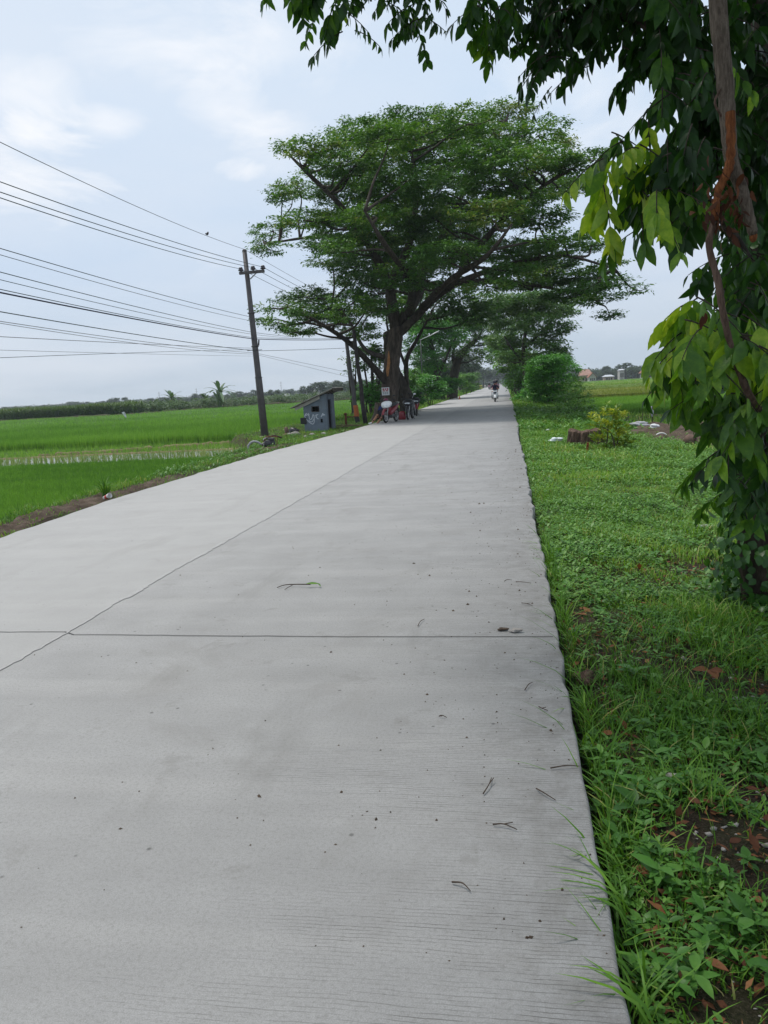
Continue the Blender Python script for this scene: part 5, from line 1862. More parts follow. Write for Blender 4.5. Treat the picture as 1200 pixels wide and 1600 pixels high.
mb.tube(spline([(-.2, -.05, .2), (-.34, -.1, .3), (-.5, -.12, .30), (-.62, -.12, .16), (-.58, -.12, .03), (-.44, -.12, -.02), (-.3, -.16, .03)], 6), .032, 8)
mb.build('hose', M['grey_sack'], pm)
mb = MB()
mb.tube(spline([(-.1, .3, .35), (.15, .3, .44), (.4, .3, .36)], 5), .03, 6)
mb.build('handle_bar', M['twig'], pm)
# fallen pale branch / pipe in front of the pole foot
a, b_ = at(418, 684, 28), at(445, 681, 29)
mb = MB()
mb.tube(spline([at(402, 688, 28) - a, at(418, 684, 28) - a, at(432, 684, 28.4) - a, at(447, 679, 29) - a], 6), .05, 8)
tag(mb.build('fallen_log', M['bund'], None, tuple(a)), 'pale dry log lying behind the pump at the pole foot', 'log')
# stump and rubbish left of the booth
q = np.array([at(448, 674, 30.2)[0], 30.2, -.3])
mb = MB()
mb.tube([(0, 0, 0), (.01, 0, .25), (-.02, 0, .42), (-.05, 0, .46)], [.12, .09, .085, .02], 9)
tag(mb.build('short_stump', M['clay'], None, tuple(q)), 'short tan stump standing left of the booth beside the black bags', 'stump')


def lumpy(name, label, cat, c, rad, mat, seed, sub=3, amp=.25, group=None, sq=0.0):
    bm = bmesh.new()
    bmesh.ops.create_icosphere(bm, subdivisions=sub, radius=1)
    rs = np.random.default_rng(seed)
    ph = rs.uniform(0, 6.28, 9)
    for v_ in bm.verts:
        x, y, z = v_.co
        d = 1 + amp * (math.sin(3.1 * x + ph[0]) * math.sin(2.7 * y + ph[1]) + .6 * math.sin(5.3 * z + ph[2] + 2 * x) + .35 * math.sin(9 * x + ph[3]) * math.sin(8 * y + ph[4]) + .25 * math.sin(15 * y + 9 * z + ph[5]))
        v_.co = Vector((x * rad[0] * d, y * rad[1] * d, (z * rad[2] * d) if z > -.35 else -.35 * rad[2]))
    me = bpy.data.meshes.new(name)
    bm.to_mesh(me)
    bm.free()
    me.polygons.foreach_set('use_smooth', np.ones(len(me.polygons), dtype=bool))
    me.materials.append(M[mat])
    o = bpy.data.objects.new(name, me)
    C.objects.link(o)
    o.location = [float(t) for t in c]
    return tag(o, label, cat, group)


q = np.array([at(459, 674, 30)[0], 30.0, -.12])
lumpy('rubbish_bag', 'black rubbish bag slumped between the short stump and the booth', 'bag', q, (.30, .22, .2), 'black_bag', 5)
for i, (px, py, Y, rr0, lab) in enumerate([(461, 678, 29.3, .16, 'pale stone lying in front of the black rubbish bag'), (488, 681, 28.2, .10, 'pale stone in the grass in front of the booth, left one'), (506, 680, 28.6, .09, 'grey stone in the grass near the booth front right corner'),
                                           (452, 679, 29.2, .09, 'small pale stone in front of the short stump'), (478, 687, 27.0, .08, 'small stone in the grass nearest the road below the booth')]):
    c = at(px, py, Y)
    lumpy('stone', lab, 'stone', (c[0], Y, -.10), (rr0 * 1.3, rr0, rr0 * .7), 'stone', 20 + i, 2, .2)
# T-shaped rusty standpipe between booth and posts
q = np.array([at(541, 664, 34.5)[0], 34.5, -.2])
sp = thing('standpipe', 'rusty dark standpipe with a side arm between the booth and the leaning posts', 'standpipe', q)
mb = MB()
mb.tube([(0, 0, 0), (0, 0, .62)], [.06, .055], 8)
mb.lathe([(0, 0), (.085, 0), (.085, .06), (.05, .1), (0, .11)], (0, 0, .6), n=10)
mb.build('upright', M['rust'], sp)
MB().tube([(0, 0, .5), (.55, .05, .5), (.6, .05, .46)], .025, 6).build('side_arm', M['rust'], sp)
# dry sticks on the verge
for i, (a, b_, Y) in enumerate([((520, 668), (556, 664), 33.0), ((536, 672), (566, 661), 32.2), ((528, 674), (545, 668), 31.8)]):
    A_, B_ = at(*a, Y), at(*b_, Y + .3)
    A_[2] = B_[2] = -.04
    mb = MB()
    mb.tube(spline([A_ * 0, (B_ - A_) * .5 + [0, .04, .04], B_ - A_], 4), .022, 6)
    tag(mb.build('dry_stick', M['bund'], None, tuple(A_)), 'dry pale stick lying on the verge below the leaning posts', 'stick', 'dry sticks below the posts')
# white flag in the field
q = np.array([at(197, 662, 74)[0], 74.0, -.5])
fl = thing('field_flag', 'white rag flag on a thin stick standing in the left rice field', 'flag', q)
MB().tube([(0, 0, 0), (0, 0, 1.2)], .02, 5).build('stick', M['twig'], fl)
V_, F_ = [], []
for i in range(6):
    for j in range(6):
        u, w = i / 5, j / 5
        V_.append((-.32 * u * (1 - .55 * w) * (1.1 - .3 * w) + .12 * w, .05 * math.sin(5 * u + 3 * w), 1.2 - .1 * u - w * .62))
for i in range(5):
    for j in range(5):
        F_.append((i * 6 + j, i * 6 + 6 + j, i * 6 + 7 + j, i * 6 + 1 + j))
mb = MB()
mb.add(V_, F_, 0, True)
mb.add([(x, y + .012, z) for x, y, z in V_], [f[::-1] for f in F_], 0, True)
mb.build('cloth', M['white_cloth'], fl)
# palm-like seedling and paper cup on the soil ridge
q = np.array([at(166, 782, 11.7)[0], 11.7, -.05])
sd = thing('grass_clump', 'tall spiky grass clump growing alone on the soil ridge by the left road edge', 'plant', q)
r = np.random.default_rng(88)
m = 46
P = r.normal(0, .03, (m, 3)) * np.array([1, 1, 0])
blades(P, r.uniform(.2, .44, m), r.uniform(.012, .022, m), r.uniform(.2, 1.0, m), r, np.clip(r.normal(.35, .2, m), 0, .9), 'blade_tuft', M['grass'], 2, kind=None, parent=sd)
q = at(168, 783, 11.45)
cp = thing('paper_cup', 'crushed white paper cup with a red band lying below the spiky grass clump', 'cup', (q[0], 11.45, -.02))
rotc = Matrix.Rotation(R(70), 3, 'Y') @ Matrix.Rotation(R(20), 3, 'X')
mb = MB()
mb.lathe([(.0, -.075), (.032, -.075), (.036, .0), (.044, .08), (.040, .08), (.033, .0), (.0, -.06)], n=16)
mb.v = [tuple(rotc @ Vector(p_)) for p_ in mb.v]
mb.build('cup_body', M['cup_white'], cp)
mb = MB()
mb.lathe([(.0345, -.03), (.0395, .03)], n=16)
mb.v = [tuple(rotc @ Vector(p_)) for p_ in mb.v]
mb.build('red_band', M['cup_red'], cp)

# ------------------------------------------------------------------ right verge things
q = np.array([at(914, 698, 19.2)[0], 19.2, -.22])
st = thing('tree_stump', 'weathered reddish-brown ridged tree stump beside the yellow-green shrub', 'stump', q)
mb = MB()
n = 72
rs = np.random.default_rng(4)
rid = 1 + .10 * np.sin(np.arange(n) * 2 * math.pi / n * 7 + 1) + .07 * np.sin(np.arange(n) * 2 * math.pi / n * 17) + rs.normal(0, .075, n)
jag = np.interp(np.arange(n), np.arange(0, n + 4, 3), rs.normal(0, .022, len(np.arange(0, n + 4, 3))))
V_, F_ = [], []
for (z, s, w) in [(0, 1.28, 1), (.1, 1.06, 1), (.28, .96, 1.1), (.42, .93, 1), (.44, .80, .6)]:
    for j in range(n):
        a = j * 2 * math.pi / n
        rad = .32 * s * (1 + (rid[j] - 1) * w)
        rad *= 1 + rs.normal(0, .03)
        V_.append((rad * math.cos(a) * 1.2, rad * math.sin(a), z * 1.0 + (jag[j] if z > .3 else 0)))
V_.append((0, 0, .38))
for i in range(4):
    for j in range(n):
        F_.append((i * n + j, i * n + (j + 1) % n, (i + 1) * n + (j + 1) % n, (i + 1) * n + j))
for j in range(n):
    F_.append((4 * n + j, 4 * n + (j + 1) % n, 5 * n))
mb.add(V_, F_)
mb.build('stump_wood', M['bark_stump'], st)
q = np.array([at(918, 708, 17.6)[0], 17.6, -.2])
mb = MB()
mb.box((0, 0, .11), (.05, .05, .24), rot=Matrix.Rotation(R(6), 3, 'Y'), bev=.006)
tag(mb.build('marker_stake', M['bark_torn'], None, tuple(q)), 'short reddish stake in the grass in front of the stump', 'stake')
q = at(868, 691, 19.4)
lumpy('plastic_bag', 'thin whitish plastic bag lying in the grass near the right road edge', 'bag', (q[0], 19.4, -.02), (.15, .10, .06), 'plastic_bag', 31, 3, .35)
q = at(857, 672, 24)
lumpy('plastic_scrap', 'tiny white scrap in the grass further along the right verge', 'scrap', (q[0], 24, -.06), (.07, .05, .035), 'white_cloth', 32, 2, .3)
q = at(1098, 818, 8.3)
lumpy('plastic_scrap', 'flattened white scrap in the grass left of the ivy-clad tree', 'scrap', (q[0], 8.3, float(gz(q[0], 8.3)) + .05), (.09, .05, .02), 'grey_sack', 33, 3, .35)
# things on the soil heap
q = at(1000, 668, 25.5)
lumpy('cement_sack', 'long grey-white sack lying on the left end of the soil heap', 'sack', (q[0], 25.5, -.12), (.30, .16, .10), 'grey_sack', 34, 4, .34)
q = at(1023, 672, 24.6)
lumpy('cement_sack', 'small crumpled white sack on the soil heap beside the long sack', 'sack', (q[0], 24.6, -.14), (.14, .12, .09), 'white_cloth', 35, 3, .28)
q = at(1033, 688, 21.8)
mb = MB()
mb.tube([(.17 * math.cos(a), 0, .15 * math.sin(a)) for a in np.linspace(0, math.pi, 14)], .022, 8)
tag(mb.build('hose_hoop', M['pvc_white'], None, (q[0], 21.8, float(gz(q[0], 21.8)) + .03)), 'pale half-buried hoop sticking out of the grass before the soil heap', 'hoop')
q = at(1078, 702, 19.6)
pt = thing('clay_pot', 'broken brown clay pot lying on its side at the edge of the soil heap', 'pot', (q[0], 19.6, float(gz(q[0], 19.6)) + .14))
mb = MB()
mb.lathe([(0, -.2), (.10, -.2), (.19, -.08), (.21, .03), (.15, .14), (.12, .17), (.145, .20), (.125, .20), (.10, .16), (.19, .03), (.09, -.18), (0, -.18)], n=20)
mb.v = [(x * .75, y * .75, z * .75) for x, y, z in mb.v]
rotc = Matrix.Rotation(R(65), 3, 'Y') @ Matrix.Rotation(R(25), 3, 'X')
mb.v = [tuple(rotc @ Vector(p_)) for p_ in mb.v]
mb.build('pot_body', M['clay'], pt)
q = at(1019, 655, 29)
sc_ = thing('cloth_marker', 'white cloth tied on a short stick at the back of the soil heap', 'marker', (q[0], 29, -.3))
MB().tube([(0, 0, 0), (.01, 0, .62)], .02, 5).build('stick', M['twig'], sc_)
mb = MB()
mb.loft([(.22, 0, 0, .02, .02), (.33, 0, 0, .05, .02), (.45, -.02, 0, .075, .03), (.56, -.03, .01, .05, .02), (.62, -.02, 0, .02, .015)], 12, axis='z')
mb.build('cloth', M['grey_sack'], sc_)
for (px, pb, ptp, Y, lab) in [(1080, 657, 634, 29.5, 'thin upright stick behind the soil heap, right of the cloth marker'), (1003, 655, 646, 29.5, 'short stick at the back of the soil heap, left of the cloth marker')]:
    q = at(px, pb, Y)
    mb = MB()
    mb.tube([(0, 0, -.1), (.015, 0, at(px, ptp, Y)[2] - q[2])], .015, 5)
    tag(mb.build('thin_stake', M['twig'], None, tuple(q)), lab, 'stake')

# crumbled brown litter under the weeds
r = np.random.default_rng(79)
n = 6500
xy = np.stack([r.uniform(.3, 2.4, n), 1.3 + 5.5 * r.uniform(0, 1, n) ** 1.7], 1)
D = rand_dir(r, n) * np.array([1, 1, .35])
D = nrm(D)
N = nrm(np.array([0, 0, 1.0]) + r.normal(0, .4, (n, 3)))
N = nrm(N - D * np.sum(N * D, 1, keepdims=True))
LL = r.lognormal(math.log(.026), .5, n)
bag = LeafBag()
bag.put(leaf_lo(np.column_stack([xy, gz(xy[:, 0], xy[:, 1]) + r.uniform(.006, .03, n)]), D, N, LL, LL * r.choice([.12, .4, .55], n)), np.clip(r.normal(.6, .3, n), 0, 1))
o = bag.build('leaf_litter', M['leaf_dead'])
o['kind'] = 'stuff'
tag(o, 'crumbled brown leaf litter on the soil of the near right verge', 'leaf litter')
# fallen leaves, twigs and gravel near the camera
r = np.random.default_rng(77)


def single_leaf(name, label, pos, L, W, az, tint, mat, group=None, tilt=.2):
    D = np.array([[math.cos(az), math.sin(az), tilt * r.normal(0, 1)]])
    D = nrm(D)
    N = nrm(np.array([[r.normal(0, .3), r.normal(0, .3), 1.0]]))
    N = nrm(N - D * np.sum(N * D, 1, keepdims=True))
    V_, F_, _ = leaf_hi(np.zeros((1, 3)), D, N, np.array([L]), np.array([W]), r.uniform(-.35, .3))
    top_ = np_obj(name, np.vstack([V_, V_ - N * .0015]), F_ + [f[:, ::-1] + 11 for f in F_], M[mat], None, np.full(22, tint))
    top_.location = [float(t) for t in pos]
    return tag(top_, label, 'leaf', group)


for (px, py, z) in [(985, 1285, -.1), (1040, 1250, -.1), (1095, 1265, -.08), (1140, 1330, -.1), (1190, 1290, -.1), (1180, 1320, -.08), (1080, 1365, -.1), (1090, 1420, -.1), (1060, 1525, -.1), (1075, 1550, -.1), (1185, 1345, -.1), (960, 1150, -.1), (1020, 1085, -.1), (905, 945, -.12), (1165, 905, -.1), (1135, 1000, -.1), (1100, 1510, -.1), (1150, 1255, -.1)]:
    q = gd(px, py, z)
    single_leaf('fallen_leaf', 'curled reddish-brown dead leaf lying among the weeds of the right verge', (q[0], q[1], float(gz(q[0], q[1])) + r.uniform(.015, .05)), r.uniform(.05, .085), r.uniform(.025, .04), r.uniform(0, 6.28), r.uniform(.2, .75), 'leaf_dead', 'dead leaves on the right verge')
q = gd(1108, 1046, -.08)
lf = thing('dead_leaf_cluster', 'big three-lobed orange-brown dead leaf lying in the grass left of the ivy', 'leaf', (q[0], q[1], float(gz(q[0], q[1])) + .06))
bag = LeafBag()
P = np.zeros((3, 3))
D = nrm(np.array([[-1, .2, .1], [.1, -.6, .05], [.7, -.5, .2]]))
N = nrm(np.array([[.1, -.4, 1.0]] * 3))
N = nrm(N - D * np.sum(N * D, 1, keepdims=True))
bag.put(leaf_hi(P, D, N, np.array([.085, .10, .08]), np.array([.045, .06, .05]), .2), np.array([.6, .7, .5]))
bag.build('leaf_blade', M['leaf_dead'], lf)

TW = [((755, 1240), (768, 1215)), ((838, 1232), (868, 1250)), ((706, 1378), (735, 1392)), ((770, 1288), (808, 1296)), ((653, 978), (663, 967)), ((820, 1078), (832, 1066)), ((842, 1104), (856, 1110)), ((806, 909), (830, 911)), ((788, 908), (800, 906)),
      ((815, 942), (832, 946)), ((860, 1200), (905, 1197)), ((686, 1119), (698, 1121))]
for i, (a, b_) in enumerate(TW):
    A_, B_ = gd(*a, .008), gd(*b_, .008)
    mb = MB()
    mdl = (B_ - A_) * .5 + np.array([r.normal(0, .004), r.normal(0, .006), .006])
    mb.tube(spline([A_ * 0, mdl, B_ - A_], 4), np.linspace(.0028, .0015, 9), 6)
    if i % 3 == 0:
        mb.tube([mdl, mdl + (B_ - A_) * .25 + np.array([.01, .012, .004])], .0018, 5)
    tag(mb.build('twig', M['twig'], None, tuple(A_)), 'thin dark twig lying loose on the concrete', 'twig', 'twigs scattered on the road')
# green stalk with leaf dropped on the road
A_ = gd(433, 918, .01)
sk = thing('dropped_stalk', 'green weed stalk with a bent leaf lying in the middle of the road', 'plant stalk', A_)
P = [gd(433, 918, .012) - A_, gd(445, 914, .015) - A_, gd(462, 913, .02) - A_, gd(485, 913, .03) - A_]
MB().tube(spline(P, 5), np.linspace(.003, .0045, 16), 6).build('stalk', M['twig'], sk)
MB().tube(spline([gd(458, 913.5, .02) - A_, gd(450, 918, .012) - A_, gd(445, 921, .01) - A_], 4), .0025, 5).build('side_stalk', M['twig'], sk)
bag = LeafBag()
P0 = np.array([gd(478, 912, .03) - A_, gd(496, 911, .03) - A_])
D = nrm(np.array([gd(503, 910, .04) - A_ - P0[0], gd(508, 920, .01) - A_ - P0[1]]))
N = nrm(np.array([[0, -.6, .8], [.5, -.3, .6]]))
N = nrm(N - D * np.sum(N * D, 1, keepdims=True))
bag.put(leaf_hi(P0, D, N, np.array([.11, .06]), np.array([.024, .02]), .12), np.array([.5, .4]))
bag.build('leaf_blade', M['grass'], sk)
# crumpled wrapper
q = gd(806, 985, .012)
lumpy('wrapper', 'crumpled pale wrapper on the concrete just beyond the cross joint', 'wrapper', q, (.03, .017, .012), 'stone', 61, 3, .4)
q = gd(786, 983, .01)
lumpy('mud_crumb', 'flat dark mud crumb beside the pale wrapper', 'mud', q, (.035, .018, .008), 'soil', 62, 3, .4)
# grit: far too many crumbs to count
bm_v, bm_f, b = [], [], 0
oct_ = np.array([(1, 0, 0), (0, 1, 0), (-1, 0, 0), (0, -1, 0), (0, 0, 1)], float)
Fo = np.array([(0, 1, 4), (1, 2, 4), (2, 3, 4), (3, 0, 4)])
n = 1500
y = r.uniform(1.7, 17, n) ** 1.0
x = right_edge(y) - np.abs(r.exponential(.55, n)) - .02
big_ = r.lognormal(math.log(.0024), .5, n) * (1 + .04 * y)
far_left = r.uniform(0, 1, n) < .12
x = np.where(far_left, r.uniform(-5.8, 0, n), x)
ok = x > -5.9
for X_, Y_, s in zip(x[ok], y[ok], big_[ok]):
    sc = r.uniform(.6, 1.4, 3) * s
    a = r.uniform(0, 1.57)
    ca, sa = math.cos(a), math.sin(a)
    v_ = oct_ * sc
    v_ = np.column_stack([v_[:, 0] * ca - v_[:, 1] * sa, v_[:, 0] * sa + v_[:, 1] * ca, v_[:, 2]]) + [X_, Y_, .0005]
    bm_v.append(v_); bm_f.append(Fo + b); b += 5
o = np_obj('road_grit', np.concatenate(bm_v), [np.concatenate(bm_f)], M['soil'])
o['kind'] = 'stuff'
# pebbles in the bare patch of the verge
bm_v, bm_f, b = [], [], 0
n = 1100
for k in range(n):
    if k < 500:
        X_, Y_ = r.normal(1.15, .2), r.normal(2.35, .35)
    else:
        X_, Y_ = r.uniform(.35, 2.2), r.uniform(1.6, 4.5)
    s = r.lognormal(math.log(.0065), .55)
    V8 = rand_dir(r, 9) * s * np.array([1.2, 1, .7])
    bm = bmesh.new()
    for p_ in V8:
        bm.verts.new(p_)
    hull = bmesh.ops.convex_hull(bm, input=list(bm.verts))
    bm.verts.ensure_lookup_table()
    bm.verts.index_update()
    vv = np.array([tuple(v_.co) for v_ in bm.verts])
    ff = np.array([[v_.index for v_ in f.verts] for f in bm.faces if len(f.verts) == 3])
    bm.free()
    bm_v.append(vv + [X_, Y_, float(gz(X_, Y_)) + s * .2]); bm_f.append(ff + b); b += len(vv)
o = np_obj('pebbles', np.concatenate(bm_v), [np.concatenate(bm_f)], M['stone'])
o['kind'] = 'stuff'
q = gd(1052, 1218, -.1)
lumpy('stone', 'flat brownish stone in the bare patch of the near right verge', 'stone', (q[0], q[1], float(gz(q[0], q[1])) + .02), (.035, .022, .018), 'stone', 71, 2, .2)
q = gd(905, 1060, -.1)
lumpy('bark_lump', 'grey-brown lump of rotten wood wedged against the slab edge', 'wood lump', (q[0] + .03, q[1], float(gz(q[0], q[1])) + .04), (.055, .075, .04), 'bark_stump', 72, 3, .3)


# ------------------------------------------------------------------ motorbikes
def rz_of(fx, fy): return math.atan2(-fx, fy)


def wheel(par, y, r_, w, spokes=5):
    mb = MB()
    prof = [(r_ - .075, -w * .40), (r_ - .03, -w * .5), (r_ - .008, -w * .32), (r_, 0), (r_ - .008, w * .32), (r_ - .03, w * .5), (r_ - .075, w * .40)]
    mb.lathe(prof, (0, y, r_), 'x', 24)
    o = mb.build('wheel', M['black_rubber'], par)
    mb = MB()
    mb.lathe([(r_ - .10, -w * .3), (r_ - .07, -w * .38), (r_ - .07, w * .38), (r_ - .10, w * .3)], (0, y, r_), 'x', 24, closed=True)
    mb.lathe([(0, -.06), (.045, -.06), (.05, 0), (.045, .06), (0, .06)], (0, y, r_), 'x', 12)
    for k in range(spokes):
        a = k * 2 * math.pi / spokes + .3
        q1 = np.array([0, y + .03 * math.cos(a), r_ + .03 * math.sin(a)])
        q2 = np.array([0, y + (r_ - .085) * math.cos(a), r_ + (r_ - .085) * math.sin(a)])
        mb.tube([q1, q2], .014, 6)
    mb.lathe([(.06, .05), (.10, .05), (.10, .056), (.06, .056)], (0, y, r_), 'x', 16, closed=True)
    mb.build('rim', M['metal'], o)


def motorbike(label, loc, rz, body, cowl, scooter=False, name='parked_motorbike', group=None, bright_mirror=False):
    o = thing(name, label, 'motorbike', loc, rz, group)
    r_ = .25 if scooter else .29
    fy, by = .63, -.60
    wheel(o, fy, r_, .11 if scooter else .085)
    wheel(o, by, r_, .12 if scooter else .10)
    mb = MB()
    for s in (-1, 1):
        mb.tube([(s * .065, fy, r_), (s * .07, fy - .13, .58), (s * .07, fy - .24, .93)], [.022, .026, .028], 8)
    mb.build('fork', M['metal'], o)
    mb = MB()
    mb.lathe([(r_ + .015, -.065), (r_ + .04, -.05), (r_ + .052, 0), (r_ + .04, .05), (r_ + .015, .065)], (0, fy, r_), 'x', 14, a0=R(15), a1=R(165))
    mb.build('front_mudguard', M[body], o)
    # headlamp cowl and leg shield
    mb = MB()
    if scooter:
        mb.loft([(.26, 0, .50, .13, .02), (.40, 0, .53, .19, .06), (.60, 0, .49, .215, .075), (.76, 0, .45, .23, .08), (.88, 0, .41, .20, .08), (.97, 0, .37, .14, .07), (1.01, 0, .35, .07, .05)], 16, axis='z')
    else:
        mb.loft([(.34, 0, .36, .10, .04), (.48, 0, .38, .16, .06), (.62, 0, .41, .20, .08), (.72, 0, .42, .17, .09)], 14, axis='z')
    mb.build('leg_shield', M[cowl if scooter else body], o)
    mb = MB()
    if scooter:
        mb.loft([(.55, .0, .70, .035, .04), (.585, 0, .72, .13, .075), (.60, 0, .72, .12, .06)], 14)
        mb.loft([(.42, 0, .95, .03, .03), (.47, 0, .95, .15, .07), (.50, 0, .96, .13, .05)], 14)
        mb.build('dark_nose', M['blue_black'], o)
    else:
        mb.loft([(.24, 0, .86, .12, .06), (.36, 0, .85, .23, .12), (.48, 0, .81, .25, .14), (.58, 0, .76, .20, .11), (.67, 0, .71, .08, .05)], 16)
        mb.build('headlamp_cowl', M[cowl], o)
    mb = MB()
    if scooter:
        mb.loft([(.585, 0, .80, .10, .03), (.615, 0, .80, .085, .02)], 12)
    else:
        mb.loft([(.60, 0, .78, .15, .045), (.665, 0, .755, .09, .03)], 12)
    mb.build('headlight', M['lens'], o)
    mb = MB()
    for s in (-1, 1):
        mb.ell((s * .19, .50, .82), (.045, .03, .025))
    mb.build('indicator', M['orange_mark'], o)
    # main body
    mb = MB()
    mb.loft([(.36, 0, .46, .11, .12), (.15, 0, .42, .14, .12), (-.05, 0, .50, .15, .14), (-.25, 0, .58, .16, .14), (-.5, 0, .66, .15, .11), (-.75, 0, .74, .10, .07), (-.88, 0, .79, .05, .03)], 14)
    mb.build('body_panel', M[body], o)
    mb = MB()
    mb.box((0, .0, .30), (.24, .38, .16), bev=.04)
    mb.lathe([(.075, -.02), (.085, .0), (.085, .14), (.07, .17)], (0, .17, .34), 'y', 12)
    mb.tube([(-.30, .02, .24), (.30, .02, .24)], .016, 6)
    mb.tube([(-.06, -.1, .35), (-.09, by, r_)], .028, 6)
    mb.tube([(.06, -.1, .35), (.09, by, r_)], .028, 6)
    mb.tube([(-.08, -.04, .22), (-.2, -.1, .0)], .012, 5)
    mb.build('engine', M['dark_metal'], o)
    mb = MB()
    mb.loft([(.16, 0, .66, .08, .03), (.05, 0, .73, .12, .05), (-.2, 0, .76, .14, .055), (-.38, 0, .79, .14, .06), (-.6, 0, .83, .13, .055), (-.74, 0, .84, .08, .035)], 14)
    mb.build('seat', M['black_plastic'], o)
    mb = MB()
    mb.tube(spline([(.10, .22, .28), (.13, .05, .19), (.15, -.25, .22), (.17, -.5, .33), (.17, -.85, .42)], 5), [.022] * 10 + [.05] * 11, 8)
    mb.build('exhaust', M['metal'], o)
    mb = MB()
    mb.tube(spline([(-.34, .24, .99), (-.2, .31, 1.0), (0, .38, .97), (.2, .31, 1.0), (.34, .24, .99)], 5), .015, 7)
    for s in (-1, 1):
        mb.tube([(s * .24, .29, 1.0), (s * .36, .23, .99)], .022, 8)
        mb.tube([(s * .25, .34, 1.01), (s * .36, .31, 1.0)], .008, 5)
    mb.build('handlebar', M['black_plastic'], o)
    for s in (-1, 1):
        mb = MB()
        mb.tube([(s * .2, .31, 1.0), (s * .25, .29, 1.12), (s * .29, .28, 1.17)], .008, 5)
        mb.loft([(.265, s * .31, 1.19, .03, .02), (.28, s * .31, 1.19, .065, .04), (.30, s * .31, 1.19, .05, .03)], 12)
        mb.build('mirror', M['white_paint' if bright_mirror and s < 0 else 'black_plastic'], o)  # white colour puts in the bright reflection of one mirror
    mb = MB()
    mb.loft([(-.86, 0, .76, .09, .035), (-.91, 0, .75, .06, .025)], 10)
    mb.build('tail_light', M['red_paint'], o)
    mb = MB()
    mb.tube([(0, -.80, .70), (0, -.93, .55), (0, -.97, .42)], [.05, .045, .05], 6)
    mb.build('rear_mudguard', M['black_plastic'], o)
    mb = MB()
    mb.tube(spline([(-.10, -.5, .80), (-.12, -.78, .86), (0, -.90, .88), (.12, -.78, .86), (.10, -.5, .80)], 4), .013, 6)
    mb.build('grab_rail', M['metal'], o)
    return o


f1 = np.array([-.24, -.97])
c1 = gd(603, 661)[:2] - f1 * .63
motorbike('red motorbike with white front cowl parked nearest at the left road edge', (c1[0], c1[1], 0), rz_of(*f1), 'red_paint', 'white_paint')
f2 = np.array([-.05, -1.0])
c2 = gd(637.5, 656)[:2] - f2 * .63
motorbike('black motorbike with one bright mirror parked middle of three by the leaning tree', (c2[0], c2[1], 0), rz_of(*f2), 'black_plastic', 'black_plastic', bright_mirror=True)
f3 = np.array([.20, -.98])
c3 = gd(651, 650)[:2] - f3 * .63
motorbike('black and red motorbike parked furthest right of the three', (c3[0], c3[1], 0), rz_of(*f3), 'red_paint', 'black_plastic')
cs = gd(773.5, 628)[:2]
motorbike('white scooter coming toward the camera along the road with two riders', (cs[0], cs[1] + .6, 0), rz_of(.03, -1), 'white_paint', 'white_paint', True, 'oncoming_scooter')
cf = gd(764.5, 609)[:2]
motorbike('dark motorbike far down the road behind the white scooter', (cf[0], cf[1], 0), rz_of(0, -1), 'black_plastic', 'maroon', False, 'distant_motorbike')
# red motorbike panel behind the red bike, stood in for by a made-up bag
q = gd(624, 658, 0)
mb = MB()
mb.loft([(.02, 0, 0, .17, .09), (.14, 0, 0, .19, .10), (.32, 0, 0, .16, .08), (.42, .0, 0, .12, .03)], 14, axis='z')
tb = thing('red_panel_standin', 'red motorbike panel, built as an upright bag, behind the red and white motorbike', 'bag', (q[0] + .0, q[1] + 1.0, 0))
mb.build('panel_body', M['red_paint'], tb)
MB().tube(spline([(-.08, 0, .41), (-.06, 0, .52), (.06, 0, .52), (.08, 0, .41)], 5), .01, 5).build('added_handle', M['black_plastic'], tb)


# ------------------------------------------------------------------ people
def skin_body(name, J, E_, mats, paintf, parent):
    """J: joint -> (position, radius); one continuous skinned surface"""
    me = bpy.data.meshes.new(name)
    keys = list(J)
    me.from_pydata([tuple(map(float, J[k][0])) for k in keys], [(keys.index(a), keys.index(b_)) for a, b_ in E_], [])
    o = bpy.data.objects.new(name, me)
    C.objects.link(o)
    md = o.modifiers.new('skin', 'SKIN')
    for i, k in enumerate(keys):
        rr0 = J[k][1]
        me.skin_vertices[0].data[i].radius = (rr0, rr0) if np.isscalar(rr0) else rr0
        me.skin_vertices[0].data[i].use_root = (i == 0)
    sb = o.modifiers.new('sub', 'SUBSURF')
    sb.levels = sb.render_levels = 2
    dg = bpy.context.evaluated_depsgraph_get()
    me2 = bpy.data.meshes.new_from_object(o.evaluated_get(dg))
    bpy.data.objects.remove(o)
    me2.name = name
    me2.materials.clear()
    for m_ in mats:
        me2.materials.append(M[m_])
    for p_ in me2.polygons:
        p_.use_smooth = True
        p_.material_index = paintf(np.array(p_.center))
    o = bpy.data.objects.new(name, me2)
    C.objects.link(o)
    o.parent = parent
    return o


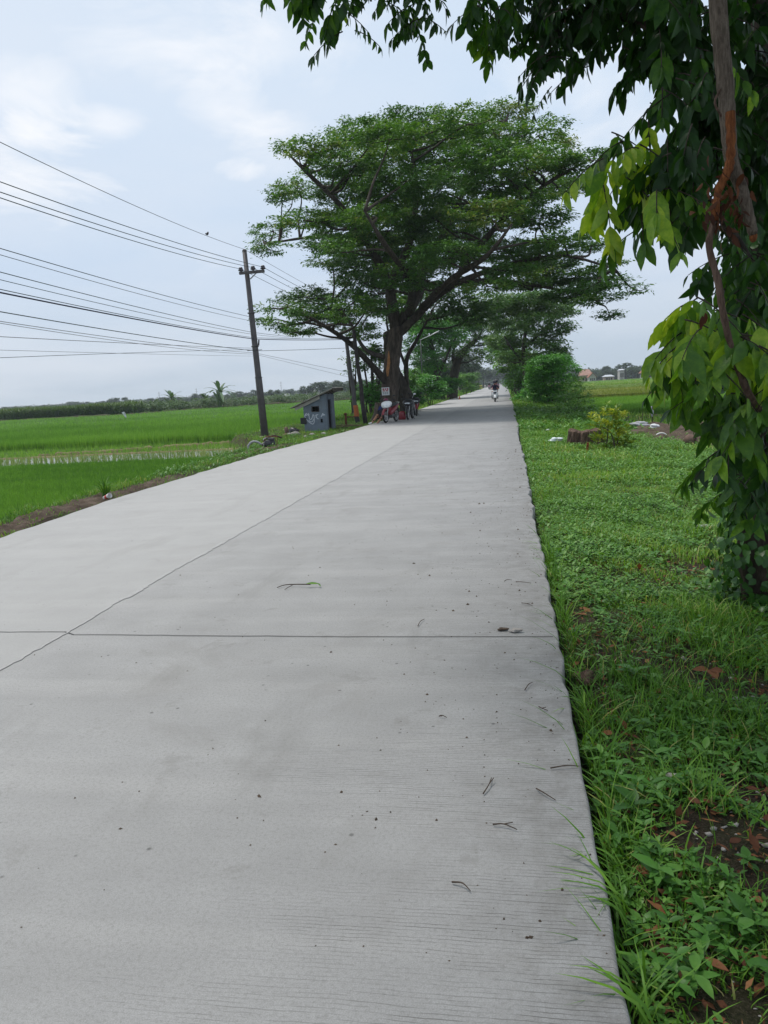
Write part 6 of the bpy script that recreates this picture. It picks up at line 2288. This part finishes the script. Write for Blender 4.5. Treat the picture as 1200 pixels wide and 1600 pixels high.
def add_hand(J, E_, wrist, key, hand, side):
    """palm and five fingers curled round whatever is held"""
    w, h = np.asarray(J[wrist][0]), np.asarray(hand, float)
    d = (h - w) / np.linalg.norm(h - w)
    S = np.cross(d, [0, 0, 1.0])
    S /= np.linalg.norm(S)
    J[key] = (h, (.034, .018))
    E_.append((wrist, key))
    for i, (off, L) in enumerate([(-.028, .062), (-.009, .072), (.010, .068), (.028, .052)]):
        b_ = h + S * off + d * .035
        J[f'{key}f{i}a'] = (b_, .009)
        J[f'{key}f{i}b'] = (b_ + d * L * .5 + np.array([0, 0, -.012]), .0085)
        J[f'{key}f{i}c'] = (b_ + d * L * .62 + np.array([0, 0, -.045]), .007)
        E_ += [(key, f'{key}f{i}a'), (f'{key}f{i}a', f'{key}f{i}b'), (f'{key}f{i}b', f'{key}f{i}c')]
    t_ = h + S * (-.045 * side) + d * .0
    J[f'{key}t'] = (t_, .010)
    J[f'{key}u'] = (t_ + d * .035 + S * (-.012 * side) + np.array([0, 0, -.01]), .009)
    E_ += [(key, f'{key}t'), (f'{key}t', f'{key}u')]


def seated_rider(label, par_loc, rz, top, pelvis, lean, heady, armto, name='person', helmet='black_plastic', trousers='jeans', kneey=.30, ankle=(.16, .26, .32), xo=0.0, scale=1.0):
    o = thing(name, label, 'person', par_loc, rz)
    pv = np.array(pelvis, float)
    J = {'pelvis': (pv, (.15, .12))}
    E_ = []
    ch = pv + [xo, lean * .8, .34]
    nk = pv + [xo, lean * 1.15, .52]
    hd = pv + [xo, heady, .66]
    J['belly'] = (pv + [xo * .5, lean * .4, .16], (.145, .11))
    J['chest'] = (ch, (.165, .115))
    J['neck'] = (nk, .055)
    J['jaw'] = (hd + [0, .02, -.05], .075)
    J['head'] = (hd + [0, 0, .05], .095)
    J['crown'] = (hd + [0, -.01, .11], .07)
    J['nose'] = (hd + [0, .105, .015], .016)
    E_ += [('pelvis', 'belly'), ('belly', 'chest'), ('chest', 'neck'), ('neck', 'jaw'), ('jaw', 'head'), ('head', 'crown'), ('head', 'nose')]
    for s, n_ in ((-1, 'L'), (1, 'R')):
        sh = ch + [s * .19, 0, .10]
        hand = np.array([s * armto[0], armto[1], armto[2]])
        el = (sh + hand) / 2 + [s * .08, -.06, -.10]
        wr = hand + (el - hand) * .25
        J[n_ + 's'] = (sh, .06)
        J[n_ + 'e'] = (el, .043)
        J[n_ + 'w'] = (wr, .029)
        E_ += [('chest', n_ + 's'), (n_ + 's', n_ + 'e'), (n_ + 'e', n_ + 'w')]
        add_hand(J, E_, n_ + 'w', n_ + 'h', hand, s)
        kn = np.array([s * .19, pv[1] + kneey + .12, pv[2] - .06])
        an = np.array([s * ankle[0], pv[1] + ankle[1] + .12, ankle[2]])
        J[n_ + 'hip'] = (pv + [s * .10, .06, -.02], .095)
        J[n_ + 'k'] = (kn, .065)
        J[n_ + 'c'] = (kn * .6 + an * .4 + [0, -.02, 0], .056)
        J[n_ + 'a'] = (an, .04)
        J[n_ + 't'] = (an + [s * .02, .14, -.05], .036)
        E_ += [('pelvis', n_ + 'hip'), (n_ + 'hip', n_ + 'k'), (n_ + 'k', n_ + 'c'), (n_ + 'c', n_ + 'a'), (n_ + 'a', n_ + 't')]
    hz = hd[2]
    skin_body('body', J, E_, ['skin', top, trousers, 'black_plastic'],
              lambda c: 0 if (c[2] > nk[2] + .01 or (np.linalg.norm(c - np.array(J['Lh'][0])) < .13 or np.linalg.norm(c - np.array(J['Rh'][0])) < .13)) else (3 if c[2] < ankle[2] + .02 and c[2] < pv[2] - .3 else (2 if c[2] < pv[2] + .05 and abs(c[0]) < .33 else 1)), o)
    if helmet:
        mb = MB()
        hc = hd + np.array([0, -.01, .05])
        mb.ell(tuple(hc + [0, 0, .02]), (.135, .155, .135), n=18, k=12)
        hh_ = mb.build('helmet', M[helmet], o)
        mb = MB()
        mb.loft([(hc[2] - .10, 0, 0, .105, .10), (hc[2] - .03, 0, .012, .128, .148), (hc[2] + .04, 0, .012, .126, .150)], 18, axis='z', caps=False)
        keep = [f for f in mb.f if all(mb.v[i][1] > .03 for i in f)]
        mb.f, mb.m, mb.sm = keep, [0] * len(keep), [True] * len(keep)
        mb.v = [(x + hc[0], y + hc[1], z) for x, y, z in mb.v]
        mb.build('visor', M['blue_black'], hh_)
    return o


rzS = rz_of(.03, -1)
seated_rider('rider in dark jacket and dark helmet driving the white scooter', (cs[0], cs[1] + .6, 0), rzS, 'navy_cloth', (0, -.12, .84), .06, .10, (.31, .27, 1.03))
seated_rider('passenger in pink top sitting behind the white scooter driver', (cs[0], cs[1] + .6, 0), rzS, 'pink_cloth', (-.10, -.52, .90), .06, .10, (.19, -.14, 1.02), helmet='dark_metal', kneey=.18, ankle=(.22, .2, .36), xo=-.05)
seated_rider('tiny rider in dark clothes and pale helmet far down the road', (cf[0], cf[1], 0), rz_of(0, -1), 'black_cloth', (0, -.2, .86), .06, .10, (.32, .26, 1.0), helmet='grey_sack')

# the person sitting on the ground by the red motorbike, one bare leg stretched to the road
pp = at(593, 654, 33.8)
base = np.array([pp[0], 33.8, -.02])
ps = thing('person', 'person in dark clothes and maroon cap sitting on the ground by the red motorbike', 'person', base)


def L3(px, py, Y): return at(px, py, Y) - base


pv = L3(594, 652, 33.9)
sho = L3(578, 662.5, 32.9)
J = {'pelvis': (pv, (.15, .12)), 'belly': (L3(595.5, 645.5, 34.1), (.14, .11)), 'chest': (L3(597.5, 638, 34.35), (.16, .11)), 'neck': (L3(600, 632.5, 34.5), .055),
     'jaw': (L3(602, 629.5, 34.5), .075), 'head': (L3(602.8, 627, 34.52), .092), 'crown': (L3(603.2, 625, 34.54), .07), 'nose': (L3(601.5, 628, 34.38), .016)}
E_ = [('pelvis', 'belly'), ('belly', 'chest'), ('chest', 'neck'), ('neck', 'jaw'), ('jaw', 'head'), ('head', 'crown'), ('head', 'nose')]
J['Lhip'] = (pv + [-.08, -.06, -.01], .092)
J['Lk'] = (L3(590, 648.5, 33.45), .066)
J['Lc'] = (L3(586, 654.5, 33.2), .056)
J['La'] = (L3(580.5, 661, 32.95), .036)
J['Lt'] = (sho + [-.05, -.10, .02], .036)
J['Rhip'] = (pv + [.09, -.02, -.01], .092)
J['Rk'] = (L3(597, 652, 33.55), .066)
J['Rc'] = (L3(592.5, 657.5, 33.25), .054)
J['Ra'] = (L3(588, 663, 33.0), .036)
J['Rt'] = (L3(585, 664.5, 32.8), .034)
for n_ in 'LR':
    E_ += [('pelvis', n_ + 'hip'), (n_ + 'hip', n_ + 'k'), (n_ + 'k', n_ + 'c'), (n_ + 'c', n_ + 'a'), (n_ + 'a', n_ + 't')]
J['Ls'] = (L3(593.5, 636.5, 34.3), .058)
J['Le'] = (L3(590.5, 644, 34.1), .042)
J['Lw'] = (L3(591, 649, 33.75), .028)
add_hand(J, E_, 'Lw', 'Lh', L3(590.5, 649.0, 33.6), -1)
J['Rs'] = (L3(602.5, 638, 34.45), .058)
J['Re'] = (L3(604.5, 645, 34.3), .042)
J['Rw'] = (L3(601, 650, 34.05), .028)
add_hand(J, E_, 'Rw', 'Rh', L3(599.5, 651.5, 33.9), 1)
E_ += [('chest', 'Ls'), ('Ls', 'Le'), ('Le', 'Lw'), ('chest', 'Rs'), ('Rs', 'Re'), ('Re', 'Rw')]
kz = float(J['Lk'][0][2])


def paint_sit(c):
    dl = min(np.linalg.norm(c - J['Lt'][0]), np.linalg.norm(c - (J['La'][0] + J['Lt'][0]) / 2), np.linalg.norm(c - J['Rt'][0]))
    if dl < .10:
        return 3
    hands = min(np.linalg.norm(c - J['Lh'][0]), np.linalg.norm(c - J['Rh'][0]))
    if hands < .13 or c[2] > J['neck'][0][2]:
        return 0
    if min(np.linalg.norm(c - J['pelvis'][0]), np.linalg.norm(c - (J['Lhip'][0] * .4 + J['Lk'][0] * .6)), np.linalg.norm(c - (J['Rhip'][0] * .4 + J['Rk'][0] * .6)), np.linalg.norm(c - J['Lhip'][0]), np.linalg.norm(c - J['Rhip'][0])) < .17:
        return 2
    if min(np.linalg.norm(c - J[k][0]) for k in ('Lk', 'Lc', 'La', 'Rk', 'Rc', 'Ra')) < .15:
        return 0
    if np.linalg.norm(c - (J['Ls'][0] * .75 + J['Le'][0] * .25)) < .13:
        return 4
    return 1


skin_body('body', J, E_, ['skin', 'black_cloth', 'black_cloth', 'white_cloth', 'blue_cloth'], paint_sit, ps)
mb = MB()
hc = np.array(J['head'][0]) + [0, 0, .035]
mb.ell(tuple(hc), (.125, .135, .105), n=16, k=10)
mb.loft([(hc[2] + .0, hc[0] - .03, hc[1] - .14, .085, .07), (hc[2] + .015, hc[0] - .03, hc[1] - .14, .085, .07)], 12, axis='z')
mb.build('cap', M['maroon'], ps)
mb = MB()
jn = np.array(J['head'][0])
for s in (-1, 1):
    mb.ell(tuple(jn + [s * .032 - .03, -.088, -.02]), (.014, .008, .009), n=8, k=6)
mb.box(tuple(jn + [-.03, -.085, -.085]), (.045, .01, .008))
mb.build('face_features', M['hair'], ps)

# yellow drums and a white marker at the far left road edge
for (px, py, lab, mat, w, h) in [(751.5, 607.2, 'yellow painted concrete block at the far left road edge, nearer one', 'yellow_paint', 1.0, 1.0), (758, 606.2, 'pale yellow block at the far left road edge beside the distant motorbike', 'plaster', .7, .95)]:
    q = gd(px, py, 0)
    o = thing('road_block', lab, 'road block', (q[0], q[1], -.02))
    mb = MB()
    mb.loft([(0, 0, 0, w * .55, .35), (.15, 0, 0, w * .55, .35), (.3, 0, 0, w * .42, .24), (h, 0, 0, w * .38, .20)], 14, axis='z', p=5)
    mb.build('block_body', M[mat], o)
    mb = MB()
    mb.loft([(h * .55, 0, 0, w * .415, .235), (h * .75, 0, 0, w * .405, .225)], 14, axis='z', p=5, caps=False)
    mb.build('painted_band', M['black_plastic'], o)
q = gd(718, 624, 0)
mb = MB()
mb.lathe([(0, 0), (.18, 0), (.18, .03), (.09, .05), (.03, .42), (.02, .44), (0, .44)], n=12)
tag(mb.build('road_cone', M['bark_torn'], None, (float(q[0]), float(q[1]), 0)), 'tiny red-brown cone standing on the left road edge beyond the motorbikes', 'cone')

# tufts and cut branches lying by the left edge
# ------------------------------------------------------------------ far houses
def house(name, label, px0, px1, py_base, py_eave, py_ridge, Y, wallm, roofm, gable=True, depth=7.0, gable_front=False):
    a, b_ = at(px0, py_base, Y), at(px1, py_base, Y)
    cx = (a[0] + b_[0]) / 2
    w = b_[0] - a[0]
    zb = -.6
    ze = at((px0 + px1) / 2, py_eave, Y)[2]
    zr_ = at((px0 + px1) / 2, py_ridge, Y)[2]
    o = thing(name, label, 'house', (cx, Y, zb))
    h, hr = ze - zb, zr_ - zb
    mb = MB()
    mb.box((0, depth / 2, h / 2), (w * .9, depth * .9, h))
    if gable_front:
        mb.add([(-w * .45, depth * .05, h), (w * .45, depth * .05, h), (0, depth * .05, hr - .1), (-w * .45, depth * .95, h), (w * .45, depth * .95, h), (0, depth * .95, hr - .1)], [(0, 1, 2), (4, 3, 5)])
    mb.build('wall', M[wallm], o)
    mb = MB()
    e = w * .56
    if gable_front:
        for s in (-1, 1):
            mb.add([(s * e, -.4, h - .3), (0, -.4, hr), (0, depth + .4, hr), (s * e, depth + .4, h - .3), (s * e, -.4, h - .5), (0, -.4, hr - .2), (0, depth + .4, hr - .2), (s * e, depth + .4, h - .5)],
                   [(0, 1, 2, 3), (7, 6, 5, 4), (0, 4, 5, 1), (3, 2, 6, 7), (0, 3, 7, 4)])
    else:
        k = e - min(depth * .5, w * .25)
        mb.add([(-e, -.5, h - .1), (e, -.5, h - .1), (e, depth + .5, h - .1), (-e, depth + .5, h - .1), (-k, depth / 2, hr), (k, depth / 2, hr)],
               [(0, 1, 5, 4), (1, 2, 5), (2, 3, 4, 5), (3, 0, 4), (3, 2, 1, 0)])
    mb.build('roof', M[roofm], o)
    for i in range(2):
        mb = MB()
        x = (-.22 + .44 * i) * w
        mb.box((x, depth * .05 - .03, h * .5), (w * .14, .08, h * .38))
        mb.build('window', M['inside_shade'], o)
    mb = MB()
    mb.box((0, depth * .05 - .03, h * .36), (w * .12, .07, h * .70))
    mb.build('door', M['roof_wood'], o)
    return o


house('far_house', 'far house with haze-muted terracotta hip roof just right of the creeper-covered bush', 906, 926, 592, 586, 577, 330, 'plaster_tan', 'tile_pink')
house('far_house', 'far small house with pale gable front beside the haze-muted terracotta roof', 920, 932, 592, 588, 582, 322, 'plaster', 'tile_roof', gable_front=True)
house('far_house', 'far house with long red tiled roof in the right treeline, left of two', 1003, 1026, 587, 582, 575.5, 345, 'plaster', 'tile_roof')
house('far_house', 'far house with red tiled roof partly behind the hanging leaves, right of two', 1028, 1046, 586, 581, 575, 345, 'plaster_tan', 'tile_roof')
house('far_shed', 'far long low zinc-roofed shed at the edge of the right fields', 944, 960, 590, 588, 585.5, 335, 'plaster_tan', 'zinc')
house('far_house', 'far narrow two-storey white house rising from the right treeline', 968, 976, 588, 578, 576.2, 340, 'plaster', 'zinc')
house('far_house', 'pale roofed house glimpsed in the tree clump above the booth roof', 485, 496, 622, 611, 607, 345, 'plaster', 'zinc')
house('far_house', 'house with haze-muted red roof glimpsed between the two trunks of the big tree', 608, 624, 622, 606, 598, 125, 'plaster', 'tile_pink')
house('far_shed', 'low pale shed in the far treeline right of the utility pole', 441, 452, 624, 619, 615.5, 420, 'plaster', 'zinc')

# ------------------------------------------------------------------ labels of the uncountable stuff and the setting
LAB = {'grass': ('short green grass of the road verges', 'grass'), 'edge_grass': ('long grass blades leaning over the right edge of the concrete', 'grass'), 'weeds': ('broad-leaved weeds growing in the verge grass', 'weeds'),
       'near_rice': ('dense young rice of the near left paddy', 'rice'), 'rice_seedlings': ('rows of sparse rice seedlings standing in the flooded strip', 'rice seedlings'), 'main_rice': ('tall bright green rice of the wide left field', 'rice'),
       'right_rice': ('bright green rice of the nearest right-hand field', 'rice'), 'ripening_rice': ('yellow-green ripening rice of the far right fields', 'rice'), 'maize_crop': ('dark hedge-like maize crop along the far edge of the left field', 'crop'),
       'bank_scrub': ('rough scrub along the bank behind the left field', 'scrub'), 'far_woods': ('low blue-green woodland on the far horizon', 'woods'), 'road_grit': ('dark grit scattered along the right side of the concrete', 'grit'),
       'pebbles': ('grey pebbles in the bare patches of the near right verge', 'pebbles'), 'ground': ('brown soil ground under the verges and fields', 'ground'), 'road': ('pale grey grooved concrete road', 'road'),
       'road_joint': ('dark cross joints sawn in the concrete road', 'joint'), 'road_seam': ('ragged dark seam along the middle of the concrete road', 'seam'), 'soil_ridge': ('low heap of turned brown soil', 'soil'),
       'paddy_field': ('green floor of a rice paddy', 'paddy'), 'paddy_water': ('shallow muddy water of the flooded paddy strip', 'water'), 'paddy_bund': ('low mud bund between paddies', 'bund'), 'field_bank': ('low dry bank at the far side of the left field', 'bank')}
for o in C.objects:
    k = o.name.split('.')[0]
    if o.parent is None and k in LAB and 'label' not in o:
        o['label'], o['category'] = LAB[k]

# ------------------------------------------------------------------ air
hz = NT('pale_haze')
pv_ = hz.n('ShaderNodeVolumePrincipled')
pv_.inputs['Color'].default_value = (.80, .88, .97, 1)
pv_.inputs['Density'].default_value = .0003
pv_.inputs['Anisotropy'].default_value = .15
hz.link(pv_.outputs[0], hz.out.inputs['Volume'])
mb = MB()
mb.box((0, 790, 10.5), (3300, 1760, 25))
ho = mb.build('haze', hz.m)
struct(ho, 'stuff')
tag(ho, 'pale humid haze softening the far fields and trees', 'haze')

# ------------------------------------------------------------------ sky, sun, camera
SUN_EL, SUN_AZ = R(66), R(-62)      # azimuth clockwise from +Y (down the road)
sd = Vector((math.sin(SUN_AZ) * math.cos(SUN_EL), math.cos(SUN_AZ) * math.cos(SUN_EL), math.sin(SUN_EL)))
CLOUDS = [tuple(nrm(wray(px, py))) + (ex, ez, am) for px, py, ex, ez, am in
          [(55, 265, .085, .05, .75), (40, 160, .05, .05, .55), (170, 198, .045, .02, .6), (375, 175, .05, .035, .5), (362, 265, .03, .012, .75), (430, 215, .05, .03, .3), (250, 20, .12, .05, .45), (480, 60, .12, .05, .45), (930, 150, .12, .09, .4)]]
w = bpy.data.worlds.new("World")
bpy.context.scene.world = w
w.use_nodes = True
nt_ = w.node_tree
nt_.nodes.clear()


class WT(NT):
    def __init__(s):
        s.t = nt_


k = WT()
sky = k.n('ShaderNodeTexSky')
sky.sky_type = 'NISHITA'
sky.sun_disc = False
sky.sun_elevation = SUN_EL
sky.sun_rotation = SUN_AZ
sky.air_density = 1.0
sky.dust_density = 3.5
sky.ozone_density = 1.2
tc = k.n('ShaderNodeTexCoord')
sep = k.n('ShaderNodeSeparateXYZ')
k.link(tc.outputs['Generated'], sep.inputs[0])
zz = k.math('ADD', k.math('MAXIMUM', sep.outputs[2], 0.0), .16)
cmb = k.n('ShaderNodeCombineXYZ')
k.link(k.math('DIVIDE', sep.outputs[0], zz), cmb.inputs[0])
k.link(k.math('DIVIDE', sep.outputs[1], zz), cmb.inputs[1])
cmb.inputs[2].default_value = 4.2
veil = k.noise(cmb.outputs[0], .55, 5, .55)
puff = k.noise(cmb.outputs[0], 1.5, 7, .56, dist=.25)
horiz = k.ramp(sep.outputs[2], [(0, 1), (.30, 0)])
overc = k.ramp(sep.outputs[2], [(.0, (5.8, 6.8, 8.0)), (.14, (6.4, 7.6, 9.3)), (.34, (6.9, 8.3, 10.0)), (1, (8.0, 8.8, 9.8))])
# ramps clamp at 1, so the colours above are set through a multiply
for nd in nt_.nodes:
    if nd.type == 'VALTORGB':
        for e in nd.color_ramp.elements:
            if max(e.color[:3]) > 1.01:
                e.color = (e.color[0] / 10, e.color[1] / 10, e.color[2] / 10, 1)
overc = k.mix(1.0, overc, (10, 10, 10), 'MULTIPLY')
base_ = k.mix(.86, sky.outputs[0], overc)
vfac = k.math('MULTIPLY', k.ramp(veil, [(.42, 0), (.68, 1)]), .42)
base_ = k.mix(vfac, base_, (8.6, 8.85, 9.4))
pfac = k.math('MULTIPLY', k.math('MULTIPLY', k.ramp(puff, [(.62, 0), (.76, 1)]), k.ramp(sep.outputs[2], [(.12, 0), (.24, 1)])), .8)
base_ = k.mix(pfac, base_, (9.8, 9.9, 10.2))
fine_ = k.noise(cmb.outputs[0], 2.6, 8, .6, dist=.5)
for (dx, dy, dz, ex, ez, amt) in CLOUDS:
    dv = Vector((dx, dy, dz)).normalized()
    hx = Vector((dv.y, -dv.x, 0)).normalized()
    hz_ = hx.cross(dv)

    def dotp(vec):
        x_ = k.n('ShaderNodeVectorMath', operation='DOT_PRODUCT')
        k.link(tc.outputs['Generated'], x_.inputs[0])
        x_.inputs[1].default_value = tuple(vec)
        return x_.outputs['Value']
    u_ = k.math('DIVIDE', dotp(hx), ex)
    v2 = k.math('DIVIDE', dotp(hz_), ez)
    d2 = k.math('ADD', k.math('MULTIPLY', u_, u_), k.math('MULTIPLY', v2, v2))
    front = k.math('GREATER_THAN', dotp(dv), 0.0)
    body_ = k.math('ADD', k.math('MULTIPLY', k.math('SUBTRACT', 1.0, d2), .42), k.math('MULTIPLY', k.math('SUBTRACT', fine_, .5), 3.4))
    m_ = k.math('MULTIPLY', k.math('MULTIPLY', k.ramp(body_, [(.05, 0), (.85, 1)]), amt), front)
    base_ = k.mix(m_, base_, (10.2, 10.25, 10.5))
bg = k.n('ShaderNodeBackground')
k.link(base_, bg.inputs[0])
bg.inputs[1].default_value = .085
wo = k.n('ShaderNodeOutputWorld')
k.link(bg.outputs[0], wo.inputs[0])

sl_ = bpy.data.lights.new('Sun', 'SUN')
sl_.energy = 2.5
sl_.angle = R(12)
sl_.color = (1, .96, .90)
so = bpy.data.objects.new('Sun', sl_)
C.objects.link(so)
so.rotation_euler = sd.to_track_quat('Z', 'Y').to_euler()

cam = bpy.data.cameras.new('Camera')
cam.sensor_fit = 'VERTICAL'
cam.sensor_height = 36.0
cam.lens = 36.0 * F_PX / 1600.0
cam.clip_start = .05
cam.clip_end = 5000
co = bpy.data.objects.new('Camera', cam)
C.objects.link(co)
fwd = wray(600, 800)
rgt = wray(601, 800) - fwd
up = wray(600, 799) - fwd
fwd, rgt, up = (Vector(x / np.linalg.norm(x)) for x in (fwd, rgt, up))
co.matrix_world = Matrix(((rgt.x, up.x, -fwd.x, 0), (rgt.y, up.y, -fwd.y, 0), (rgt.z, up.z, -fwd.z, 1.5), (0, 0, 0, 1)))
sc = bpy.context.scene
sc.camera = co
sc.render.resolution_x, sc.render.resolution_y = 768, 1024
sc.view_settings.view_transform = 'Standard'
sc.view_settings.look = 'None'
sc.view_settings.exposure = .24
sc.view_settings.gamma = 1
sc.cycles.max_bounces = 8
sc.cycles.diffuse_bounces = 3
sc.cycles.glossy_bounces = 2
sc.cycles.transmission_bounces = 4
sc.cycles.transparent_max_bounces = 4
sc.cycles.volume_bounces = 1
sc.cycles.use_denoising = True
sc.cycles.sample_clamp_indirect = 6
